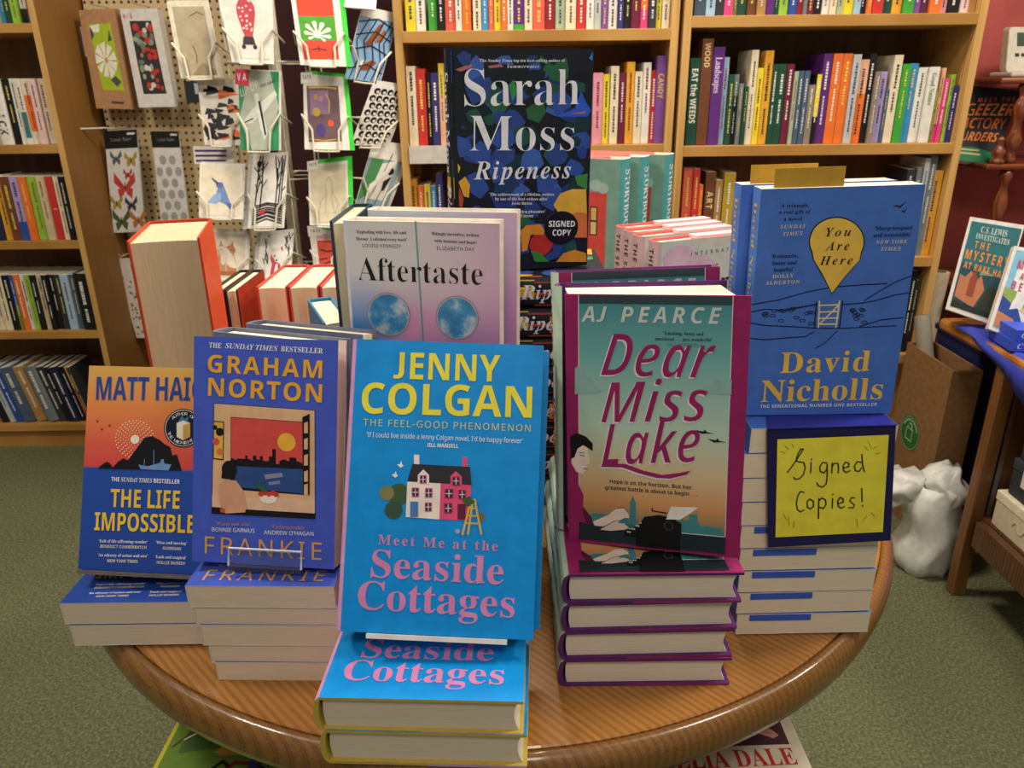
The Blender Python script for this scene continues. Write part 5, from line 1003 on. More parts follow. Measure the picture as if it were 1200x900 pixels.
["t",3,"18204a","'A triumph,","B",16.0,183.1,39.0,182.7,2.9],
["t",3,"18204a","a real gift of","B",15.8,178.0,40.7,177.6,2.9],
["t",3,"18204a","a novel'","B",19.9,172.3,35.7,172.1,3.0],
["t",3,"18204a","'Romantic,","B",12.2,141.9,35.0,141.8,3.1],
["t",3,"18204a","funny and","B",13.7,136.0,33.6,136.2,3.1],
["t",3,"18204a","hopeful'","B",15.4,130.3,31.8,130.6,3.1],
["t",3,"18204a","'Sharp-tongued","B",93.7,162.6,123.4,162.5,3.0],
["t",3,"18204a","and irresistible'","B",93.3,157.0,123.5,156.9,3.0],
["t",3,"e0d8b8","SUNDAY","J",17.5,166.0,38.3,165.9,3.0],
["t",3,"e0d8b8","TIMES","J",20.5,159.9,36.1,160.3,3.0],
["t",3,"e0d8b8","DOLLY","B",14.9,124.6,32.4,125.0,3.1],
["t",3,"e0d8b8","ALDERTON","B",9.6,119.3,37.6,119.7,3.1],
["t",3,"e0d8b8","NEW YORK","J",95.7,151.2,121.2,151.2,3.0],
["t",3,"e0d8b8","TIMES","J",100.8,145.5,116.7,145.4,3.0],
["p",2,"12121c",44.8,145.9,43.2,149.1,42.2,152.5,41.8,156.0,42.0,159.3,42.8,162.5,44.3,165.5,46.3,168.1,48.7,170.3,51.7,172.1,54.9,173.4,58.4,174.1,62.1,174.3,65.9,173.9,69.6,172.9,73.1,171.5,76.4,169.5,79.4,167.2,82.0,164.4,84.1,161.4,85.7,158.1,86.7,154.7,87.1,151.3,86.8,148.0,85.9,144.8,85.2,138.4,75.1,124.9,65.6,109.9,56.1,125.4,46.8,139.4],
["p",3,"f6cc58",45.7,146.3,44.1,149.4,43.1,152.6,42.7,155.9,43.0,159.1,43.8,162.1,45.1,164.9,47.0,167.4,49.4,169.5,52.2,171.2,55.3,172.4,58.7,173.1,62.2,173.3,65.8,172.9,69.3,172.0,72.8,170.6,75.9,168.8,78.8,166.5,81.3,163.9,83.3,161.0,84.8,157.9,85.7,154.7,86.1,151.5,85.8,148.3,84.9,145.2,84.6,138.4,75.0,125.9,65.3,110.9,56.4,126.4,47.6,139.4],
["t",4,"14141c","You","J",54.9,158.5,74.9,158.4,7.0],
["t",4,"14141c","Are","J",55.9,147.0,75.0,147.0,7.1],
["t",4,"14141c","Here","J",52.5,135.0,79.1,135.0,7.2],
["p",2,"14183a",105.7,181.2,108.8,182.3,110.9,181.3,116.1,185.0,111.6,179.9,109.0,181.1],
["p",2,"14183a",112.7,176.9,114.1,178.1,115.1,177.1,117.1,180.9,115.5,175.6,114.2,176.9],
["s",2,"14183a",0.8,-0.4,102.5,20.8,105.7,45.3,112.4,65.0,115.9,89.7,117.3,109.5,117.9],
["s",2,"14183a",0.8,92.7,103.4,105.3,112.3,116.7,119.2,128.4,123.8],
["s",2,"14183a",0.8,-0.7,95.9,11.3,98.2,29.2,96.5,54.0,101.7],
["s",2,"14183a",0.8,75.5,100.7,91.7,101.6,101.5,103.2,118.3,108.0,129.2,109.6],
["s",2,"14183a",0.8,-0.5,86.2,12.5,83.7,35.6,82.1,56.2,80.3,79.2,79.8,122.0,81.0],
["s",2,"14183a",0.8,91.7,80.9,108.7,86.4,127.3,88.1],
["s",2,"14183a",0.8,-0.8,72.6,13.5,70.9,31.4,72.2,46.8,72.9,53.5,76.9],
["s",2,"14183a",0.8,56.8,62.0,65.2,67.9,73.1,77.2],
["s",2,"14183a",0.5,16.5,96.5,17.7,97.6,20.3,97.2,21.4,96.1,20.0,95.1,17.4,95.4,16.5,96.5],
["s",2,"14183a",0.5,8.7,93.8,9.9,94.9,12.5,94.5,13.6,93.4,12.2,92.4,9.6,92.7,8.7,93.8],
["s",2,"14183a",0.5,84.8,90.7,85.9,91.8,88.5,91.4,89.7,90.4,88.3,89.3,85.7,89.6,84.8,90.7],
["s",2,"14183a",0.5,15.4,92.5,16.5,93.5,19.1,93.2,20.2,92.1,18.8,91.1,16.2,91.4,15.4,92.5],
["s",2,"14183a",0.5,89.4,90.9,90.5,91.9,93.1,91.6,94.2,90.5,92.8,89.5,90.3,89.8,89.4,90.9],
["s",2,"14183a",0.5,89.3,96.1,90.4,97.2,92.9,96.8,94.1,95.7,92.7,94.7,90.2,95.0,89.3,96.1],
["s",2,"14183a",0.5,82.0,96.1,83.1,97.2,85.7,96.9,86.8,95.8,85.4,94.7,82.9,95.1,82.0,96.1],
["s",2,"14183a",0.5,9.5,92.5,10.7,93.5,13.2,93.2,14.4,92.1,12.9,91.0,10.3,91.4,9.5,92.5],
["s",2,"14183a",0.5,35.6,90.3,36.7,91.4,39.3,91.0,40.4,89.9,39.0,88.9,36.4,89.2,35.6,90.3],
["s",2,"14183a",0.5,30.2,96.8,31.3,97.9,33.9,97.5,35.0,96.4,33.6,95.4,31.0,95.7,30.2,96.8],
["s",2,"14183a",0.5,83.8,93.7,84.9,94.7,87.5,94.4,88.6,93.3,87.2,92.2,84.7,92.6,83.8,93.7],
["s",2,"14183a",0.5,22.2,96.9,23.4,97.9,25.9,97.6,27.0,96.5,25.6,95.5,23.0,95.8,22.2,96.9],
["s",2,"14183a",0.5,86.1,87.8,87.3,88.9,89.8,88.5,91.0,87.4,89.6,86.4,87.0,86.7,86.1,87.8],
["s",2,"14183a",0.5,48.3,94.2,49.5,95.2,52.0,94.9,53.1,93.8,51.7,92.8,49.2,93.1,48.3,94.2],
["s",2,"14183a",0.5,22.9,87.8,24.1,88.9,26.7,88.5,27.8,87.4,26.4,86.4,23.8,86.7,22.9,87.8],
["s",2,"14183a",0.5,44.3,93.8,45.4,94.8,48.0,94.5,49.1,93.4,47.7,92.4,45.1,92.7,44.3,93.8],
["s",2,"14183a",0.5,46.4,94.8,47.6,95.8,50.1,95.5,51.2,94.4,49.8,93.4,47.3,93.7,46.4,94.8],
["s",2,"14183a",0.5,81.9,95.2,83.0,96.3,85.6,95.9,86.7,94.8,85.4,93.8,82.8,94.1,81.9,95.2],
["s",2,"14183a",0.5,24.0,96.2,25.1,97.3,27.7,96.9,28.8,95.8,27.4,94.8,24.8,95.1,24.0,96.2],
["s",2,"14183a",0.5,40.9,87.6,42.1,88.6,44.7,88.3,45.8,87.2,44.4,86.1,41.8,86.5,40.9,87.6],
["s",2,"14183a",0.5,93.0,84.8,94.2,85.9,96.7,85.6,97.9,84.5,96.5,83.4,93.9,83.7,93.0,84.8],
["s",2,"14183a",0.5,86.3,91.8,87.5,92.8,90.0,92.5,91.2,91.4,89.8,90.3,87.2,90.7,86.3,91.8],
["s",2,"14183a",0.5,32.2,98.3,33.3,99.4,35.9,99.1,37.0,98.0,35.6,96.9,33.0,97.3,32.2,98.3],
["s",2,"14183a",0.5,90.2,95.3,91.3,96.4,93.9,96.0,95.0,94.9,93.6,93.9,91.1,94.2,90.2,95.3],
["s",2,"14183a",0.5,48.6,84.8,49.8,85.9,52.4,85.5,53.5,84.4,52.1,83.4,49.5,83.7,48.6,84.8],
["s",2,"14183a",0.5,9.5,94.6,10.7,95.7,13.3,95.3,14.4,94.3,12.9,93.2,10.4,93.5,9.5,94.6],
["s",2,"14183a",0.5,27.2,96.8,28.0,98.4,29.4,97.3],
["s",2,"14183a",0.5,29.4,97.1,30.3,98.7,31.7,97.6],
["s",2,"14183a",0.5,31.7,97.4,32.5,99.0,33.9,97.9],
["s",2,"14183a",0.5,33.9,97.7,34.8,99.3,36.2,98.2],
["s",2,"14183a",0.5,36.2,98.0,37.0,99.5,38.4,98.5],
["s",2,"14183a",0.5,38.4,98.3,39.3,99.8,40.7,98.7],
["s",2,"14183a",0.5,40.7,98.6,41.5,100.1,42.9,99.0],
["s",2,"14183a",0.5,42.9,98.9,43.8,100.4,45.1,99.3],
["s",2,"14183a",0.5,45.2,99.1,46.0,100.7,47.4,99.6],
["s",2,"14183a",0.5,47.4,99.4,48.3,101.0,49.6,99.9],
["s",2,"14183a",0.5,49.7,99.7,50.5,101.3,51.9,100.2],
["s",2,"14183a",0.5,51.9,100.0,52.7,101.6,54.1,100.5],
["s",4,"e8ddb0",1.3,55.7,104.1,57.2,81.1],
["s",4,"e8ddb0",1.3,72.4,103.7,71.9,80.8],
["s",4,"e8ddb0",1.3,56.1,100.4,72.2,100.5],
["s",4,"e8ddb0",1.3,56.5,94.5,72.4,94.7],
["s",4,"e8ddb0",1.3,56.8,88.9,72.5,89.1],
["s",4,"e8ddb0",1.3,57.1,83.8,72.4,83.7],
["s",4,"e8ddb0",1.3,57.9,83.8,71.8,100.0],
["s",3,"14183a",1.0,53.3,103.1,54.1,81.2],
["s",3,"14183a",1.0,74.9,103.6,75.0,80.7],
["t",3,"f6cc58","David","B",28.3,40.0,104.5,40.4,18.9],
["t",3,"f6cc58","Nicholls","B",13.7,13.0,119.1,13.7,20.3],
["t",3,"eef0f4","THE SENSATIONAL NUMBER ONE BESTSELLER","S",13.9,7.2,115.8,7.4,3.0]],
'AT':[
["t",3,"2a2a34","'Exploding with love, life and","B",9.8,222.0,59.2,222.0,3.0],
["t",3,"2a2a34","flavour. I relished every word'","B",9.3,215.3,59.5,215.2,3.0],
["t",3,"2a2a34","'Bitingly inventive, written","B",83.7,221.9,130.3,221.0,2.9],
["t",3,"2a2a34","with humour and heart'","B",86.6,215.1,127.8,214.0,2.9],
["t",3,"4a4a56","LOUISE KENNEDY","R",15.2,208.8,54.0,208.6,3.3],
["t",3,"4a4a56","ELIZABETH DAY","R",89.0,207.6,125.7,207.4,3.3],
["s",3,"5f9aa0",1.6,68.9,234.2,72.1,115.8],
["t",4,"121216","Aftertaste","L",8.6,175.9,133.0,174.3,22.9],
["c",3,"8a8496",37.7,141.7,22.2,22.8],
["c",4,"b4aebc",37.7,141.7,21.4,21.9],
["c",5,"@sky",37.7,141.7,20.1,20.7],
["c",3,"8a8496",107.3,140.6,21.8,22.6],
["c",4,"b4aebc",107.3,140.6,20.9,21.7],
["c",5,"@sky",107.3,140.6,19.7,20.5]],
'RP':[
["p",1,"243f86",84.0,96.9,78.6,83.7,61.7,86.5,54.2,99.3,64.3,107.6,81.1,105.6],
["p",2,"27603c",104.8,210.3,108.5,218.8,111.4,223.8,126.0,231.3,128.8,219.1,127.5,209.3,119.3,206.1],
["p",1,"2f4f9c",92.3,224.0,100.9,228.4,109.8,223.3,107.6,215.7,101.5,209.9,91.5,216.5],
["p",2,"27603c",35.8,183.5,44.4,192.4,51.4,186.7,59.6,182.1,53.9,174.2,46.8,173.6,41.6,176.8],
["p",1,"0c141c",52.2,131.2,59.9,145.0,78.1,137.8,80.5,124.4,61.0,122.1],
["p",2,"1f4f44",119.8,176.2,105.7,179.6,99.0,187.7,106.4,201.3,120.7,198.9,123.4,186.9],
["p",1,"27603c",107.9,140.9,120.3,140.8,124.0,130.1,124.8,118.5,110.0,116.7,100.1,128.9],
["p",2,"2a4488",6.2,225.2,2.4,231.4,10.4,236.9,18.7,233.2,17.0,226.0,11.6,221.2],
["p",1,"0c141c",78.2,164.7,81.3,173.7,95.4,171.2,96.8,158.8,88.4,154.8,78.4,155.6],
["p",2,"1c3a6a",149.3,78.3,137.7,78.3,127.7,82.9,123.2,92.2,134.4,99.2,146.0,101.5,153.8,90.7],
["p",1,"3a5fae",62.1,215.9,50.5,216.2,40.0,224.3,50.6,232.0,60.8,232.8,65.4,223.9],
["p",2,"3a5fae",64.2,93.1,74.1,100.1,84.2,92.6,82.8,84.1,74.6,79.5,65.5,83.6],
["p",1,"0c141c",78.0,83.9,72.2,93.5,79.5,103.3,89.9,96.4,92.9,86.6],
["p",2,"121c26",135.3,97.0,123.9,105.1,125.8,114.3,136.7,117.5,146.2,115.1,149.4,106.6,146.1,100.8],
["p",1,"2a4488",42.7,196.7,52.9,176.9,36.1,162.4,14.2,175.3,19.0,194.1],
["p",2,"121c26",129.2,109.5,118.6,111.6,118.1,122.1,127.5,127.1,133.9,118.3],
["p",1,"243f86",25.7,210.4,28.9,215.8,36.1,216.9,41.4,211.7,38.7,206.1,29.7,204.6],
["p",2,"14343a",136.4,78.6,130.3,90.6,134.0,101.4,144.9,104.6,149.3,95.4,154.0,83.0,145.3,77.4],
["p",1,"1c3a6a",114.7,32.9,127.9,41.9,143.0,29.2,140.1,16.8,125.7,8.1,111.2,18.3],
["p",2,"243f86",24.4,198.7,15.9,201.3,15.1,209.4,21.4,218.3,33.5,217.6,36.0,208.2,34.7,198.4],
["p",1,"1c3a6a",17.7,172.2,22.4,164.0,18.0,157.8,5.6,159.0,7.1,168.2],
["p",2,"27603c",100.4,185.6,102.6,174.6,94.9,164.2,81.6,168.3,79.5,178.7,88.5,184.3],
["p",1,"27603c",136.5,99.6,140.8,103.6,149.1,103.7,153.5,101.7,152.7,95.8,148.3,92.7,142.1,94.8],
["p",2,"1f4f44",44.7,185.7,30.9,184.1,16.5,192.3,24.0,206.1,38.7,208.9,51.1,198.9],
["p",1,"2f4f9c",51.9,162.5,60.6,155.5,62.1,150.0,54.7,146.0,47.9,147.3,45.8,151.0,46.0,156.0],
["p",2,"3a5fae",6.6,67.3,19.6,76.6,32.3,70.3,30.2,58.0,20.0,48.8,8.4,57.4],
["p",1,"3a5fae",102.2,176.0,108.2,191.6,121.3,186.4,131.8,174.4,113.6,170.8],
["p",2,"121c26",75.0,34.7,69.2,44.7,75.5,50.3,86.4,51.8,91.8,45.1,90.1,35.2,82.0,34.1],
["p",1,"27603c",97.8,215.0,92.9,215.5,91.7,225.0,96.5,232.9,104.7,227.3,111.5,222.5,108.3,216.3],
["p",2,"1c3a6a",54.3,108.4,66.6,104.6,72.6,97.2,64.1,91.9,54.3,90.4,52.7,98.2],
["p",1,"2a4488",50.9,171.1,61.1,179.0,69.4,176.7,79.3,165.1,69.1,154.1,56.1,152.5,53.2,162.0],
["p",2,"10202a",111.8,82.9,108.1,67.8,87.5,56.5,67.6,74.4,76.8,88.9,93.6,90.6],
["p",1,"243f86",24.6,121.6,9.4,125.2,4.7,134.3,9.0,148.6,19.4,154.0,36.2,142.3,34.8,132.4],
["p",2,"10202a",29.7,215.9,36.1,228.0,48.1,226.7,54.0,216.8,47.4,209.6,36.0,206.5],
["p",1,"3a5fae",35.4,192.7,48.0,185.7,39.6,174.7,26.6,167.7,16.0,177.2,18.9,189.5,25.0,195.5],
["p",2,"243f86",124.7,169.6,117.5,175.0,119.6,181.5,122.7,184.3,128.8,187.0,131.5,179.7,133.2,175.6],
["p",1,"1f4f44",94.9,197.4,98.8,207.4,110.1,210.1,119.5,201.5,108.2,194.9],
["p",2,"1f4f44",139.1,195.5,131.0,198.1,131.2,205.2,138.9,207.8,148.7,204.2,148.7,196.0],
["p",1,"0c141c",148.9,218.7,154.7,209.4,147.7,204.4,139.8,200.0,132.5,210.6,138.2,217.3],
["p",2,"2f4f9c",92.4,107.1,106.2,110.7,118.6,99.3,108.2,89.0,94.1,88.3],
["p",1,"243f86",72.8,67.5,69.1,85.3,87.4,87.7,99.5,76.0,88.7,62.8],
["p",2,"121c26",41.0,151.3,41.8,145.6,32.5,139.1,24.6,142.2,25.5,149.9,25.0,155.8,33.7,157.1],
["p",1,"2a4488",23.7,76.9,38.8,62.1,27.1,45.1,14.0,41.8,1.0,59.0,11.6,72.9],
["p",2,"1f4f44",30.4,169.9,37.1,173.5,44.6,172.5,41.9,162.8,35.0,162.2],
["p",1,"2a4488",52.6,62.7,56.2,69.7,66.0,69.6,73.5,65.1,68.2,52.4,58.0,55.5],
["p",2,"243f86",98.0,69.3,93.8,60.8,83.4,61.5,77.5,69.5,77.3,78.2,86.8,80.8,94.3,75.9],
["p",1,"2a4488",72.6,210.1,87.6,192.9,66.8,182.7,45.0,190.5,57.7,208.5],
["p",2,"2f4f9c",12.1,97.3,11.4,110.0,21.6,113.8,30.8,105.0,36.6,94.5,26.0,84.0,16.0,89.9],
["p",1,"10202a",31.0,142.1,25.5,148.5,20.2,154.9,29.1,160.7,38.7,161.9,44.1,153.3,39.5,147.6],
["p",2,"14343a",95.4,132.5,81.5,129.0,74.5,141.2,75.0,153.9,86.9,162.5,97.7,147.0],
["p",1,"243f86",50.1,129.3,39.0,120.8,27.3,128.4,28.0,143.5,45.8,144.2],
["p",2,"10202a",95.1,212.8,80.3,214.1,81.6,226.5,90.3,231.6,102.1,224.4],
["p",1,"14343a",27.7,147.9,30.1,136.6,17.9,133.3,11.4,139.4,14.5,148.8],
["p",2,"0c141c",113.8,21.1,106.0,15.7,98.9,22.0,101.2,33.9,111.3,30.3],
["p",1,"14343a",88.2,208.1,91.7,199.1,81.0,191.7,73.4,200.8,74.4,208.7],
["p",2,"2a4488",10.5,201.1,18.8,210.3,39.4,211.0,39.3,192.2,18.6,182.8],
["p",1,"10202a",39.1,131.0,27.7,122.9,18.2,130.4,16.8,140.7,22.6,150.3,36.2,147.2,45.6,138.6],
["p",2,"2f4f9c",126.1,114.3,133.4,125.1,145.9,119.4,151.1,112.4,144.9,104.3,133.2,107.4],
["p",1,"2f4f9c",59.5,120.5,58.2,104.0,41.1,100.4,36.0,114.5,43.3,127.9],
["p",2,"1c3a6a",56.4,97.6,64.9,92.5,64.6,85.1,55.5,77.5,42.4,80.3,41.4,90.7,43.5,101.3],
["p",1,"1c3a6a",56.7,94.1,74.0,99.4,85.5,91.2,88.0,73.3,72.5,64.8,54.4,68.7,56.7,83.5],
["p",2,"2a4488",26.6,56.2,34.8,50.5,35.3,43.7,29.0,37.4,21.0,37.5,13.6,46.7,20.3,51.7],
["p",1,"121c26",111.6,47.9,109.6,38.7,99.0,37.7,92.7,45.4,101.6,49.6],
["p",2,"14343a",77.2,130.4,80.1,119.8,70.3,109.8,59.9,111.8,54.0,120.4,56.0,126.4,65.1,130.4],
["p",1,"121c26",81.5,203.8,86.6,208.0,95.5,208.1,100.8,200.9,94.5,192.8,88.1,189.5,80.2,194.1],
["p",2,"2a4488",126.3,120.5,113.7,116.5,103.3,124.9,105.5,135.8,116.0,142.6,126.9,134.4,130.5,127.8],
["p",1,"2f4f9c",61.4,74.8,69.8,59.2,59.2,46.3,43.1,53.9,42.8,64.3,49.5,77.6],
["p",2,"2f4f9c",1.0,138.3,1.0,152.0,14.0,148.1,21.1,131.2,3.0,129.3],
["p",1,"14343a",137.9,147.8,123.7,157.8,132.8,169.8,142.8,172.2,155.7,170.8,157.0,159.5,151.7,150.9],
["p",2,"1f4f44",127.3,60.9,136.7,58.7,138.4,45.4,128.7,41.7,121.8,51.3],
["p",1,"2f4f9c",43.7,155.4,63.8,158.0,67.6,144.4,55.3,134.1,39.7,144.3],
["p",2,"2f4f9c",126.1,166.2,113.3,173.3,110.7,182.9,109.4,193.9,124.1,196.8,132.7,189.8,132.3,178.1],
["p",1,"243f86",110.6,199.1,118.3,190.5,107.6,184.7,94.3,186.8,85.8,193.1,94.3,200.7,102.1,208.0],
["p",2,"1c3a6a",124.5,176.1,130.2,180.1,137.2,178.8,141.6,170.4,136.0,163.7,126.7,165.3,122.2,169.5],
["p",1,"2a4488",36.6,200.2,23.8,193.8,12.2,200.1,18.7,207.5,30.0,208.7],
["p",2,"1f4f44",11.3,174.9,17.6,178.4,23.5,179.9,28.3,172.8,24.8,168.1,19.5,163.9,12.8,169.0],
["p",1,"243f86",113.9,65.2,123.9,61.7,123.7,54.5,123.2,49.3,113.8,45.5,105.5,53.6,105.9,59.3],
["p",2,"3a5fae",29.4,213.2,17.0,207.8,13.8,218.9,17.6,226.9,23.9,232.8,32.2,225.9,32.2,217.5],
["p",1,"3a5fae",106.5,97.4,117.9,97.2,124.2,90.0,115.2,82.0,101.5,88.0],
["p",2,"2f4f9c",103.4,92.1,118.0,93.8,126.1,86.0,121.2,75.3,113.3,66.1,97.9,75.2,97.8,85.2],
["p",1,"14343a",93.3,76.7,79.5,70.9,65.2,75.4,70.5,88.6,85.7,88.6],
["p",2,"2f4f9c",86.9,214.4,82.6,219.1,82.5,223.3,88.3,226.7,93.3,227.1,97.1,220.9,93.1,216.3],
["p",1,"10202a",12.5,156.4,1.0,173.7,13.9,183.5,26.6,191.8,41.8,175.8,32.1,164.8],
["p",2,"1c3a6a",93.0,233.1,89.0,225.2,82.6,223.1,79.7,228.6,82.6,232.8],
["p",1,"2f4f9c",40.9,176.0,38.3,183.3,45.1,188.4,52.0,185.9,56.1,179.9,48.6,171.6],
["p",2,"243f86",52.5,157.8,43.0,165.1,46.9,178.0,59.9,174.0,62.0,162.0],
["p",1,"27603c",74.8,67.4,92.0,61.0,85.2,47.4,74.3,42.7,68.1,54.8],
["p",2,"2a4488",53.0,139.4,67.0,136.9,65.6,124.7,55.1,119.5,44.2,127.2],
["p",1,"121c26",1.0,110.8,2.1,122.2,12.2,117.5,12.4,109.0,4.7,102.9],
["p",2,"10202a",86.5,127.2,77.8,135.9,77.9,147.2,90.7,152.5,97.9,138.4],
["p",1,"243f86",59.0,68.0,44.2,71.3,37.2,87.2,53.7,96.9,69.4,91.5,73.8,77.5],
["p",2,"2f4f9c",36.3,124.3,22.3,122.3,11.1,131.4,17.2,139.1,27.3,147.0,39.5,137.1],
["p",1,"0c141c",97.9,86.9,102.0,94.3,107.1,98.6,114.4,91.9,116.8,87.0,111.7,82.2,104.9,80.2],
["p",2,"3a5fae",95.8,133.7,101.3,119.8,88.1,108.7,73.6,118.1,74.9,129.5,82.5,139.7],
["p",1,"2f4f9c",81.8,55.8,102.6,51.6,112.8,38.9,101.0,31.2,79.9,37.4],
["p",2,"14343a",133.4,148.0,140.9,149.1,146.1,145.1,143.7,137.5,135.3,139.1],
["p",1,"243f86",58.1,28.1,66.5,38.2,76.7,34.7,82.5,30.4,84.3,19.9,73.6,18.1,65.4,16.8],
["p",2,"1f4f44",66.8,148.8,63.7,157.9,74.3,163.0,81.9,155.2,88.2,148.9,78.4,139.9,68.2,143.0],
["p",1,"2a4488",122.0,12.8,105.3,7.3,101.1,24.4,108.2,37.9,126.2,26.2],
["p",2,"121c26",55.7,193.1,46.3,209.5,52.1,224.3,67.5,223.0,79.0,214.3,72.5,202.9],
["p",1,"1c3a6a",119.2,217.3,123.8,210.1,119.9,202.4,110.6,204.9,106.6,207.4,105.4,213.6,110.9,218.2],
["p",2,"1f4f44",144.1,24.0,142.9,14.4,134.2,13.3,127.4,24.7,137.7,30.4],
["p",1,"2f4f9c",140.3,152.2,151.8,153.7,157.0,146.9,156.2,135.9,145.8,132.7,134.6,139.0,129.3,147.8],
["p",2,"10202a",101.1,202.6,89.3,199.1,80.6,202.3,76.8,214.9,87.6,219.1,101.6,217.4,101.2,210.9],
["p",1,"243f86",141.1,128.2,141.0,133.4,149.2,138.9,153.6,132.0,151.1,123.8,145.2,124.3],
["p",2,"2b58c8",115.0,170.3,136.9,178.5,143.9,197.0,150.5,185.0,157.0,176.5,152.7,169.9],
["p",2,"2b7cc0",152.3,230.6,156.5,237.3,156.8,227.8],
["p",3,"2f8c46",59.6,203.0,65.1,208.7,70.0,197.2,63.5,187.1],
["p",3,"a86a70",1.0,218.3,10.1,222.0,19.5,223.7,18.8,220.9,6.9,216.4],
["p",3,"a86a70",36.6,222.2,50.8,224.2,54.0,221.4,38.2,219.9],
["p",3,"a86a70",130.2,173.2,150.8,176.0,149.1,173.0],
["p",3,"e0b03c",113.3,73.7,121.8,86.2,135.8,90.5,153.7,89.9,155.8,58.6,144.1,52.5,133.2,54.7,122.4,60.2],
["p",3,"d8783a",127.7,59.9,143.7,64.1,155.7,61.9,156.7,33.3,141.0,34.2],
["p",3,"3a8a3e",139.0,104.8,154.9,107.5,154.8,89.8,142.8,95.1],
["p",4,"d8902c",73.4,46.2,80.3,51.8,97.8,52.2,103.1,44.7,101.4,39.8,85.6,40.6,81.1,22.6,75.2,21.3],
["c",3,"b83028",98.7,28.9,14.3,13.3],
["p",4,"3a8a3a",85.7,22.3,98.1,18.2,109.0,7.3,91.1,8.5],
["p",4,"d8902c",118.0,6.7,126.9,16.4,141.4,19.6,156.2,14.6,157.0,4.1],
["p",3,"b8502c",1.0,91.3,2.0,97.1,6.5,84.6,4.6,75.3,1.0,77.3],
["p",4,"e0a83a",1.2,103.3,8.8,109.1,14.1,99.8,12.5,85.9,6.6,87.7],
["p",3,"e0c83a",1.0,120.2,1.0,123.1,3.6,118.4,1.0,112.6,1.0,114.2],
["t",6,"dfe3ea","The","B",27.3,226.0,35.1,226.1,3.0],
["t",6,"dfe3ea","Sunday Times","J",36.4,226.1,63.6,226.2,3.0],
["t",6,"dfe3ea","top ten best-selling author of","B",65.2,226.3,123.9,226.7,3.0],
["t",6,"dfe3ea","Summerwater","J",57.8,220.3,94.3,220.5,3.4],
["t",6,"dfe3ea","Sarah","L",10.0,181.9,142.0,182.7,37.3],
["t",6,"dfe3ea","Moss","L",14.3,135.9,137.2,133.3,37.1],
["t",6,"dfe3ea","Ripeness","J",18.5,105.5,133.8,103.1,19.2],
["t",6,"dfe3ea","'The achievement of a lifetime, written","B",36.3,87.1,113.8,84.0,3.2],
["t",6,"dfe3ea","by one of the best writers alive'","B",42.9,81.8,106.2,79.1,3.2],
["t",6,"dfe3ea","Jessie Burton","B",62.4,76.2,87.1,75.1,3.2],
["t",6,"dfe3ea","lasting pleasures'","B",67.5,66.7,102.9,65.0,3.3],
["t",6,"dfe3ea","Carson","B",73.4,61.6,88.3,60.8,3.3],
["c",5,"0c0c10",123.7,46.6,21.3,19.5],
["t",6,"f4f4f4","SIGNED","S",107.7,48.7,140.6,47.0,6.9],
["t",6,"f4f4f4","COPY","S",112.5,38.2,135.8,36.9,7.0]],
'SIGN':[
["p",2,"fff04c",11.4,109.0,105.7,113.4,115.3,17.9,20.1,11.8],
["s",4,"16140c",1.1,23.5,77.6,26.6,83.2,30.2,90.3,33.5,97.7,34.5,99.9,32.2,100.1,30.4,95.0,29.4,88.7,33.0,87.6,36.4,87.3,38.3,82.1,37.6,75.7,34.8,71.5,31.2,70.7,29.2,72.9],
["s",4,"16140c",1.1,42.8,87.3,43.6,77.1],
["s",4,"16140c",1.1,42.7,90.6,42.8,89.8],
["s",4,"16140c",1.1,56.4,86.8,52.7,87.3,50.7,83.2,51.8,78.5,55.2,77.1,57.2,80.5,56.8,85.4,58.3,74.4,58.5,66.5,55.7,63.1,51.8,64.5,50.2,67.3],
["s",4,"16140c",1.1,61.1,86.8,61.9,77.1],
["s",4,"16140c",1.1,61.3,83.2,63.1,86.5,66.1,86.3,67.1,82.1,67.5,77.2],
["s",4,"16140c",1.1,71.6,81.9,75.8,83.3,75.4,86.6,72.3,87.7,70.8,84.1,71.7,79.4,74.4,77.5,77.4,79.4],
["s",4,"16140c",1.1,85.8,87.4,82.5,88.2,80.6,84.1,82.0,79.4,85.3,78.6,87.0,82.2],
["s",4,"16140c",1.1,85.4,95.1,87.3,85.5,89.8,78.6],
["s",4,"16140c",1.1,40.2,58.0,36.8,58.8,35.1,54.6,34.6,47.5,36.2,40.8,39.2,38.3,42.3,40.3],
["s",4,"16140c",1.2,46.0,51.2,44.0,48.9,44.7,43.2,47.7,41.2,50.2,43.8,49.5,48.9,46.2,51.2],
["s",4,"16140c",1.2,53.9,51.8,54.9,41.8,56.0,31.7],
["s",4,"16140c",1.2,54.2,49.5,56.6,52.4,59.9,50.4,61.0,45.5,59.0,41.8,55.3,43.2],
["s",4,"16140c",1.1,65.9,51.9,66.9,42.4],
["s",4,"16140c",1.1,65.6,56.4,65.7,55.5],
["s",4,"16140c",1.2,71.4,46.7,75.7,48.2,75.3,51.3,72.3,53.0,70.8,49.0,72.0,43.9,75.0,42.2,77.5,43.9],
["s",4,"16140c",1.1,85.1,52.5,82.6,52.8,81.2,49.9,83.5,47.6,86.1,45.4,85.2,42.5,81.4,42.8],
["s",4,"16140c",1.1,90.0,61.9,92.3,49.1],
["s",4,"16140c",1.2,93.1,45.1,93.3,44.2],
["s",4,"a89a28",0.5,15.1,97.7,19.7,95.8],
["s",4,"a89a28",0.5,18.4,103.1,21.8,99.6],
["s",4,"a89a28",0.5,24.1,105.0,25.9,101.8],
["s",4,"a89a28",0.5,86.0,103.2,90.2,99.2],
["s",4,"a89a28",0.5,89.0,107.3,92.3,101.3],
["s",4,"a89a28",0.5,93.7,100.5,97.0,102.4],
["s",4,"a89a28",0.5,96.8,95.9,100.8,96.5],
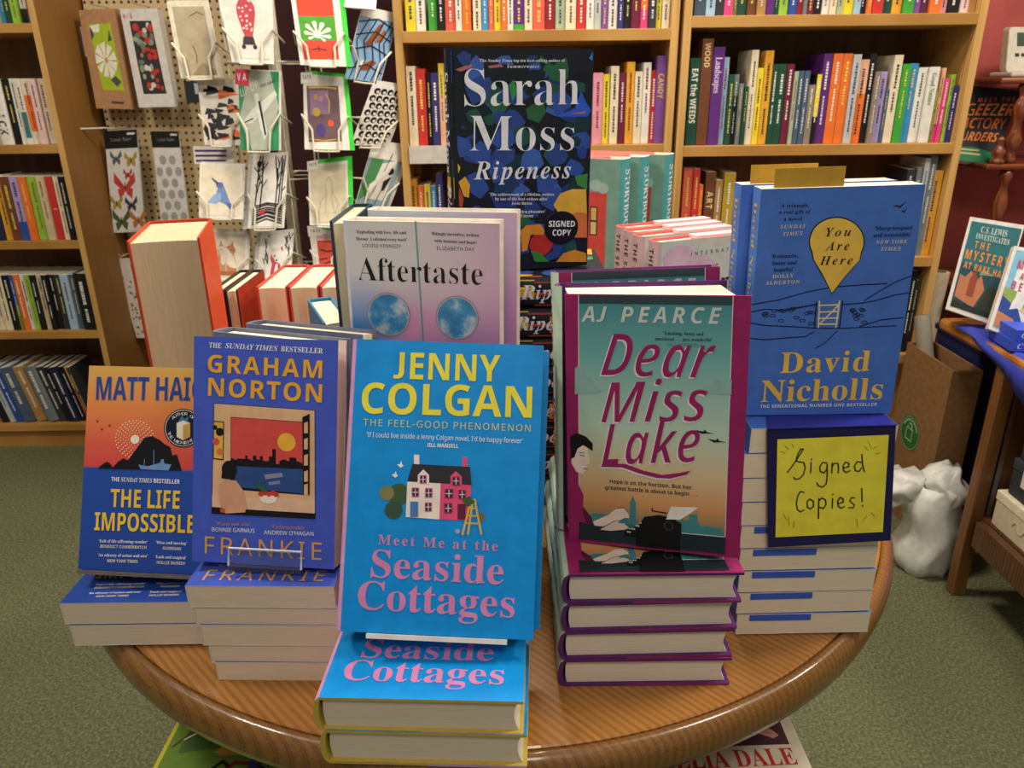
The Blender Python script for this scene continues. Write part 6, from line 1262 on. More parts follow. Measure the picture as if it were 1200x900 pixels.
["s",4,"a89a28",0.6,24.3,35.9,28.3,30.1],
["s",4,"a89a28",0.6,29.1,34.5,30.7,24.3],
["s",4,"a89a28",0.6,34.8,28.7,34.9,22.8],
["s",4,"a89a28",0.6,90.0,31.8,91.8,23.1],
["s",4,"a89a28",0.6,98.4,34.8,95.5,28.9],
["s",4,"a89a28",0.6,101.8,37.7,105.3,34.2]]}
# ------------------------------------------------------------ the round pine table
TC = (-.029, .972)
def pine(name, dark, rot=46):
    m, n, l, b = newmat(name)
    turned = texco(n, l, (1, 1, 1), (0, 0, R(rot)))
    def along(scale):
        mp = n.new('ShaderNodeMapping'); mp.inputs['Scale'].default_value = scale; l.new(turned, mp.inputs['Vector']); return mp.outputs['Vector']
    v = along((.5, 5, 5)); v2 = along((4, 420, 420))
    w = n.new('ShaderNodeTexWave'); w.wave_type = 'BANDS'; w.bands_direction = 'Y'; w.inputs['Scale'].default_value = 9; w.inputs['Distortion'].default_value = 7
    w.inputs['Detail'].default_value = 1.5; w.inputs['Detail Scale'].default_value = .25; w.inputs['Detail Roughness'].default_value = .4; l.new(v, w.inputs['Vector'])
    f2 = noise(n, l, v2, 1, 3, .6); f3 = noise(n, l, along((1.5, 5, 5)), 2, 2)
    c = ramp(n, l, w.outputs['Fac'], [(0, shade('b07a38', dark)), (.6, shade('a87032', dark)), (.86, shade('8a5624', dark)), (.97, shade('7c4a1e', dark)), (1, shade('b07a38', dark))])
    c = mixc(n, l, .2, c, ramp(n, l, f2, [(.3, '6a4016'), (.7, 'c89448')]), 'MIX')
    vk = n.new('ShaderNodeTexVoronoi'); vk.inputs['Scale'].default_value = 4.2; l.new(along((.8, 1.25, 1)), vk.inputs['Vector'])
    kn = ramp(n, l, vk.outputs['Distance'], [(.035, 'ffffff'), (.075, '000000')])
    c = mixc(n, l, kn, c, '4a2610')
    l.new(mixc(n, l, ramp(n, l, f3, [(.3, '000000'), (.75, '585858')]), c, '8a4c1c'), b.inputs['Base Color'])
    b.inputs['Roughness'].default_value = .36; b.inputs['Specular IOR Level'].default_value = .4
    b.inputs['Coat Weight'].default_value = .55; b.inputs['Coat Roughness'].default_value = .08
    bp = n.new('ShaderNodeBump'); bp.inputs['Strength'].default_value = .08; bp.inputs['Distance'].default_value = .0006; l.new(w.outputs['Fac'], bp.inputs['Height']); l.new(bp.outputs[0], b.inputs['Normal'])
    return m
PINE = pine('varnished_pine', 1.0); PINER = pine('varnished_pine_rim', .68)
tb = thing('round_table', 'round varnished pine table carrying the book display', 'table', Matrix.Translation((TC[0], TC[1], 0)))
mb = MB(); mb.lathe([(0, TZ - .02), (.501, TZ - .02), (.501, TZ - .0012), (.4995, TZ), (0, TZ)], PINE, 128); mb.build('tabletop', tb)
mb = MB()
pr = [(.5015, TZ - .006), (.503, TZ - .001), (.506, TZ + .0002), (.510, TZ - .0015), (.5145, TZ - .006), (.517, TZ - .014), (.5175, TZ - .024), (.515, TZ - .034), (.508, TZ - .040), (.49, TZ - .042), (.40, TZ - .042)]
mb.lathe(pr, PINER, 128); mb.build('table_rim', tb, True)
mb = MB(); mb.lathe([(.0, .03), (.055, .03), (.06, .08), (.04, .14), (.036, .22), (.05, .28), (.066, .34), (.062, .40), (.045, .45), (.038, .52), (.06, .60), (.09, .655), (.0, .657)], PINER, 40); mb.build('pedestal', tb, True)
for k in range(3):
    a = R(90 + 120 * k + 60); d = Vector((math.cos(a), math.sin(a), 0)); mb = MB()
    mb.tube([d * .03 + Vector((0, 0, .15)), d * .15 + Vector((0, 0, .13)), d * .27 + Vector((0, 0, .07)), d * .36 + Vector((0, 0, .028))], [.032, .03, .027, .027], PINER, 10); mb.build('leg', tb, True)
LOW = .455

# ------------------------------------------------------------ the displayed books
P_FR = pose(-.284, .576, .112, -.105, .323, -.008); P_SC = pose(-.142, .510, .0875, -.03, .458, -.037)
P_MH = pose(-.423, .631, .067, -.101, .42, .001); P_DN = pose(.207, .63, .222, -.044, .007, .024)
P_AT = pose(-.162, .743, .146, -.12, .03, -.01); P_RP = pose(-.0585, .872, .2975, .30, .004, -.0095)
ORD = ['first', 'second', 'third', 'fourth', 'fifth', 'sixth', 'seventh', 'eighth', 'ninth', 'tenth', 'eleventh', 'twelfth', 'thirteenth', 'fourteenth', 'fifteenth', 'sixteenth', 'seventeenth', 'eighteenth', 'nineteenth', 'twentieth',
       'twenty-first', 'twenty-second', 'twenty-third', 'twenty-fourth', 'twenty-fifth', 'twenty-sixth', 'twenty-seventh', 'twenty-eighth', 'twenty-ninth', 'thirtieth', 'thirty-first', 'thirty-second', 'thirty-third', 'thirty-fourth', 'thirty-fifth', 'thirty-sixth', 'thirty-seventh', 'thirty-eighth', 'thirty-ninth', 'fortieth']
def stack(src, n, x, y, ztop, t, jit, what, group, first_with_art=True, yaw=0, z_gap=.0003):
    for k in range(n):
        dx, dy, da = jit[k % len(jit)]
        X = flat(x + dx, y + dy, ztop - k * t, yaw + da)
        lab = what % ('topmost' if k == 0 else ('lowest' if k == n - 1 else ORD[k] + ' from the top'))
        copy_tree(src, X, lab, group, () if (k == 0 and first_with_art) else ('illustration', 'lettering'))
def stand(name, label, X, x0, x1, lip, t, mat, depth=.008):
    r = thing('book_stand', label, 'book stand', X, 'display book stands')
    mb = MB(); mb.box(x0, x1, -depth, t + .004, -.0036, -.0008, mat); mb.build('ledge', r)
    mb = MB(); mb.box(x0, x1, -depth, -depth + .0025, -.0008, lip, mat)
    if lip > .01: mb.tube([(x0, -depth + .001, 0), (x0, -depth + .001, lip), (x1, -depth + .001, lip), (x1, -depth + .001, 0)], .0011, M('e8ecf4', .15), 6)
    mb.build('lip', r)
    mb = MB(); mb.box(x0, x1, t + .0012, t + .004, -.0008, .13, mat); mb.build('back_plate', r)
    return r
# window-scene paperbacks
t = .0225
fr = book('paperback', 'royal blue paperback with a window scene cover, propped up in a clear stand', P_FR, .129, .198, t, False, '465eca', tint='ead9c0', group='royal blue paperbacks', art='FR')
stack(fr, 5, -.283, .553, .1025, .0205, [(0, 0, -.03), (.003, .001, -.03), (.006, 0, -.025), (.010, .001, -.03), (.0135, 0, -.025)], 'royal blue paperback lying flat under the window scene book, %s', 'royal blue paperbacks')
stand('a', 'clear acrylic stand holding the royal blue window scene paperback', P_FR, .037, .102, .0155, t, clear_plastic())
# sunset island paperbacks
mh = book('paperback', 'orange and blue paperback with a sunset island cover, leaning at the table edge', P_MH, .129, .198, .024, False, '@matt', '2148a4', '2148a4', tint='ead9c0', group='sunset island paperbacks', art='MH')
stack(mh, 2, -.428, .600, .0505, .0245, [(0, 0, 0), (.0045, -.001, .004)], 'sunset island paperback lying flat under the orange and blue book, %s', 'sunset island paperbacks', yaw=.0)
stand('b', 'low grey stand under the orange and blue sunset island paperback', P_MH, .002, .127, .0, .024, M('6a6460', .4), .004)
# seaside hardbacks: blue jacket over yellow boards
def jacket_hardback(name, label, X, w, h, t, front, spine, edge, art, group, tint='e6dcc6'):
    return book(name, label, X, w, h, t, True, front, spine, spine, edge, tint, group, art=art)
sc = book('hardback_book', 'bright blue hardback with yellow and pink lettering and cottages, propped foremost', P_SC, .157, .24, .034, True, '0090e0', 'e0a4d4', '0090e0', 'c8b04c', 'ded2bc', 'bright blue cottage hardbacks', art='SC')
mb = MB(); mb.box(.078, .1565, .0318, .0339, -.0005, .0001, M('c49cc8')); mb.build('jacket_flap', sc)
X2 = P_SC @ Matrix.Translation((.0055, .0385, .0)); copy_tree(sc, X2, 'bright blue hardback standing directly behind the propped cottage book', 'bright blue cottage hardbacks', ('illustration', 'lettering'))
stack(sc, 2, -.151, .462, .0645, .032, [(0, 0, -.045), (.0025, -.001, -.045)], 'bright blue cottage hardback lying flat in front of the table edge, %s', 'bright blue cottage hardbacks', yaw=0)
stand('c', 'white ledge stand under the propped bright blue cottage hardback', P_SC, .022, .136, .0, .034, M('e6e2dc', .3), .0045)
# round-window hardbacks
at_ = book('hardback_book', 'pale lilac hardback with two round windows on its cover, foremost of two', P_AT, .150, .234, .03, True, '@haze', 'c4cce0', 'c4cce0', 'efe8dc', 'e8dec8', 'lilac hardbacks', art='AT')
copy_tree(at_, P_AT @ Matrix.Translation((.012, .043, .005)), 'pale lilac hardback standing behind the round windows book, only its edges showing', 'lilac hardbacks', ('illustration', 'lettering'))
low = book('paperback', 'small cream paperback lying hidden beneath the round windows book, topmost', frame((-.02, .751, TZ + .1455), (0, 1, 0), (-1, 0, 0)), .106, .178, .036, False, 'd8d0c0', group='small cream paperbacks')
for k in range(1, 4): copy_tree(low, frame((-.02, .751, TZ + .1455 - .0363 * k), (0, 1, 0), (-1, 0, 0)), 'small cream paperback lying hidden beneath the round windows book, %s from the top' % ORD[k], 'small cream paperbacks')
# dark painterly hardbacks
rp = book('hardback_book', 'tall dark hardback with painted fruit and a round signed sticker', P_RP, .158, .24, .034, True, '141c24', '141c24', '141c24', '1a2028', 'e6dcc6', 'dark painterly hardbacks', art='RP')
put_art([['p', 1, '2f4f9c', 0, 0, 1, 1, 1, 0]], rp, lambda x, z, l: (0, .01 + .001 * x, .01 + .001 * z))
def rp_spine(r):
    mb = MB(); t = .034; h = .24
    def q(y0, y1, z0, z1, col): mb.add([(spine_x(y, t, True) - .0003, y, z) for y, z in ((y0, z0), ((y0 + y1) / 2, z0), (y1, z0), (y1, z1), ((y0 + y1) / 2, z1), (y0, z1))], [tuple(range(6))], M(col))
    for y0, y1, z0, z1, c in ((.001, .03, .205, .238, '2f4f9c'), (.002, .02, .16, .185, '27405a'), (.012, .032, .125, .16, '3a5fae'), (.003, .03, .105, .128, '27703c'), (.002, .022, .085, .108, 'd8b43c'), (.004, .033, .045, .085, 'b0402c'), (.008, .028, .03, .06, 'd88a34'), (.003, .018, .008, .03, '1f5a5a')): q(y0, y1, z0, z1, c)
    mb.build('spine_illustration', r)
    spine_text(r, [('Sarah Moss', 'B', .024, .104, .015, 'dfe3ea', -.001), ('Ripeness', 'J', .139, .088, .0165, 'dfe3ea', -.001)], h, t, True)
rp_spine(rp)
rpt = .0365
for k in range(8):
    X = frame((.108 + (.004, -.003, .002)[k % 3], .862 + (.002, 0, .003)[k % 3], TZ + .2945 - k * rpt), (0, 1, 0), (-1, 0, 0))
    copy_tree(rp, X, 'dark fruit-painted hardback lying spine outward under the signed copy, %s' % ('topmost' if k == 0 else ORD[k] + ' from the top'), 'dark painterly hardbacks', ('illustration', 'lettering') if k else ('lettering',))
# pilot and typist hardbacks (teal and plum jacket, purple boards); the front cover stands ajar
dmw, dmh, dmt = .147, .222, .03
def plum_book(label, X, ajar=None):
    r = thing('hardback_book', label, 'book', X, 'teal and plum hardbacks'); A, B, E = M('9a2464'), M('b8d4c4'), M('5c2a6c')
    mk_cover(dmw, dmh, dmt, True, [A, B, A, E]).build('cover', r)
    mk_pages(dmw, dmh, dmt, True, 'e8dcc8').build('pages', r)
    for z0, z1 in ((-.0005, .0001), (dmh - .0001, dmh + .0005)): mb = MB(); mb.box(.055, dmw - .0005, dmt - .0025, dmt - .0001, z0, z1, M('8a3068')); mb.build('jacket_flap', r)
    spine_text(r, [('AJ PEARCE', 'O', .012, .06, .009, '2a3438', 0), ('Dear Miss Lake', 'O', .08, .105, .012, '2a3438', 0)], dmh, dmt, True)
    return r
dm2 = plum_book('teal and plum hardback standing upright behind the typist cover book', pose(.0485, .648, .1225, .02, .166, .02))
put_art(ART['DM'], dm2, cover_fn)
for k in range(4):
    dx, da = ((0, .0), (.0, .02), (-.002, .015), (-.002, 0))[k]
    copy_tree(dm2, flat(.0455 + dx, .540, .1185 - k * .0297, da), 'teal and plum hardback lying flat under the typist cover book, %s' % ('topmost', 'second from the top', 'third from the top', 'lowest')[k], 'teal and plum hardbacks', () if k == 0 else ('illustration', 'lettering'))
P_D1 = pose(.049, .590, .119, -.295, .098, .054)          # the open front cover
B_D1 = pose(.0455, .606, .1205, -.02, .15, .012)          # spine, pages and back cover
dm1 = thing('hardback_book', 'teal and plum hardback with a typist on its slightly open cover', 'book', B_D1, 'teal and plum hardbacks')
REL = B_D1.inverted() @ P_D1
A, B, E = M('9a2464'), M('b8d4c4'), M('5c2a6c')
mb = mk_cover(dmw, dmh, dmt, True, [A, B, A, E])
F0 = mb                                                    # drop the shut front board and hinge one that stands ajar
mb2 = MB()
for f, k in zip(mb.f, mb.m):
    if max(mb.v[i][1] for i in f) > .004 or max(mb.v[i][0] for i in f) < .02: mb2.add([mb.v[i] for i in f], [tuple(range(len(f)))], mb.mats[k])
mb2.build('cover', dm1)
mb = MB(); mb.hexa([REL @ Vector(p) for p in ((0, 0, 0), (dmw, 0, 0), (dmw, 0, dmh), (0, 0, dmh), (0, .0026, 0), (dmw, .0026, 0), (dmw, .0026, dmh), (0, .0026, dmh))], A); mb.build('front_board', dm1)
mb = MB(); mt = pages(1, 'e8dcc8'); pf = [REL @ Vector(p) for p in ((.004, .0032, .003), (dmw - .006, .0032, .003), (dmw - .006, .0032, dmh - .004), (.004, .0032, dmh - .004))]
bb = [Vector(p) for p in ((.004, dmt - .0028, .003), (dmw - .006, dmt - .0028, .003), (dmw - .006, dmt - .0028, dmh - .004), (.004, dmt - .0028, dmh - .004))]
mb.hexa(pf + bb, mt); mb.build('pages', dm1)
fr_art = bpy.data.objects.new('front_art', None)
put_art(ART['DM'], dm1, lambda x, z, lay: tuple(REL @ Vector((x, -.00015 - .00008 * lay, z))))
bpy.data.objects.remove(fr_art)
# blue map-pin paperbacks
dn = book('paperback', 'blue paperback with a yellow map-pin cover standing on the tall stack', P_DN, .129, .198, .0235, False, '4c7ad4', '5a8ce4', '4c7ad4', tint='f0e2c8', group='blue map-pin paperbacks', art='DN')
spine_text(dn, [('David Nicholls', 'B', .012, .098, .009, 'f6cc58', 0), ('You Are Here', 'J', .122, .06, .009, 'e6bb4c', 0)], .198, .0235, False)
X = pose(.199, .657, .222, -.03, .02, .022); copy_tree(dn, X, 'blue paperback standing right behind the map-pin book, its spine showing', 'blue map-pin paperbacks', ('illustration', 'lettering'))
PEN = M('3f66d0', .6)
for k in range(9):
    dx = (0, -.004, -.002, -.0005, .001, .0025, .004, .005, .0065)[k]; da = (.02, .0, .02, 0, .01, .02, .012, .02, .01)[k]
    r = copy_tree(dn, flat(.207 + dx, .605, .2205 - k * .02445, da), 'blue paperback lying in the tall stack behind the handwritten sign, %s' % ('topmost' if k == 0 else ('lowest' if k == 8 else ORD[k] + ' from the top')), 'blue map-pin paperbacks', ('illustration', 'lettering', 'spine_lettering'))
    if k > 3:
        mb = MB(); mb.box(.012, .071, .0012, .0075, -.0006, .0012, PEN); mb.build('blue_flap', r)
for X, lab in ((P_DN @ Matrix.Translation((.0105, .0025, .185)), 'yellow card marker sticking out of the map-pin book'), (pose(.199, .657, .222, -.03, .02, .022) @ Matrix.Translation((.008, .0035, .185)), 'yellow card marker in the book behind the map-pin book')):
    mb = MB(); mb.box(0, .0555, 0, .0007, .0131, .0285, M('c8a03a', .6)); o = mb.build('bookmark_card'); o.matrix_world = X; tag(o, lab, 'bookmark', 'yellow book markers')
# handwritten sign draped over the stack
sg = thing('handwritten_sign', 'handwritten yellow and navy sign hanging over the stack of blue paperbacks', 'sign', pose(.2174, .5994, .1032, -.03, .02, 0))
NV = M('252458', .5); mb = MB()
q = [(.0017, .1179), (.1109, .1219), (.124, .0085), (.0149, .0004)]
mb.prism([(a, b) for a, b in q], 0, .0007, NV, lambda a, b, y: (a, y, b))
i = sg.matrix_world.inverted(); tp = [i @ Vector((x, y, TZ + z)) for x, y, z in ((.2192, .5996, .2222), (.3284, .5963, .2258), (.3310, .6275, .2232), (.2265, .6265, .2222))]
mb.hexa(tp + [p + Vector((0, 0, .0007)) for p in tp], M('2a2f92', .35)); mb.build('backing_card', sg)
its = ART['SIGN']; mb = MB()
put_art(its, sg, lambda x, z, lay: (x, -.0006 - .0002 * lay, z), ('sticky_note', 'lettering'))

# ------------------------------------------------------------ books standing behind the front row
def upright(name, label, x0, x1, ybot_z, h, Yf, w, col, edge, tint='e6d6b8', group=None, hard=True, spine=None, lean=0, yaw=0):
    'fore edge to the viewer: x0, x1 are world X of its two covers'
    t = x1 - x0; d = Vector((math.sin(yaw), -math.cos(yaw), 0)); o = Vector((x0, Yf, TZ + ybot_z)) - d * w; X = frame(o, d, (math.sin(lean), 0, math.cos(lean)))
    return book(name, label, X, w, h, t, hard, col, spine or col, col, edge, tint, group)
book_under = None
tome = upright('hardback_book', 'very thick orange-red hardback with its page edges facing out, beside the pegboard', -.452, -.371, .1035, .230, .905, .15, 'e0542e', 'c04428', 'd4bc98', None, yaw=.25)
sup = book('hardback_book', 'orange-red hardback lying flat under the very thick one, topmost', flat(-.50, .895, .1025, 0), .153, .234, .034, True, 'c84a30', edge='7a3028', group='orange-red hardbacks lying flat')
for k in (1, 2): copy_tree(sup, flat(-.50 + .002 * k, .895, .1025 - .0342 * k), 'orange-red hardback lying flat under the very thick one, %s' % ('middle', 'lowest')[k - 1], 'orange-red hardbacks lying flat')
def xat(px, py, Y): return at(px, py, Y).x
g = 'red hardbacks with page edges facing out'
upright('hardback_book', 'slim terracotta hardback with black board edges, nearest the thick orange-red tome', xat(247, 345, 1.1), xat(262.5, 345, 1.1), .001, .224, 1.1, .13, 'a83c26', '2a2422', 'e8d8b4', g)
upright('hardback_book', 'slim terracotta hardback with black board edges, its broad red side showing', xat(263.5, 345, 1.1), xat(279, 345, 1.1), .001, .224, 1.1, .13, 'b8432a', '2a2422', 'e8d8b4', g)
upright('hardback_book', 'thick brick red hardback with its pages facing out, nearest the terracotta pair', xat(301, 345, 1.1), xat(337, 345, 1.1), .001, .228, 1.1, .145, 'a83438', 'c84c46', 'e8d8b4', g)
upright('hardback_book', 'thick brick red hardback with its pages facing out, middle of three', xat(338.5, 345, 1.1), xat(374, 345, 1.1), .001, .228, 1.1, .145, '9c2c38', 'c84c46', 'e8d8b4', g)
upright('hardback_book', 'thick brick red hardback with its pages facing out, farthest from the terracotta pair', xat(375.5, 345, 1.1), xat(404, 345, 1.1), .001, .228, 1.1, .145, '9c2c38', 'c84c46', 'e8d8b4', g)
upright('hardback_book', 'navy hardback standing beside the lilac book, cream page edges facing out', xat(387, 268, .79), xat(414, 268, .79), .147, .226, .79, .12, '2c3c54', '2c3c54', 'd8cca8')
# teal book turned at an angle
zt = TZ + .244; S = atz(375, 350, zt); e = atz(403, 388, zt) - S; e.z = 0; e.normalize()
T = .032; ey = Vector((0, 0, 1)).cross(e); o = S - ey * T / 2; hh = .2435
book('hardback_book', 'teal hardback turned at an angle behind the royal blue window book', frame((o.x, o.y, zt - hh), e, (0, 0, 1)), .115, hh, T, True, '2a80a4', '2a80a4', edge='2a80a4', tint='f0e2c0')
# slate hardbacks behind the window-scene paperback
for (px, py, Y, w_, lab) in ((248, 388, .705, .128, 'slate blue hardback leaning right behind the window scene paperback'), (287, 379, .75, .128, 'slate blue hardback leaning second behind the window scene paperback')):
    p = at(px, py, Y); ln = .14; h_ = (p.z - TZ - .1045) / math.cos(ln) 
    book('hardback_book', lab, pose(p.x, Y - h_ * math.sin(ln) - .014, .1045 + .03 * math.sin(ln), -.33, ln, 0), w_, h_, .03, True, '727a94', '8a90ac', edge='6c7288', tint='f2e6c4', group='slate blue hardbacks')
# teal story hardbacks showing back cover and spine
aa = R(27); ex = Vector((-math.cos(aa), math.sin(aa), 0)); ey = Vector((0, 0, 1)).cross(ex); sth, stt = .222, .042
st0 = None
for k, (px, py, Y) in enumerate(((727, 188, 1.20), (750, 186, 1.235), (779.5, 183.5, 1.27))):
    c = at(px, py, Y); o = c - ey * stt; X = frame((o.x, o.y, TZ + .172), ex, (0, 0, 1)); lab = 'teal hardback with white spine lettering and a coral door, %s' % ('nearest the dark signed book', 'middle of three', 'farthest from the dark signed book')[k]
    if k == 0:
        st0 = book('hardback_book', lab, X, .14, sth, stt, True, '74b4a8', '4fa4a4', '84b4a4', 'e8e0d4', 'f0e6d0', 'teal story hardbacks')
        spine_text(st0, [('STORYBOOK EN', 'B', .016, .125, .021, 'eef4f2', 0)], sth, stt, True)
        B_ = lambda x, z, lay: (x, stt + .00015 + .00008 * lay, z)
        put_art([['p', 1, 'e0564c', 20, 30, 58, 30, 58, 172, 20, 172], ['p', 2, '4a3a3a', 34, 105, 47, 105, 47, 150, 34, 150], ['p', 3, 'f0d890', 36, 107, 45, 107, 45, 126, 36, 126], ['p', 3, 'e8c870', 36, 129, 45, 129, 45, 148, 36, 148],
                 ['p', 1, 'e89a3c', 5, 5, 135, 5, 135, 14, 5, 14], ['c', 2, '8a3a34', 52, 20, 14, 8], ['c', 2, '4a90c8', 36, 22, 7, 6], ['c', 2, 'e0b83c', 22, 20, 9, 7], ['c', 2, 'd8452c', 38, 10, 16, 6], ['c', 2, 'b0d0c4', 26, 178, 9, 8], ['c', 2, 'b0d0c4', 38, 182, 11, 9]], st0, B_, ('back_illustration', 'back_lettering'))
        mb = MB(); mb.box(.03, .136, .004, stt - .004, sth - .003, sth + .0005, M('e0605c')); mb.build('coral_edge', st0)
    else: copy_tree(st0, X, lab, 'teal story hardbacks')
sup = book('hardback_book', 'teal hardback lying flat under the upright story books, topmost', flat(.04, 1.195, .1715, .05), .24, .15, .034, True, '74b4a8', '4fa4a4', edge='e8e0d4', group='teal hardbacks lying flat')
for k in range(1, 5): copy_tree(sup, flat(.04, 1.195, .1715 - .0342 * k, .05), 'teal hardback lying flat under the upright story books, %s' % ORD[k] + ' from the top', 'teal hardbacks lying flat')
# pale pink hardbacks with coral board edges
zb = .074; lo0 = None; ztop = TZ + zb + .238
ex = Vector((math.cos(R(24)), math.sin(R(24)), 0))
for k, (px, py) in enumerate(((776, 284), (756.5, 277.5), (745.5, 272), (735.5, 267))):
    p = atz(px, py, ztop); X = frame((p.x, p.y, TZ + zb), ex, (0, 0, 1)); lab = 'pale pink hardback with coral top edge, %s' % ('foremost of the four', 'second of the four', 'third of the four', 'rearmost of the four')[k]
    if k == 0:
        lo0 = book('hardback_book', lab, X, .153, .238, .028, True, 'c4ccc4', 'd8bcc0', 'd8bcc0', 'e4605c', 'f0e6d0', 'pale pink hardbacks')
        put_art([['c', 1, 'd4b8cc', 30, 215, 26, 16], ['c', 1, 'd0b4c8', 60, 190, 30, 26], ['t', 3, '38343c', 'INTERNATIONAL', 'R', 46, 216, 148, 218, 5], ['t', 3, '38343c', 'THE', 'R', 70, 193, 92, 193.5, 8], ['t', 3, '2c2438', 'or', 'B', 82, 166, 112, 167, 22]], lo0, cover_fn)
        spine_text(lo0, [('THE SEC', 'S', .01, .055, .009, '4a3c44', 0)], .238, .028, True)
        mb = MB(); mb.box(.06, .15, .008, .0275, .2352, .2395, M('d8c0c4')); mb.build('jacket_flap', lo0)
    else: copy_tree(lo0, X, lab, 'pale pink hardbacks')
book('hardback_book', 'grey hardback lying flat beneath the pale pink upright books', flat(.165, .955, .0732, .42), .2, .15, .0365, True, '8a8088', group='grey hardbacks lying flat')
book('hardback_book', 'grey hardback lying at the bottom beneath the pale pink upright books', flat(.168, .955, .0366, .42), .2, .15, .0365, True, '8a8088', group='grey hardbacks lying flat')
# ------------------------------------------------------------ books on the bookcase shelves
PAL = {'bright yellow': 'e0cc30', 'yellow': 'd8bc3c', 'amber': 'd89c30', 'white': 'dcd8cc', 'cream': 'dccfb0', 'beige': 'c8b490', 'pale grey': 'b4b8b4', 'grey': '70787a', 'slate blue': '4a5c72', 'pale blue': '9cb8cc', 'sky blue': '3a8cc0', 'blue': '2c4c9c', 'indigo': '383470', 'navy': '1c2440',
       'black': '1a1a1c', 'charcoal': '34363a', 'green': '3f9c34', 'lime': '8cb83c', 'dark green': '1f4a38', 'sage': 'a0b090', 'olive': '7c7a34', 'teal': '2f7f80', 'coral': 'd8604c', 'red': 'c03430', 'dark red': '8c2428', 'maroon': '6c2038', 'pink': 'd890a0', 'hot pink': 'd8447c', 'pale pink': 'e0bcb8',
       'orange': 'e0702c', 'peach': 'e0a884', 'brown': '6a4026', 'tan': 'a8804c', 'taupe': '8a7c6c', 'purple': '5c2c78', 'violet': '7a4c94', 'lavender': 'a490c0', 'plum': '5a2848', 'mustard': 'b09430'}
LIGHT = ('white', 'cream', 'beige', 'pale grey', 'pale blue', 'pale pink', 'peach', 'sage', 'bright yellow', 'yellow', 'lavender', 'amber', 'lime', 'pink')
rs = random.Random(11)
def shelf_book(label, X, w, h, t, col, group, title=None, band=None):
    hard = t > .03 and rs.random() < .3
    r = book('book', label, X, w, h, t, hard, PAL[col], tint='e4dcc8', group=group)
    dark = col not in LIGHT; ink = rs.choice(['e8e4d8', 'e8e4d8', 'e0c860'] if dark else ['2a2a30', '2a2a30', '8c2c30', '2c4070'])
    if title:
        spine_text(r, [(title[0], title[1], h * title[2], h * title[3], min(t * .6, title[4]), title[5], 0)], h, t, hard)
    else:                                                  # lettering too far off to read: broken strokes along the spine
        mb = MB(); z = h * rs.uniform(.06, .14); cap = t * rs.uniform(.2, .32)
        for run in range(2):
            end = z + h * rs.uniform(.2, .38)
            while z < end:
                d = rs.uniform(.002, .006); y = t / 2 - cap / 2
                mb.add([(spine_x(q, t, hard) - .0006, q, h - s) for q, s in ((y, z), (y + cap, z), (y + cap, z + d), (y, z + d))], [(0, 1, 2, 3)], M(ink)); z += d + rs.uniform(.0015, .003)
            z += h * rs.uniform(.03, .08); cap *= .8
            if z > h * .85: break
        mb.build('spine_lettering', r)
    if band:
        mb = MB(); z0, z1 = band[1] * h, band[2] * h
        mb.add([(spine_x(q, t, hard) - .0004, q, z) for q, z in ((.0002, z0), (t / 2, z0), (t - .0002, z0), (t - .0002, z1), (t / 2, z1), (.0002, z1))], [tuple(range(6))], M(PAL[band[0]])); mb.build('spine_band', r)
    return r
def fill(rows, ybot, Y, zshelf, case, shelf, end, backwards=False, w=.13, lean=0, start=0, zcap=.5, Yd=0):
    n = len(rows)
    for i, e in enumerate(rows):
        x0, x1, yt, col = e[:4]; title = e[4] if len(e) > 4 else None; band = e[5] if len(e) > 5 else None
        a = at(x0, ybot, Y).x; b = at(x1, ybot, Y).x; lim = LIM[case]; sh = max(0, b - lim[1]) if not lean else 0; a -= sh; b -= sh; h = min(zcap, max(.1, at((x0 + x1) / 2, yt, Y).z - TZ - zshelf)); t = max(.008, b - a - .0008)
        ez = (math.sin(lean), 0, math.cos(lean)); k = (n - i if backwards else i + 1) + start
        X = frame((b, Y + rs.uniform(0, .012), TZ + zshelf + .0006 + abs(min(0, math.sin(lean))) * t), (0, 1, 0), ez)
        lab = '%s book, %s from the %s, %s shelf of the %s' % (col, ORD[k - 1], end, shelf, case)
        shelf_book(lab, X, w, h, t, col, 'books on the %s shelf of the %s' % (shelf, case), title, band)
def px(s, ox, oy, rows): return [(r[0] / s + ox, r[1] / s + ox, r[2] / s + oy if r[2] is not None else -26) + tuple(r[3:]) for r in rows]
MIDC, REDC, PEGC = 'middle bookcase', 'red-wall bookcase', 'pegboard bookcase'
LIM = {MIDC: (-.262, .404), REDC: (.459, 1.166), PEGC: (-2.27, -1.407)}
Y1 = 2.118
N = None
fill(px(3.158, 440, 0, [(112, 150, -45, 'bright yellow'), (151, 185, -40, 'white'), (196, 228, -30, 'green'), (230, 257, -35, 'black'), (258, 297, -50, 'coral'), (297, 320, -30, 'white'), (321, 355, -35, 'orange'), (361, 392, -45, 'cream'), (393, 417, -30, 'sky blue'), (418, 438, -40, 'coral'), (439, 464, -45, 'bright yellow'), (465, 487, -30, 'orange'), (488, 510, -38, 'white'), (511, 550, -45, 'purple', N, ('green', 0, .13)), (551, 581, -42, 'cream'), (582, 627, -50, 'coral'), (628, 663, -48, 'dark red'), (665, 701, -40, 'sage'), (702, 741, -42, 'cream'), (743, 778, -45, 'red'), (779, 807, -36, 'white'), (808, 834, -40, 'pale grey'), (835, 859, -40, 'violet'), (861, 894, -42, 'white'), (895, 917, -38, 'indigo'), (918, 944, -36, 'black'), (945, 977, -44, 'maroon'), (979, 1007, -30, 'hot pink', N, ('orange', .45, 1)), (1008, 1037, -36, 'charcoal'), (1038, 1057, -40, 'bright yellow'), (1059, 1086, -42, 'cream')]), 33, Y1, CSH[0], MIDC, 'top', 'card-rack end', zcap=.235)
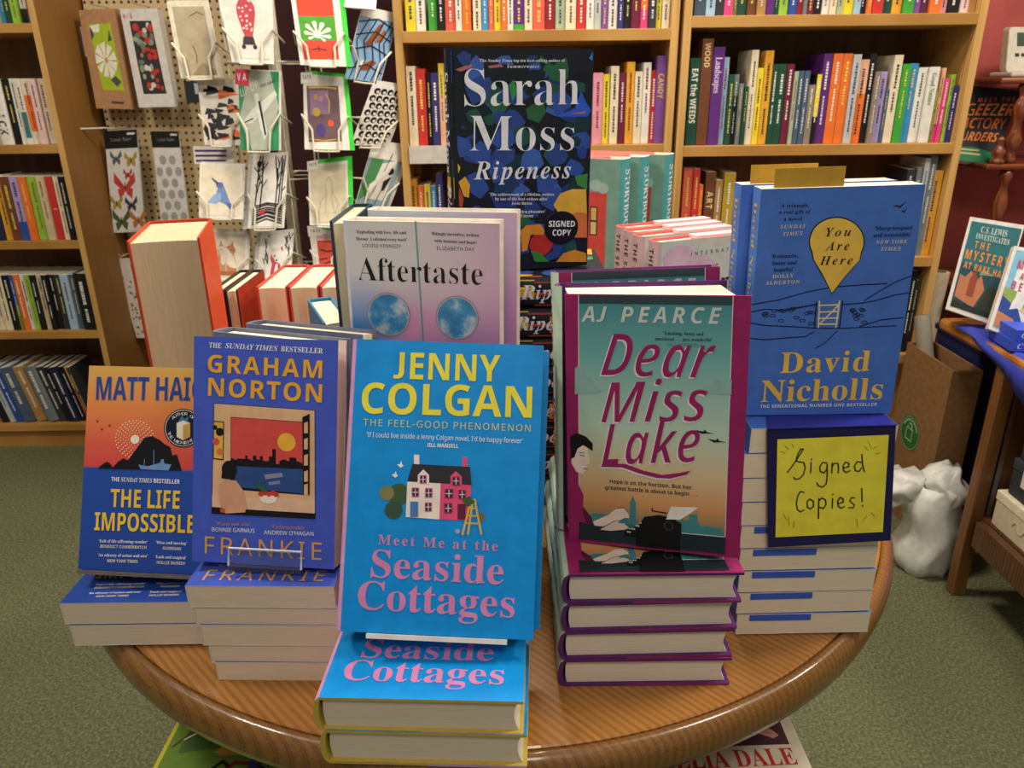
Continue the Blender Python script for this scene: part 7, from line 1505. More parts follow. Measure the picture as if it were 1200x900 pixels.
fill(px(3.158, 440, 0, [(127, 160, 245, 'cream'), (161, 194, 255, 'red'), (195, 213, 270, 'black'), (214, 241, 270, 'indigo'), (242, 262, 235, 'yellow', N, ('peach', 0, .62))]), 168, Y1, CSH[1], MIDC, 'second', 'card-rack end')
fill(px(3.158, 440, 0, [(800, 836, 270, 'pink'), (837, 861, 275, 'bright yellow'), (863, 893, 245, 'cream'), (894, 919, 270, 'maroon'), (920, 949, 230, 'amber'), (950, 979, 265, 'cream'), (980, 1008, 232, 'white'), (1009, 1033, 260, 'red'), (1034, 1068, 207, 'violet', ('CANDY', 'S', .2, .28, .014, 'd8b454'))]), 168, Y1, CSH[1], MIDC, 'second', 'far end', True)
fill(px(3.158, 440, 0, [(137, 166, 665, 'amber'), (168, 189, 690, 'orange'), (191, 214, 685, 'yellow'), (215, 234, 690, 'sky blue'), (235, 258, 645, 'indigo')]), 298, Y1, CSH[2], MIDC, 'third', 'card-rack end')
fill(px(2.857, 780, 0, [(96, 133, -60, 'slate blue'), (134, 165, -50, 'pale blue'), (166, 193, -40, 'charcoal'), (194, 224, -60, 'hot pink'), (226, 240, -50, 'olive'), (241, 271, -45, 'dark green'), (273, 302, -50, 'brown'), (304, 333, -60, 'tan'), (334, 361, -50, 'purple'), (363, 380, -40, 'dark green'), (381, 411, -60, 'lime'), (413, 440, -55, 'blue'), (441, 461, -44, 'dark red'), (462, 472, -40, 'grey'), (473, 495, -50, 'maroon'), (496, 522, -42, 'black'), (523, 548, -60, 'white'), (549, 571, -50, 'cream'), (573, 592, -40, 'sage'), (593, 628, -60, 'bright yellow'), (629, 650, -45, 'pale blue'), (651, 671, -45, 'navy'), (672, 689, -50, 'orange'), (691, 726, -60, 'red'), (728, 757, -50, 'dark green'), (758, 791, -48, 'amber'), (793, 827, -60, 'green'), (829, 850, -50, 'violet'), (851, 879, -40, 'plum'), (881, 919, -60, 'orange'), (921, 943, -50, 'pink'), (944, 984, -36, 'black'), (986, 1012, -50, 'pale pink'), (1014, 1038, -40, 'tan')]), 16, Y1, RSH[0], REDC, 'top', 'divider end', zcap=.235)
fill(px(2.857, 780, 0, [(66, 100, 195, 'dark green', ('EAT the WEEDS', 'S', .12, .62, .016, 'e8ecd8')), (101, 137, 130, 'brown', ('WOOD', 'S', .04, .22, .014, 'e0c48c')), (139, 176, 158, 'purple', ('Landscapes', 'B', .1, .36, .016, 'd8c8e0')), (178, 195, 192, 'pale blue'), (196, 214, 250, 'dark green'), (215, 232, 250, 'black', N, ('grey', .7, 1)), (233, 248, 280, 'grey'), (249, 262, 290, 'dark green'), (263, 286, 168, 'cream'), (287, 308, 228, 'bright yellow'), (309, 336, 170, 'amber'), (337, 357, 215, 'dark green'), (358, 383, 215, 'green', N, ('dark green', 0, 1)), (384, 407, 215, 'maroon'), (408, 421, 240, 'sage'), (422, 438, 238, 'slate blue'), (440, 458, 238, 'slate blue'), (459, 481, 285, 'taupe'), (482, 498, 250, 'black', N, ('bright yellow', .4, 1)), (499, 528, 180, 'purple'), (529, 561, 180, 'orange'), (562, 592, 180, 'orange'), (593, 618, 183, 'pale grey'), (619, 649, 200, 'peach', N, ('orange', 0, .6)), (650, 671, 180, 'black'), (672, 689, 240, 'taupe'), (690, 714, 240, 'lavender'), (715, 726, 300, 'slate blue'), (727, 755, 185, 'cream'), (757, 785, 215, 'green'), (786, 812, 213, 'sky blue'), (813, 843, 227, 'white'), (845, 877, 225, 'white', ('Good Nature', 'B', .08, .42, .012, '5c7c50')), (878, 890, 290, 'olive'), (891, 904, 228, 'peach', N, ('hot pink', 0, .25)), (905, 921, 262, 'hot pink'), (923, 937, 250, 'lime'), (938, 958, 288, 'indigo')]), 167, Y1, RSH[1], REDC, 'second', 'divider end', zcap=.275)
fill(px(5.295, 680, 170, [(612, 668, 150, 'coral'), (669, 708, 150, 'red'), (709, 733, 250, 'orange'), (745, 805, 170, 'brown', ('ART', 'S', .22, .2, .016, 'e0c890')), (807, 850, 220, 'tan', N, ('red', 0, .28)), (856, 925, 175, 'mustard'), (930, 962, 325, 'hot pink')]), 300, Y1, RSH[2], REDC, 'third', 'divider end')
fill([(1048, 1057, 199, 'charcoal'), (1058, 1064, 197, 'grey'), (1065, 1071, 186, 'pale grey'), (1072, 1080, 183, 'grey'), (1081, 1094, 201, 'amber')], 299, Y1, RSH[2], REDC, 'third', 'wall end', True)
fill([(1056, 1062, 318, 'black'), (1063, 1068, 330, 'charcoal')], 400, Y1, RSH[3], REDC, 'fourth', 'wall end', True)
YL = 2.515
fill(px(3.75, 0, 0, [(-60, -32, -40, 'cream'), (-31, 0, -40, 'sage'), (1, 24, -40, 'sky blue'), (25, 56, -40, 'dark green'), (57, 90, -50, 'lime'), (91, 120, -40, 'white', N, ('black', 0, .4))]), 26, YL, LSH[0], PEGC, 'top', 'pegboard end', True, zcap=.22)
fill(px(3.75, 0, 0, [(-60, -30, 345, 'white'), (-29, 4, 345, 'pale grey'), (5, 60, 345, 'white', ('ACK', 'S', .5, .35, .03, '2a2a2a')), (61, 95, 345, 'black'), (96, 120, 345, 'white'), (121, 146, 345, 'white', N, ('teal', .1, .5)), (147, 181, 345, 'cream', N, ('orange', .2, .75)), (182, 213, 345, 'pale pink'), (214, 243, 345, 'cream')]), 170, YL, LSH[1], PEGC, 'second', 'pegboard end', True)
fill(px(2.8125, 0, 200, [(-40, -20, 20, 'red'), (-19, 14, 20, 'navy'), (15, 40, 20, 'amber'), (41, 72, 20, 'brown'), (73, 100, 20, 'lavender', N, ('blue', 0, .3)), (101, 126, 20, 'orange'), (127, 158, 20, 'lime'), (160, 184, 20, 'beige'), (185, 211, 20, 'red', ('I', 'S', .5, .02, .01, 'e0c8a0')), (212, 230, 20, 'cream'), (231, 252, 20, 'black')]), 279, YL, LSH[2], PEGC, 'third', 'pegboard end', True)
fill(px(2.8125, 0, 200, [(-30, -2, 345, 'white'), (0, 21, 345, 'cream'), (22, 44, 345, 'cream'), (45, 66, 345, 'black'), (67, 79, 345, 'olive', N, ('blue', .45, 1)), (80, 97, 345, 'orange'), (98, 113, 345, 'white'), (114, 133, 345, 'lime'), (134, 152, 345, 'black'), (153, 171, 345, 'beige'), (172, 189, 345, 'black'), (190, 208, 345, 'black'), (209, 230, 345, 'charcoal'), (231, 257, 345, 'pale blue'), (258, 275, 345, 'slate blue'), (276, 322, 340, 'black')]), 386, YL, LSH[3], PEGC, 'fourth', 'pegboard end', True)
ln = -.20
fill(px(2.8125, 0, 200, [(0, 30, 610, 'black'), (31, 48, 610, 'pale grey'), (50, 74, 615, 'blue'), (76, 114, 625, 'slate blue'), (116, 150, 645, 'tan'), (152, 190, 620, 'grey'), (192, 216, 628, 'charcoal'), (218, 234, 640, 'black'), (236, 262, 610, 'navy'), (264, 280, 620, 'black'), (282, 292, 615, 'red', N, ('amber', .6, 1)), (293, 306, 620, 'charcoal')]), 492, YL, LSH[4], PEGC, 'lowest', 'pegboard end', True, lean=ln, zcap=.21)
X = frame((at(12, 205, YL).x, YL + .012, at(45, 198, YL).z), (0, 1, 0), (1, 0, 0))
mb = MB()
book('paperback', 'black paperback lying across the tops of upright books, third pegboard bookcase shelf', frame((-1.62, YL + .004, TZ + LSH[2] + .2085), (0, 1, 0), (-1, 0, 0)), .12, .19, .016, False, '1c1c20')
mb = MB(); a = at(479, 171, 2.098); b = at(560, 191, 2.098); mb.box(a.x, b.x, 2.0955, 2.0995, b.z, a.z, M('c8c4b8', .4)); o = mb.build('shelf_label_strip'); tag(o, 'grey plastic label strip on the shelf edge behind the dark signed book', 'label')
# ------------------------------------------------------------ greeting cards on the wire rack
WIRE = M('d8d2bc', .35, .5)
rack = thing('card_rack', 'revolving cream wire rack holding greeting cards in front of the pegboard', 'card rack', Matrix.Translation((-.60, 2.14, 0)))
RC = Vector((-.60, 2.14, 0))
def rk(p): return Vector(p) - RC
mb = MB(); mb.tube([(0, 0, .02), (0, 0, 1.75)], .016, WIRE, 12); mb.build('pole', rack)
mb = MB(); mb.lathe([(0, .0), (.20, .0), (.20, .012), (.05, .03), (.02, .06), (0, .06)], WIRE, 32); mb.build('base', rack, True)
for a in range(8):
    an = a * math.pi / 4 + .3; x, y = .115 * math.cos(an), .115 * math.sin(an); mb = MB(); mb.tube([(x, y, .35), (x, y, 1.72)], .0024, WIRE, 6); mb.build('upright_wire', rack)
for z in (.36, .72, .98, 1.26, 1.55, 1.71):
    mb = MB(); mb.tube([(.115 * math.cos(i * .3927), .115 * math.sin(i * .3927), z) for i in range(17)], .002, WIRE, 6)
    for i in range(4): mb.tube([(0, 0, z), (.115 * math.cos(i * 1.5708), .115 * math.sin(i * 1.5708), z)], .002, WIRE, 6)
    mb.build('ring', rack)
def quad(c, Y0, yaw, lean):
    TL, TR, BR, BL = c
    return [at(BL[0], BL[1], Y0), at(BR[0], BR[1], Y0 + yaw), at(TR[0], TR[1], Y0 + yaw + lean), at(TL[0], TL[1], Y0 + lean)]
def card(label, c, Y0, art, yaw=0, lean=.05, paper='e4dfd4', env=None, pocket=True, shift=(.004, .003), group='greeting cards on the wire rack', name='greeting_card', cat='card', thick=.0012):
    q = quad(c, Y0, yaw, lean); o = q[0]; ex = (q[1] - q[0]); ez = (q[3] - q[0]); nn = ex.cross(ez).normalized()
    if nn.y > 0: nn = -nn
    def B(u, v, d=0):
        p = q[0] * (1 - u) * (1 - v) + q[1] * u * (1 - v) + q[2] * u * v + q[3] * (1 - u) * v
        return p + nn * d - o
    r = thing(name, label, cat, Matrix.Translation(o), group)
    mb = MB(); mb.hexa([B(0, 0), B(1, 0), B(1, 1), B(0, 1), B(0, 0, -thick), B(1, 0, -thick), B(1, 1, -thick), B(0, 1, -thick)], M(paper, .5)); mb.build('card', r)
    if env:
        s, t = shift[0] / ex.length, shift[1] / ez.length; d0, d1 = -thick - .0006, -thick - .0026
        mb = MB(); mb.hexa([B(s, 0, d0), B(1 + s, 0, d0), B(1 + s, 1 + t, d0), B(s, 1 + t, d0), B(s, 0, d1), B(1 + s, 0, d1), B(1 + s, 1 + t, d1), B(s, 1 + t, d1)], M(env, .6)); mb.build('envelope', r)
    il = MB(); lt = {}
    for num, e in enumerate(art):
        d = .0004 + .0003 * e[1] + .000004 * num
        if e[0] == 'p':
            P = [(e[i], e[i + 1]) for i in range(3, len(e), 2)]; il.add([B(u, v, d) for u, v in P], [tuple(k) for k in tessellate_polygon([[Vector((u, v, 0)) for u, v in P]])], M(e[2]))
        elif e[0] == 'c': il.add([B(e[3] + e[5] * x, e[4] + e[6] * y, d) for x, y in circle(14)], [tuple(range(14))], M(e[2]))
        elif e[0] == 's':
            
            for dot, (V, F) in enumerate(strokes([(e[i], e[i + 1] * 1.45) for i in range(4, len(e), 2)], e[3])): il.add([B(u, v / 1.45, d + .0001 * dot) for u, v in V], F, M(e[2]))
        elif e[0] == 't':
            V, F = lay_text(e[3], e[4], *e[5:10]); lt.setdefault(e[2], MB()).add([B(u, v, d) for u, v in V], F, M(e[2]))
    if il.v: il.build('illustration', r)
    for b in lt.values(): b.build('lettering', r)
    if pocket:
        w = .0026; f = .008
        pts = [(-.14, .42, -.06), (-.03, .45, f), (.2, .25, f), (.22, .02, f), (.22, -.03, f), (.5, -.035, f), (.78, -.03, f), (.78, .02, f), (.8, .25, f), (1.03, .45, f), (1.14, .42, -.06)]
        mb = MB(); mb.tube([rk(o + B(*p)) for p in pts], w, WIRE, 6); mb.build('pocket', rack)
    return r
YC = 1.98
rc_ = random.Random(4)
# top row
card('tall grey-beige card at the top of the rack beside the pegboard boxes', ((195, 2), (242, 1), (260, 91), (212, 92)), YC + .05, [('p', 1, 'a89a7c', .12, .04, .9, .04, .9, .93, .12, .93), ('p', 2, '8c7c5c', .3, .04, .6, .2, .9, .1, .9, .04), ('s', 3, '6a4a30', .015, .5, .8, .7, .86, .85, .82), ('s', 3, '7a4034', .02, .45, .42, .5, .3, .47, .2)], env='d8d0bc', paper='d4ccb4')
V = [('p', 1, 'd8d2c6', .06, .06, .96, .06, .96, .98, .06, .98), ('p', 2, 'b83a44', .38, .99, .56, .99, .6, .88, .68, .78, .69, .68, .64, .5, .58, .34, .42, .34, .36, .5, .31, .68, .32, .78, .4, .88), ('p', 3, '2a2426', .34, .25, .64, .25, .6, .36, .38, .36), ('c', 3, '2a2426', .36, .22, .05, .03), ('c', 3, '2a2426', .62, .22, .05, .03)]
for i in range(26): V.append(('c', 3, 'e4ccc4', rc_.uniform(.36, .62), rc_.uniform(.42, .95), .022, .014))
card('white card printed with a red patterned vase', ((254, -12), (316, -12), (319, 75), (272, 73)), YC, V, env='d8d4cc')
card('red and green card with a white leaf shape', ((340, -8), (397, -6), (406, 78), (352, 76)), YC + .01, [('p', 1, 'd8442c', .1, .08, .86, .1, .86, 1, .1, 1), ('p', 2, '4c9a2c', .1, .34, .86, .36, .86, .7, .1, .68), *[('p', 3, 'e8e6d8', .46, .42, .46 + L * math.cos(g - .16), .42 + .62 * L * math.sin(g - .16), .46 + L * 1.14 * math.cos(g), .42 + .7 * L * math.sin(g), .46 + L * math.cos(g + .2), .42 + .62 * L * math.sin(g + .2)) for g, L in ((-.1, .26), (.5, .3), (1.1, .3), (1.7, .3), (2.3, .3), (2.9, .26), (3.5, .2), (-.7, .18))], ('c', 3, 'e8e6d8', .46, .44, .09, .06), ('s', 3, '5a2a20', .02, .3, .22, .45, .24, .6, .22), ('s', 3, '5a2a20', .02, .45, .2, .45, .27)], env='3cc83c', shift=(.012, .006))
card('blue card with two brown otters hanging on the turned side of the rack', ((424, 8), (467, 17), (445, 97), (404, 92)), YC + .03, [('p', 1, '86acd0', 0, 0, 1, 0, 1, .88, 0, .88), ('p', 2, '8c4c24', .3, .5, .55, .8, .68, .84, .62, .65, .45, .5), ('p', 2, '9c5a30', .55, .55, .72, .75, .82, .7, .75, .58), ('p', 2, '8c4c24', .3, .2, .6, .3, .75, .28, .6, .16, .4, .14), ('c', 3, 'e8e0d0', .36, .24, .06, .05), *[('s', 3, '1c2430', .03, x, .02, x + .12, .3, x - .04, .55, x + .16, .86) for x in (.1, .3, .52, .72, .85)], *[('s', 3, '1c2430', .025, .02, y, .5, y + .08, .97, y - .02) for y in (.15, .42, .62, .8)]], yaw=.08, env='d8d4cc')
card('white card showing above the otter card at the frame top', ((404, -22), (441, -20), (438, 11), (403, 8)), YC + .05, [], pocket=False, env='e0dcd4')
# second row
T = [('p', 1, 'e2dccc', 0, 0, 1, 0, 1, 1, 0, 1)]
for i in range(34):
    x, y = rc_.uniform(.0, .8), rc_.uniform(.02, .86); w, h = rc_.uniform(.16, .36), rc_.uniform(.04, .13) * (1 if i % 3 else -1); y = max(.14, y) if h < 0 else y; T.append(('p', 2 + i % 2, rc_.choice(['16161a', '16161a', 'e07030']), x, y, min(.99, x + w), y + h * .4, min(.99, x + w * .8), y + h, x + w * .2, y + h * 1.3))
card('card with bold orange black and white tiger markings', ((231, 93), (280, 94), (282, 170), (240, 170)), YC + .04, T, env='d8d4cc')
card('green and grey card with a propeller aeroplane', ((279, 82), (327, 84), (327, 176), (282, 176)), YC - .005, [('p', 1, '2f8a5c', 0, 0, 1, 0, 1, 1, 0, 1), ('p', 2, 'a8ac9c', .3, 0, .7, 0, 1, .55, .78, 1, .3, 1, 0, .4), ('p', 3, 'c8ccc0', .05, .32, .3, .5, .9, .76, .96, .7, .6, .46, .3, .34), ('p', 4, 'd0d4c8', .38, .7, .48, .72, .72, .2, .62, .12, .52, .3), ('p', 5, '1c2024', .48, .62, .54, .62, .68, .2, .64, .18), ('s', 5, '14181a', .02, .1, .34, .35, .4), ('p', 4, 'c82c48', -.08, .82, .26, .8, .26, 1.01, -.06, 1.01), ('t', 5, 'f0e8e4', 'VA', 'S', -.02, .87, .2, .87, .09), ('t', 4, 'dcdccc', 'UP UP', 'R', .06, .66, .5, .79, .1), ('t', 4, '1c2a24', 'AND AWAY', 'S', .55, .79, .9, .86, .035)], env='d8d4cc')
card('white bordered card with a purple and ochre painting and a gallery tag', ((355, 86), (402, 90), (410, 176), (357, 175)), YC + .01, [('p', 1, '6a5058', .1, .1, .84, .12, .86, .87, .08, .84), ('p', 2, '8a6a8c', .16, .46, .6, .48, .6, .8, .15, .78), ('c', 3, 'b89a30', .3, .5, .09, .06), ('c', 3, 'd8542c', .62, .36, .07, .045), ('c', 3, '4c3a7c', .38, .26, .11, .09), ('s', 3, 'c8a840', .04, .15, .82, .5, .84, .8, .83), ('s', 3, 'c8a840', .03, .6, .5, .62, .65, .55, .75), ('s', 3, 'c8a840', .02, .12, .14, .45, .12, .8, .15), ('c', 3, 'b080a0', .42, .68, .06, .04), ('c', 3, 'b08a40', .3, .7, .05, .04), ('p', 3, 'e8e4dc', -.05, .86, .24, .88, .24, 1.02, -.05, 1.01), ('t', 4, '2a2a2a', 'TATE', 'S', -.01, .92, .2, .93, .05)], env='3cc83c', shift=(.012, .008))
K = [('p', 1, 'e8e4dc', 0, 0, 1, 0, 1, 1, 0, 1)]
for j in range(8):
    for i in range(5): K += [('c', 2, '141416', .12 + i * .185 + (.06 if j % 2 else 0), .07 + j * .118, .085, .05), ('c', 3, 'e8e4dc', .14 + i * .185 + (.06 if j % 2 else 0), .055 + j * .118, .04, .022)]
card('card with a black and white geometric pattern', ((437, 98), (478, 104), (452, 171), (411, 170)), YC + .03, K, yaw=.08, env='e0dcd4', shift=(.012, .01))
# third row
card('cream card painted with a blue kingfisher', ((234, 190), (285, 193), (283, 257), (233, 255)), YC - .01, [('p', 1, 'e0d4bc', .05, .05, .95, .05, .95, .95, .05, .95), ('p', 2, '6a88b8', .42, .52, .5, .6, .58, .58, .64, .46, .7, .34, .8, .2, .72, .18, .62, .26, .48, .3, .38, .38), ('p', 3, '8ca8d0', .2, .28, .36, .44, .5, .46, .52, .34, .4, .26), ('c', 3, '5470a4', .48, .6, .085, .06), ('p', 4, '3c4660', .28, .72, .3, .73, .46, .64, .42, .6), ('p', 3, '4c649c', .62, .3, .82, .26, .8, .18, .72, .17)], env='d8d4c8')
B_ = [('p', 1, 'e4e0d8', .1, .02, .94, .02, .94, .97, .1, .97)]
for x in (.16, .3, .72, .86, .8): B_.append(('s', 2, '1a1a1c', .035, x, .25, x + .02, .6, x + rc_.uniform(-.08, .08), .95))
for i in range(34): x, y = rc_.choice([.2, .3, .76, .86]), rc_.uniform(.45, .85); B_.append(('s', 2, '1a1a1c', .022, x, y, x + rc_.uniform(-.14, .14), y + rc_.uniform(.05, .15)))
for i in range(9): B_.append(('s', 2, '1a1a1c', .028, .12, .05 + i * .03, .5, .12 + i * .028 + rc_.uniform(-.01, .02), .92, .06 + i * .03))
B_ += [('c', 3, '1a1a1c', .2, .86, .07, .04), ('p', 3, 'c83038', .3, .18, .44, .2, .46, .25, .32, .24)]
card('black and white woodland card with a bare tree and a tiny red fox', ((297, 180), (338, 178), (333, 267), (290, 268)), YC + .0, B_, env='b8b8b4', shift=(-.012, .0))
card('cream card with a faint pencil figure and a gallery tag', ((361, 193), (407, 188), (409, 265), (363, 264)), YC + .01, [('p', 1, 'd2c8ac', .06, .05, .95, .05, .95, .95, .06, .95), *[('s', 2, 'b0a284', .012, .4, .2, .45, .5, .42, .7, .52, .78, .6, .68, .58, .45, .64, .2), ('s', 2, 'b0a284', .012, .25, .2, .3, .4, .45, .5), ('s', 2, 'b0a284', .012, .66, .2, .75, .35, .62, .5)], ('p', 3, 'e8e4dc', -.02, .9, .26, .92, .26, 1.06, -.02, 1.05), ('t', 4, '2a2a2a', 'TATE', 'S', .02, .96, .22, .97, .05)], env='3cc83c', shift=(.012, .010))
card('blue-green card with a dark bird, turned away on the rack side', ((436, 170), (479, 176), (452, 246), (416, 241)), YC + .03, [('p', 1, '8ca4ac', 0, 0, 1, 0, .95, .8, 0, .8), ('p', 2, '4c8c54', 0, .1, .3, .2, .42, .8, .1, .8), ('c', 3, '242428', .72, .62, .09, .06), ('p', 3, '242428', .6, .45, .8, .55, .7, .3, .62, .3), ('s', 3, '3c444c', .02, .3, .1, .5, .5, .6, .9), ('s', 3, '3c444c', .02, .55, .05, .62, .3)], yaw=.08, env='e0dcd4', shift=(.012, .014))
# lowest visible row
card('card painted with two ginger cats hugging', ((241, 268), (291, 272), (289, 329), (241, 328)), YC - .01, [('p', 1, 'd8cdb6', .06, .06, .94, .06, .94, .94, .06, .94), ('p', 2, 'c08a60', .22, .1, .26, .36, .32, .52, .48, .52, .5, .1), ('p', 2, 'b47a52', .5, .1, .52, .52, .68, .52, .74, .36, .78, .1), ('c', 2, 'c08a60', .4, .6, .12, .1), ('c', 2, 'b47a52', .6, .61, .12, .1), ('p', 4, 'a0603c', .24, .1, .22, .18, .78, .18, .78, .1), ('s', 4, '5c4030', .014, .34, .6, .38, .61), ('s', 4, '5c4030', .014, .62, .61, .66, .6), ('c', 3, 'e4d4bc', .42, .42, .06, .12), ('c', 3, 'e4d4bc', .58, .42, .06, .12), ('p', 3, 'c08a60', .32, .66, .36, .8, .42, .68), ('p', 3, 'b47a52', .58, .69, .64, .8, .68, .67)], env='d8d4c8')
F = [('p', 1, 'e2ded6', .12, .03, .97, .03, .97, .95, .12, .95)]
for i in range(34): x, y = rc_.choice([.2, .28, .8, .9]), rc_.uniform(.3, .8); F.append(('s', 2, '26262a', .026, x, y, x + rc_.uniform(-.1, .1), min(.93, y + rc_.uniform(.08, .2))))
F += [('p', 3, 'c04450', .4, .05, .42, .3, .36, .42, .4, .66, .48, .58, .6, .58, .7, .66, .72, .42, .66, .3, .7, .05), ('c', 4, '26262a', .48, .46, .025, .02), ('c', 4, '26262a', .62, .46, .025, .02), ('p', 4, 'e2ded6', .5, .08, .54, .28, .6, .28, .62, .08), ('c', 4, '26262a', .55, .36, .03, .02)]
card('card with a red fox standing among bare black trees', ((306, 272), (345, 268), (341, 320), (300, 331)), YC, F, env='b8b8b4', shift=(-.012, .0))
card('red card with black brush strokes and a green envelope', ((362, 268), (393, 270), (396, 316), (368, 316)), YC + .01, [('p', 1, 'c84028', .25, 0, 1, 0, 1, .75, .25, .72), ('p', 1, 'd8a0a4', .25, .74, 1, .77, 1, .9, .25, .88), ('s', 2, '1c1414', .06, .35, .5, .6, .45, .8, .47), ('s', 2, '1c1414', .05, .3, .25, .6, .28), ('s', 2, '1c1414', .05, .4, .12, .7, .2, .95, .14), ('p', 3, 'e8e4dc', -.05, .8, .5, .86, .5, 1.08, -.05, 1.06), ('t', 4, '2a2a2a', 'TATE', 'S', .05, .9, .42, .93, .07)], env='3cc83c', shift=(.01, .01))
card('white card with purple stripes tucked low behind the tiger card', ((226, 171), (276, 172), (274, 192), (228, 192)), YC + .06, [('p', 1, '4c3470', .04, y, .8, y + .02, .8, y + .14, .04, y + .12) if y < .9 else ('p', 1, '4c3470', .04, .02, .1, .02, .1, .1) for y in (.1, .38, .66)], pocket=False)

# ------------------------------------------------------------ boxes and packets hanging on the pegboard
def hook(p, L=.09):
    mb = MB(); mb.tube([(p.x, 2.772, p.z), (p.x, 2.772 - L, p.z), (p.x, 2.772 - L - .012, p.z + .012)], .0022, M('b8b4ac', .25), 6); return tag(mb.build('peg_hook'), 'wire hook on the pegboard above the %s', 'hook')
def hung(name, label, cat, c, Y0, depth, paper, art, side=None, hk=None, group='packets on the pegboard'):
    r = card(label, c, Y0, art, 0, .0, paper, None, False, group=group, name=name, cat=cat, thick=depth)
    q = quad(c, Y0, 0, 0); top = (q[2] + q[3]) / 2; mb = MB(); o = q[0]
    mb.tube([Vector((top.x, 2.772, top.z + .012)) - o, Vector((top.x, Y0 - .03, top.z + .012)) - o, Vector((top.x, Y0 - .036, top.z + .022)) - o], .0022, M('b8b4ac', .25), 6); tag(mb.build('hook_wire', r), 'thin silver wire hook')
    return r
L1 = [('p', 1, 'a8bc2c', .28, .19, .88, .19, .82, .86, .2, .86)]
for a in range(9): L1.append(('p', 2, 'ece4d4', .52, .5, .52 + .3 * math.cos(a * .7), .5 + .19 * math.sin(a * .7), .52 + .3 * math.cos(a * .7 + .55), .5 + .17 * math.sin(a * .7 + .55)))
L1 += [('c', 3, 'c89080', .53, .5, .045, .03), ('p', 2, '4c5058', .55, .3, .7, .34, .84, .28, .7, .23), ('p', 2, '4c5058', .22, .7, .3, .74, .3, .84, .22, .82), ('p', 2, '4c5058', .66, .68, .74, .8, .78, .7), ('p', 2, 'ece4d4', .24, .84, .5, .86, .48, .78, .3, .78), ('t', 3, '6a4830', 'Cartonnage', 'R', .32, .92, .72, .92, .022), ('p', 2, '5a3828', .46, .06, .8, .055, .8, .075, .46, .08)]
L1 = [e for e in L1 if e[0] != 't']
hung('gift_box', 'brown card box with a lime green flower window hanging on the pegboard', 'box', ((92, 12), (134, 10), (155, 128), (113, 127)), 2.69, .05, 'b0845c', L1)
L2 = [('p', 1, '3a3430', .2, .14, .82, .14, .78, .88, .2, .88)]
for i in range(42): L2.append(('c', 2, rc_.choice(['c03a38', 'c03a38', '8a9a84', '9cac94', 'd8d4cc', '6a7a68']), rc_.uniform(.27, .74), rc_.uniform(.19, .84), rc_.uniform(.04, .09), rc_.uniform(.02, .04)))
L2.append(('t', 3, 'c83040', 'VA', 'S', .06, .9, .3, .9, .05))
hung('gift_box', 'white box with a red and grey floral window beside the brown flower box', 'box', ((140, 10), (184, 10), (206, 125), (163, 126)), 2.685, .04, 'dcd8d0', L2)
def header(t2): return [('p', 2, '1c1c1e', -.01, .84, 1.0, .84, 1.01, 1.01, -.01, 1.01), ('t', 3, 'd8d4cc', 'Tissue Paper', 'R', .18, .91, .82, .91, .03), ('p', 3, 'd8d4cc', .7, .965, .94, .965, .94, .985, .7, .985)]
L3 = [('p', 1, 'd4d0cc', .02, .02, .98, .02, .98, .83, .02, .83)]
for (u, v, s, c) in ((.5, .46, .24, 'b84038'), (.3, .74, .13, '5a6068'), (.75, .72, .14, 'a88c34'), (.65, .28, .14, '3c3c44'), (.3, .12, .2, '4c5c30'), (.2, .3, .14, '9c8c2c'), (.82, .12, .18, 'b07034'), (.62, .58, .1, 'b84038')):
    for sx in (-1, 1): L3 += [('p', 2, c, u, v, u + sx * s * 1.3, v + s * .62, u + sx * s * 1.4, v + s * .2, u + sx * s * .5, v - s * .1), ('p', 2, c, u, v, u + sx * s * 1.0, v - s * .08, u + sx * s * .8, v - s * .5, u + sx * s * .2, v - s * .3)]
    L3.append(('p', 3, '1c1c20', u - .015, v - s * .2, u + .015, v - s * .2, u + .015, v + s * .2, u - .015, v + s * .2))
hung('tissue_packet', 'packet of butterfly patterned tissue paper hanging on the pegboard', 'packet', ((122, 155), (160, 153), (170, 271), (133, 273)), 2.70, .008, 'd0ccc8', L3 + header(0))
L4 = [('p', 1, 'dcd8d2', .02, .02, .98, .02, .98, .83, .02, .83)] + [('c', 2, 'a4a2a0', .16 + .34 * i + (.16 if j % 2 else 0), .08 + .125 * j, .12, .052) for j in range(6) for i in range(3) if .16 + .34 * i + (.16 if j % 2 else 0) < .95]
hung('tissue_packet', 'packet of grey spotted tissue paper hanging on the pegboard', 'packet', ((177, 155), (209, 155), (222, 262), (189, 262)), 2.70, .008, 'd8d4ce', L4 + header(0))
L5 = [('p', 1, 'd4ccc0', .02, .02, .98, .02, .98, .98, .02, .98)] + [('c', 2, rc_.choice(['6a6458', '8a8478', '9c5a50']), rc_.uniform(.1, .9), rc_.uniform(.05, .95), .05, .014) for i in range(40)]
hung('tissue_packet', 'white floral packet half hidden behind the thick orange-red book', 'packet', ((133, 303), (160, 303), (186, 396), (160, 396)), 2.70, .008, 'd4d0c8', L5)
card('charcoal box hanging behind the tiger card', ((215, 95), (236, 95), (240, 120), (219, 121)), 2.66, [('p', 1, 'a8b4c0', .55, .4, .9, .4, .9, .9, .55, .9)], 0, 0, '2c2e34', None, False, group='packets on the pegboard', name='gift_box', cat='box', thick=.109)
card('small white carton behind the brown flower box', ((82, 33), (96, 31), (104, 66), (91, 67)), 2.74, [], 0, 0, 'cfc0ac', None, False, group='packets on the pegboard', name='gift_box', cat='box', thick=.025)
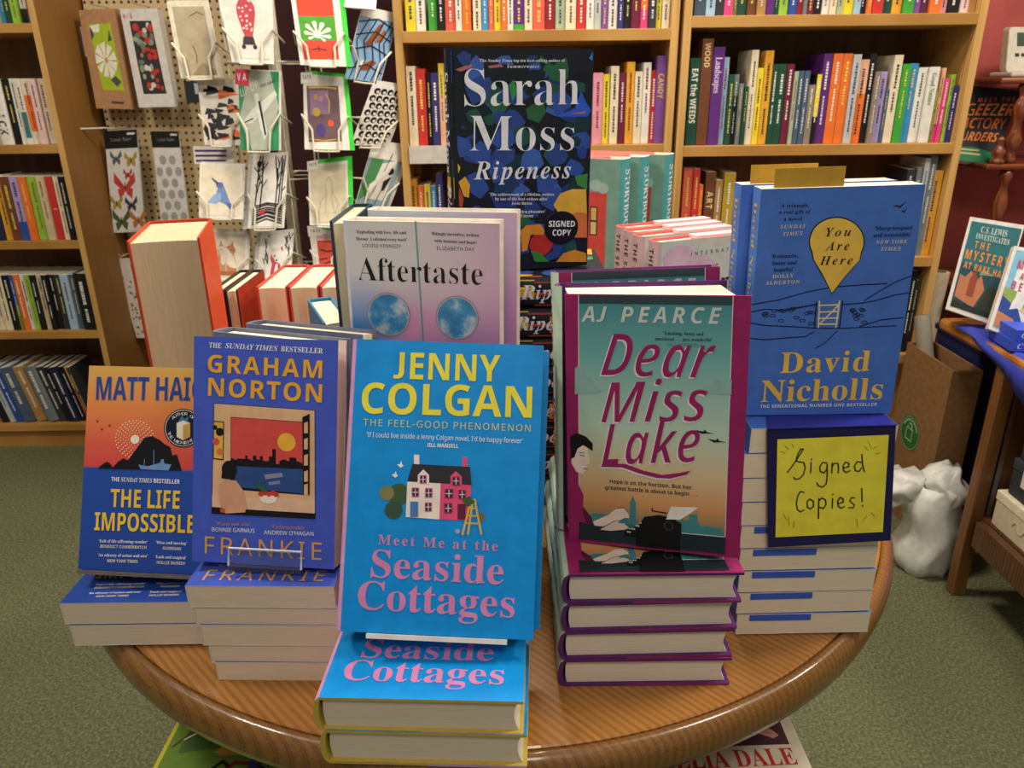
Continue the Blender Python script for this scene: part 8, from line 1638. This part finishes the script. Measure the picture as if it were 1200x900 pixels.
p = at(94, 151, 2.62); mb = MB(); mb.tube([(p.x + .10, 2.772, p.z - .01), (p.x + .06, 2.66, p.z), (p.x, 2.62, p.z), (p.x - .012, 2.615, p.z + .006)], [.0025, .0025, .003, .006], M('d0ccc4', .25), 8); tag(mb.build('peg_hook'), 'bare silver hook sticking out beside the bookcase end above the tissue packets', 'hook')
# ------------------------------------------------------------ beside the red wall: display table, whatnot, box and bag
DARKW = wood('dark_stained_wood', [(.25, '4a2c18'), (.5, '5a3820'), (.8, '6c4628')], (6, 60, 6), (0, 0, 0), .35)
MIDW = wood('honey_wood_edge', [(.25, '8a5420'), (.5, 'a06628'), (.8, 'b87c38')], (30, 6, 30), (0, 0, 0), .35)
LEGW = wood('brown_leg_wood', [(.25, '6a4220'), (.5, '7c5028'), (.8, '8c5e32')], (60, 60, 5), (0, 0, 0), .4)
tz = TZ - .06
sd = thing('display_table', 'wooden display table with a blue cloth beside the red wall', 'table', Matrix.Translation((1.4, 1.45, 0)))
S0 = Vector((1.4, 1.45, 0))
def lb(mb, x0, x1, y0, y1, z0, z1, m): mb.box(x0 - S0.x, x1 - S0.x, y0 - S0.y, y1 - S0.y, z0, z1, m)
mb = MB(); lb(mb, 1.085, 1.80, .95, 1.87, tz - .028, tz, MIDW); mb.build('tabletop', sd, bevel=.008)
for x0, y0 in ((1.09, 1.59), (1.09, 1.0), (1.72, 1.59), (1.72, 1.0)):
    mb = MB(); lb(mb, x0, x0 + .034, y0, y0 + .03, 0, tz - .028, LEGW); mb.build('leg', sd, bevel=.003)
mb = MB(); lb(mb, 1.12, 1.74, 1.02, 1.60, .205, .225, DARKW); mb.build('lower_shelf', sd)
mb = MB(); lb(mb, 1.095, 1.115, 1.05, 1.57, .16, .225, DARKW); mb.build('shelf_rail', sd)
mb = MB(); lb(mb, 1.145, 1.74, 1.60, 1.615, .10, tz - .028, DARKW); mb.build('back_panel', sd)
CLOTH = M('3a45a8', .75, .2)
mb = MB(); n = 24
def cl(i, j):
    x = 1.055 + .03 * 0 + (.72) * i / 8; y = .96 + .80 * j / n; return Vector((max(x, 1.083), y, tz + .004))
vs = []; fs = []
for j in range(n + 1):
    y = .955 + .84 * j / n; k = max(0, 1 - j / (n * .9)); d = .26 * k
    for i in range(8):
        if i == 0: vs.append((1.082 - .006 * math.sin(j * 1.3), y, tz - d))
        elif i == 1: vs.append((1.080, y, tz - d * .4))
        elif i == 2: vs.append((1.081 + .035 * (j / n) ** 2, y, tz + .003))
        else: vs.append((1.12 + .13 * (i - 3), y, tz + .003 + .002 * math.sin(i * 2 + j)))
for j in range(n):
    for i in range(7): a = j * 8 + i; fs.append((a, a + 1, a + 9, a + 8))
mb.add(vs, fs, CLOTH); o = mb.build('tablecloth', None, True); sm = o.modifiers.new('thickness', 'SOLIDIFY'); sm.thickness = .002; sm.offset = 1
tag(o, 'blue cloth draped over the display table beside the red wall', 'cloth')
# books on the display table
def face_book(name, label, c, Y0, yaw, lean, t, paper, art, pg='e6dcc6', group='novels on the display table'):
    r = card(label, c, Y0, art, yaw, lean, paper, None, False, group=group, name=name, cat='book', thick=.001)
    q = quad(c, Y0, yaw, lean); ex = q[1] - q[0]; ez = q[3] - q[0]; nn = ex.cross(ez).normalized()
    if nn.y < 0: nn = -nn
    P = [v - q[0] for v in q]; mb = MB(); i0 = .0012; mb.hexa([p + nn * i0 for p in P] + [p + nn * t for p in P], pages(0, pg)); mb.build('pages', r)
    mb = MB(); mb.hexa([p + nn * t for p in P] + [p + nn * (t + .001) for p in P], M(paper)); mb.build('back_cover', r)
    return r
R1 = [('p', 1, '24646c', .07, .05, .97, .05, .97, .96, .05, .96), ('p', 2, '1c4450', .07, .05, .97, .05, .97, .45, .07, .52), ('p', 2, '7c9470', .4, .38, .97, .3, .97, .42, .5, .5), ('p', 3, 'b0704c', .1, .16, .5, .1, .62, .3, .5, .44, .42, .36, .3, .46, .2, .38, .1, .4), ('p', 4, '8c4434', .3, .2, .44, .2, .44, .4, .36, .46, .3, .38), ('p', 3, '2c3424', .55, .1, .97, .08, .97, .32, .7, .36), ('p', 4, '1c2c28', .07, .05, .97, .05, .97, .1, .07, .12),
      ('t', 4, 'b8ccc4', 'C.S. LEWIS', 'B', .26, .86, .74, .86, .062), ('t', 4, 'b8ccc4', 'INVESTIGATES', 'B', .2, .79, .82, .785, .055), ('t', 4, 'e08838', 'THE', 'S', .22, .69, .5, .69, .075), ('t', 4, 'e08838', 'MYSTERY', 'S', .1, .565, .92, .565, .1), ('t', 4, 'e08838', 'AT RAKE HALL', 'S', .12, .47, .98, .455, .07)]
face_book('paperback', 'dark teal mystery novel with orange title standing on the display table', ((1137, 254), (1201, 264), (1166, 382), (1108, 362)), 1.80, -.06, .05, .025, 'd0ccc4', R1)
R2 = [('p', 1, '7cb4cc', .06, .04, .97, .04, .97, .96, .06, .96), ('p', 2, '88a050', .06, .34, .97, .28, .97, .44, .5, .5, .06, .52), ('p', 3, '2c4890', .06, .2, .55, .16, .4, .32, .06, .42), ('p', 3, 'd0b890', .4, .32, .97, .2, .97, .3, .6, .38), ('p', 4, 'b87c58', .06, .06, .5, .06, .36, .2, .06, .24), ('p', 5, '4c2c28', .3, .06, .6, .08, .56, .16, .34, .14), ('t', 4, 'b83c70', 'MURDER', 'S', .16, .76, .9, .74, .095), ('t', 4, 'b83c70', 'AT THE', 'S', .26, .645, .74, .63, .075), ('t', 4, 'b83c70', 'BEACH', 'S', .16, .52, .78, .505, .095)]
face_book('paperback', 'pale blue seaside murder novel standing in front of the teal mystery novel', ((1189, 288), (1252, 300), (1222, 412), (1158, 385)), 1.66, -.05, .05, .025, 'd8d8d4', R2)
for k in range(2):
    p = atz(1186, 412, tz + .006); p.x -= .004 * k; r = thing('paperback', 'small bright blue paperback lying flat at the table edge, %s of two' % ('upper', 'lower')[k], 'book', Matrix.Translation((p.x, p.y, tz + .0065 + .0245 * (1 - k))) @ Matrix.Rotation(-.1, 4, 'Z'), 'blue paperbacks on the display table')
    mb = MB(); mb.box(0, .18, .0, .12, 0, .0235, M('3c56c8')); mb.build('cover', r); mb = MB(); mb.box(.001, .181, .001, .1205, .001, .0225, pages(2)); mb.build('pages', r)
    mb = MB(); V, F = text2d('Cat', 'J', .05, .012); mb.add([(.012 + x, -.0006, .006 + z) for x, z in V], F, M('d8dcf0')); mb.build('spine_lettering', r)
for k, (c, w, d, z0, h, lab) in enumerate((('d8d0b8', .16, .19, 0, .03, 'cream paperback lying flat behind the teal mystery novel'), ('3c4c6c', .15, .19, .0305, .028, 'dark blue paperback lying on the cream one behind the teal mystery novel'))):
    book('paperback', lab, flat(1.33, 1.74, tz - TZ + .006 + z0 + h, -.05 * k), w * .8, .1, h, False, c)
# boxes and books on the lower shelf
def carton(label, x0, x1, y0, y1, z0, z1, col, lab, cat='box', lid=True, extra=None):
    r = thing('storage_box', label, cat, Matrix.Translation((x0, y0, z0)), 'boxes under the display table'); w, d, h = x1 - x0, y1 - y0, z1 - z0
    mb = MB(); mb.box(0, w, 0, d, 0, h * .72, M(col, .55)); mb.build('body', r, bevel=.003)
    mb = MB(); mb.box(-.002, w + .002, -.002, d + .002, h * .72, h, M(shade(col, 1.12), .5)); mb.build('lid', r, bevel=.003)
    if lab: mb = MB(); mb.box(-.0035, -.002, d - .11, d - .04, h * .74 - .03, h * .74 + .018, M('dcd6cc', .5)); mb.build('label', r); mb = MB(); [mb.box(-.004, -.0034, d - .10 + .008 * i, d - .095 + .008 * i, h * .74 - .022, h * .74 - .012, M('3a3a3a')) for i in range(6)]; mb.build('lettering', r)
    if extra: extra(r, w, d, h)
    return r
def scrawl(r, w, d, h):
    mb = MB(); P = [(-.0012, d - .07 - .012 * i, h * .42 + .012 * math.sin(i * 1.9)) for i in range(24)]; mb.tube(P, .0012, M('c8a898')); mb.build('handwriting', r)
def sticker(r, w, d, h):
    mb = MB(); mb.box(-.0035, -.002, d - .34, d - .26, .02, .075, M('d8b820')); mb.build('yellow_label', r)
carton('long cream box at the bottom of the pile under the display table', 1.125, 1.42, 1.06, 1.565, .2255, .315, 'd4c8ac', False, extra=scrawl)
carton('dark grey box with a white label and yellow sticker, middle of the pile', 1.135, 1.42, 1.06, 1.55, .3155, .405, '34383c', True, extra=sticker)
carton('dark grey box with a white label, uppermost of the boxes under the display table', 1.14, 1.42, 1.06, 1.545, .4055, .49, '2e3236', True)
X = frame((1.145, 1.10, .512), (0, 1, 0), (-1, 0, 0))
for (c, z, lab, tt) in (('1f6f84', .5125, 'teal paperback lying on the uppermost dark box', None), ('c8d4d4', .5455, 'pale blue-white hardback lying on the teal paperback under the display table', 'JAMES')):
    r = book('paperback', lab, frame((1.145, 1.52, z + .0), (1, 0, 0), (0, -1, 0)), .13, .2, .022 if tt is None else .032, False, c) if False else thing('paperback', lab, 'book', Matrix.Translation((1.15, 1.30, z - (.022 if tt is None else .032))), 'books under the display table')
    h = .0215 if tt is None else .0315; mb = MB(); mb.box(0, .14, 0, .21, 0, h, M(c)); mb.build('cover', r); mb = MB(); mb.box(.001, .1405, -.0005, .2105, .001, h - .001, pages(2)); mb.build('pages', r)
    if tt: mb = MB(); V, F = text2d(tt, 'B', .10, .014); mb.add([(-.0006, .2 - x, .008 + y) for x, y in V], F, M('4a7c84')); mb.build('spine_lettering', r)
# cardboard box with a printed green mark
cb = thing('cardboard_box', 'brown cardboard box with a round green mark beside the bookcase', 'box', Matrix.Translation((1.13, 1.84, 0)))
CARD = M('8a6642', .75, .15, .06)
mb = MB(); H_ = .505; mb.box(0, .006, 0, .24, 0, H_, CARD); mb.box(.072, .078, 0, .24, 0, H_, CARD); mb.box(.006, .072, 0, .006, 0, H_, CARD); mb.box(.006, .072, .234, .24, 0, H_, CARD); mb.box(.006, .072, .006, .234, 0, .006, CARD); mb.build('carton', cb)
p = atx(1066, 507, 1.13 - .0006); py, pz = p.y - 1.84, p.z
GM = MB(); GM.add([(-.0006, py + .052 * x, pz + .052 * y) for x, y in circle(32)], [tuple(range(32))], M('2c6a34'))
for rr in ((.046, .049),):
    c = circle(32); GM.add([(-.0008, py + rr[0] * x, pz + rr[0] * y) for x, y in c] + [(-.0008, py + rr[1] * x, pz + rr[1] * y) for x, y in c], [(i, (i + 1) % 32, 32 + (i + 1) % 32, 32 + i) for i in range(32)], M('7c9c78'))
GM.tube([(-.0012, py + .018, pz - .022), (-.0012, py + .018, pz + .012), (-.0012, py - .014, pz + .012), (-.0012, py - .014, pz - .022), (-.0012, py + .018, pz - .022)], .0012, M('9cb890'))
GM.tube([(-.0012, py + .012, pz + .012), (-.0012, py + .006, pz + .028), (-.0012, py - .006, pz + .026), (-.0012, py - .01, pz + .012)], .0012, M('9cb890'))
for i in range(11): a = .5 + i * .22; GM.add([(-.001, py - math.cos(a) * .038 + x, pz + math.sin(a) * .038 + y) for x, y in ((-.003, -.004), (.003, -.004), (.003, .004), (-.003, .004))], [(0, 1, 2, 3)], M('9cb890'))
GM.build('printed_mark', cb)
# rolls standing in the box
def roll(label, a, b, r, col, r2=None):
    mb = MB(); a, b = Vector(a), Vector(b); mb.tube([a, a.lerp(b, .33), a.lerp(b, .66), b], [r, r, r, r2 or r], M(col, .6), 20)
    d = (b - a).normalized(); mb.tube([b - d * .001, b + d * .002], (r2 or r) * .7, M(shade(col, .5), .8), 16)
    return tag(mb.build('paper_roll', None), label, 'roll', 'rolls in the cardboard box')
q = atx(1081, 370, 1.150); roll('grey roll leaning in the cardboard box by the display table', (1.168, 1.87, .15), (q.x, q.y, q.z), .021, '8c8474')
q = at(1100, 318, 2.20); roll('tall cream and white paper roll standing on the floor beside the bookcase end', (1.228, 2.20, .0), (q.x, 2.20, q.z), .030, 'd4c4a8')
# navy crate with a clear bag behind the table leg
nv = thing('storage_crate', 'navy blue storage crate on the floor behind the display table leg', 'crate', Matrix.Translation((1.235, 1.885, 0)))
NVY = M('1c2450', .5)
mb = MB(); mb.hexa([Vector(p) for p in ((.0, .0, .02), (.34, 0, .02), (.34, .20, .02), (0, .20, .02), (-.02, -.01, .56), (.36, -.01, .56), (.36, .21, .56), (-.02, .21, .56))], NVY); mb.build('body', nv, bevel=.01)
mb = MB(); mb.box(-.026, .368, -.014, .216, .54, .558, NVY); mb.build('rim', nv, bevel=.004)
# white carrier bag
bg = thing('carrier_bag', 'crumpled white plastic carrier bag on the floor by the cardboard box', 'bag', Matrix.Translation((1.075, 1.70, 0)))
WB = M('d4d4cc', .4, .4)
def sack(cx, cy, z0, z1, rx, ry, seed, taper, n=26, m=14):
    rr = random.Random(seed); vs = []; ph = [rr.uniform(0, 6.28) for _ in range(6)]
    for j in range(m + 1):
        t = j / m; z = z0 + (z1 - z0) * t; s = taper(t)
        for i in range(n):
            a = 6.28319 * i / n; w = 1 + .06 * math.sin(3 * a + ph[0] + 2 * t) + .05 * math.sin(7 * a + ph[1] - 5 * t) + .04 * math.sin(11 * a + ph[2] + 9 * t)
            vs.append((cx + rx * s * w * math.cos(a) + .012 * math.sin(9 * t + ph[3]), cy + ry * s * w * math.sin(a), z + .008 * math.sin(5 * a + ph[4])))
    fs = [(j * n + i, j * n + (i + 1) % n, (j + 1) * n + (i + 1) % n, (j + 1) * n + i) for j in range(m) for i in range(n)]
    fs += [tuple(range(n))[::-1], tuple(range(m * n, (m + 1) * n))]; mb = MB(); mb.add(vs, fs, WB); return mb
sack(.015, .035, .0, .235, .082, .085, 3, lambda t: .86 + .42 * t - .62 * t * t + .12 * math.sin(t * 6.3) * .3).build('bag_body', bg, True)
sack(-.065, .06, .17, .255, .045, .05, 5, lambda t: .55 + 1.2 * t * (1.25 - t), 18, 10).build('knotted_handle', bg, True)
sack(.03, .04, .18, .285, .06, .07, 8, lambda t: .8 + .8 * t * (1 - t) * 1.6 - .45 * t, 18, 10).build('bunched_top', bg, True)
# whatnot shelf with turned posts
wn = thing('whatnot_shelf', 'dark turned-wood whatnot shelf against the red wall', 'shelf', Matrix.Translation((1.42, 2.25, 0)))
MAH = wood('polished_mahogany', [(.25, '5a2c18'), (.5, '70381e'), (.8, '8a4c2a')], (6, 50, 6), (0, 0, 0), .25)
W0 = Vector((1.42, 2.25, 0))
zs = [TZ + .505, TZ + .288]
def wb(mb, x0, x1, y0, y1, z0, z1): mb.box(x0 - W0.x, x1 - W0.x, y0 - W0.y, y1 - W0.y, z0, z1, MAH)
for z, x0 in ((TZ + .505, 1.275), (TZ + .288, 1.285), (TZ - .05, 1.28), (.12, 1.28)):
    mb = MB(); wb(mb, x0, 1.85, 2.13, 2.40, z - .016, z); mb.build('shelf', wn, bevel=.006)
PR = [(.006, 0), (.014, .0), (.016, .06), (.010, .12), (.010, .16), (.016, .22), (.020, .30), (.013, .42), (.010, .5), (.013, .58), (.019, .7), (.016, .78), (.010, .84), (.010, .88), (.016, .94), (.014, 1.0), (.006, 1.0)]
for x, y in ((1.352, 2.15), (1.82, 2.15), (1.30, 2.385), (1.82, 2.385)):
    for za, zb_ in ((.12, TZ - .066), (TZ - .05, TZ + .272), (TZ + .288, TZ + .489), (0, .104)):
        mb = MB(); mb.lathe([(r, za + t * (zb_ - za)) for r, t in PR], MAH, 16, Matrix.Translation((x - W0.x, y - W0.y, 0))); mb.build('turned_post', wn, True)
fx = at(1171, 188, 2.14)
mb = MB(); mb.lathe([(.005, 0), (.018, 0), (.019, .008), (.012, .014), (.016, .024), (.018, .032), (.010, .042), (.007, .05), (.010, .058), (.008, .066), (0, .071)], MAH, 20, Matrix.Translation((fx.x - W0.x, 2.15 - W0.y, TZ + .288))); mb.build('finial', wn, True)
# the standing crime novel on the whatnot
G1 = [('p', 1, '2c2c2e', 0, 0, 1, 0, 1, 1, 0, 1), ('p', 2, '2c7c54', 0, 0, 1, 0, 1, .14, .62, .2, 0, .15), ('t', 3, 'e07a3c', 'MEET THE', 'S', .4, .79, .95, .85, .055), ('t', 3, 'e8843c', 'GEEZER', 'O', .28, .6, 1.0, .66, .16), ('t', 3, 'e07038', 'FACTORY', 'O', .2, .425, .96, .475, .14), ('t', 3, 'e8843c', 'MURDERS', 'O', .2, .26, .92, .30, .12), ('p', 3, 'd0c080', .34, .14, .7, .15, .7, .17, .34, .16), ('p', 3, 'd0c080', .26, .09, .74, .095, .74, .12, .26, .115)]
face_book('paperback', 'dark novel with orange slanted title standing on the whatnot shelf', ((1122, 99), (1197, 106), (1163, 193), (1092, 184)), 2.20, 0.0, .06, .028, '242426', G1, group='novels on the whatnot')
book('paperback', 'cream paperback lying on the lower whatnot shelf', flat(1.50, 2.16, -.012, .1), .2, .13, .035, False, 'd8ccb0')
# white desk unit with a screen on the top of the whatnot
th = thing('alarm_keypad', 'white plastic keypad unit with a dark screen on the whatnot top', 'keypad', Matrix.Translation((1.425, 2.27, TZ + .506)) @ Matrix.Rotation(.1, 4, 'Z'))
PL = M('d4cebc', .4)
mb = MB(); sl = lambda x, y, z: Vector((x, y + z * .28, z))
body = [(-.075, .02), (-.07, .012), (.07, .012), (.075, .02), (.08, .118), (.074, .126), (-.062, .126), (-.068, .118)]
mb.prism(body, 0, .028, PL, lambda a, b, d: sl(a, d - .02, b)); mb.build('body', th, bevel=.003)
mb = MB(); mb.box(-.09, .085, -.06, .03, 0, .012, PL); mb.build('base', th, bevel=.004)
mb = MB(); mb.prism([(-.045, .078), (.06, .078), (.06, .112), (-.045, .112)], -.0012, .0, M('4c5a44', .25), lambda a, b, d: sl(a, d - .02, b)); mb.build('screen', th)
for i in range(6):
    mb = MB(); x = -.05 + .018 * i; mb.prism([(x, .052), (x + .011, .052), (x + .011, .060), (x, .060)], -.0016, .0, M('3a3832', .5), lambda a, b, d: sl(a, d - .02, b)); mb.build('button', th)
# books lying on two low stools under the table
def stool(label, x, y, z, w, d):
    r = thing('low_stool', label, 'stool', Matrix.Translation((x, y, 0)), 'low stools under the table')
    mb = MB(); mb.box(0, w, 0, d, z - .02, z, DARKW); mb.build('seat', r, bevel=.003)
    for a in (.01, w - .04):
        for b in (.01, d - .04): mb = MB(); mb.box(a, a + .03, b, b + .03, 0, z - .02, DARKW); mb.build('leg', r)
lz = LOW - TZ
stool('low dark stool under the table carrying the cream and green books', .15, .59, TZ - .2475, .15, .22); stool('low dark stool under the table carrying the green illustrated book', -.40, .53, TZ - .2425, .22, .22)
ce = book('paperback', 'cream book with red lettering lying on a stool under the table', flat(.135, .565, -.1775, .0), .178, .27, .033, False, 'd8ceb8', tint='e0d4bc')
put_art([['p', 1, '4c3034', 20, 72, 165, 76, 165, 240, 20, 240], ['p', 2, 'c89084', 96, 112, 150, 84, 157, 88, 152, 96, 128, 112, 100, 122], ['p', 2, 'b87c70', 60, 110, 96, 112, 124, 100, 100, 92, 70, 92], ['s', 3, '8c5048', .8, 120, 100, 152, 90], ['s', 3, '8c5048', .8, 116, 106, 148, 95], ['t', 2, 'c0302c', 'CELIA DALE', 'B', 18, 44, 166, 49, 22]], ce, cover_fn)
book('paperback', 'green book lying beneath the cream book on the stool', flat(.146, .57, -.2115, .02), .178, .27, .035, False, '3c9a68', tint='d8ccb4')
pb = book('paperback', 'green illustrated book with a cyclist lying on a stool under the table', flat(-.409, .50, -.2115, .0), .27, .27, .03, False, '6a8a34', 'd8cc40', tint='d8ccb4')
PB = [['p', 1, '8aa444', 6, 60, 120, 90, 180, 60, 200, 0, 6, 0], ['p', 2, '4c7034', 20, 110, 80, 120, 100, 140, 20, 150], ['p', 2, '9cb450', 60, 110, 150, 100, 180, 130, 100, 150], ['p', 2, '2c4428', 150, 0, 270, 0, 270, 70, 180, 80],
         ['p', 3, 'd09438', 68, 106, 100, 108, 98, 130, 66, 126], ['p', 3, 'd09438', 104, 112, 136, 116, 132, 138, 106, 134], ['s', 4, '1c1c1c', 4, 60, 60, 64, 84, 76, 98, 84, 92, 80, 74, 68, 58, 60, 56], ['s', 4, '1c1c1c', 4, 110, 70, 118, 92, 130, 84, 132, 62, 120, 54, 110, 70], ['s', 4, '8c2030', 5, 74, 70, 90, 96, 116, 94, 118, 80], ['p', 4, '2c4490', 106, 70, 120, 72, 122, 110, 108, 110], ['p', 5, '16161a', 128, 90, 160, 106, 158, 138, 130, 142], ['p', 5, 'e4e0d8', 138, 70, 156, 94, 160, 124, 150, 104], ['c', 5, 'b88c78', 190, 70, 20, 18], ['s', 6, '5c3c34', 2, 176, 70, 190, 84, 204, 70], ['s', 3, '5c4428', 2.5, 10, 120, 30, 146, 60, 160], ['s', 3, 'e4e4d0', 2, 20, 130, 44, 150], ['c', 4, 'e4e0d8', 74, 136, 6, 4], ['c', 4, 'e4e0d8', 114, 142, 6, 4]]
for e in PB:
    a, b = ((3, 2) if e[0] == 'p' else (3, 99) if e[0] == 'c' else (4, 2))
    for i in range(a + 1, len(e), b): e[i] += 60
put_art([['p', 1, 'c8c03c', 0, 0, 5, 0, 5, 270, 0, 270]] + PB, pb, cover_fn)
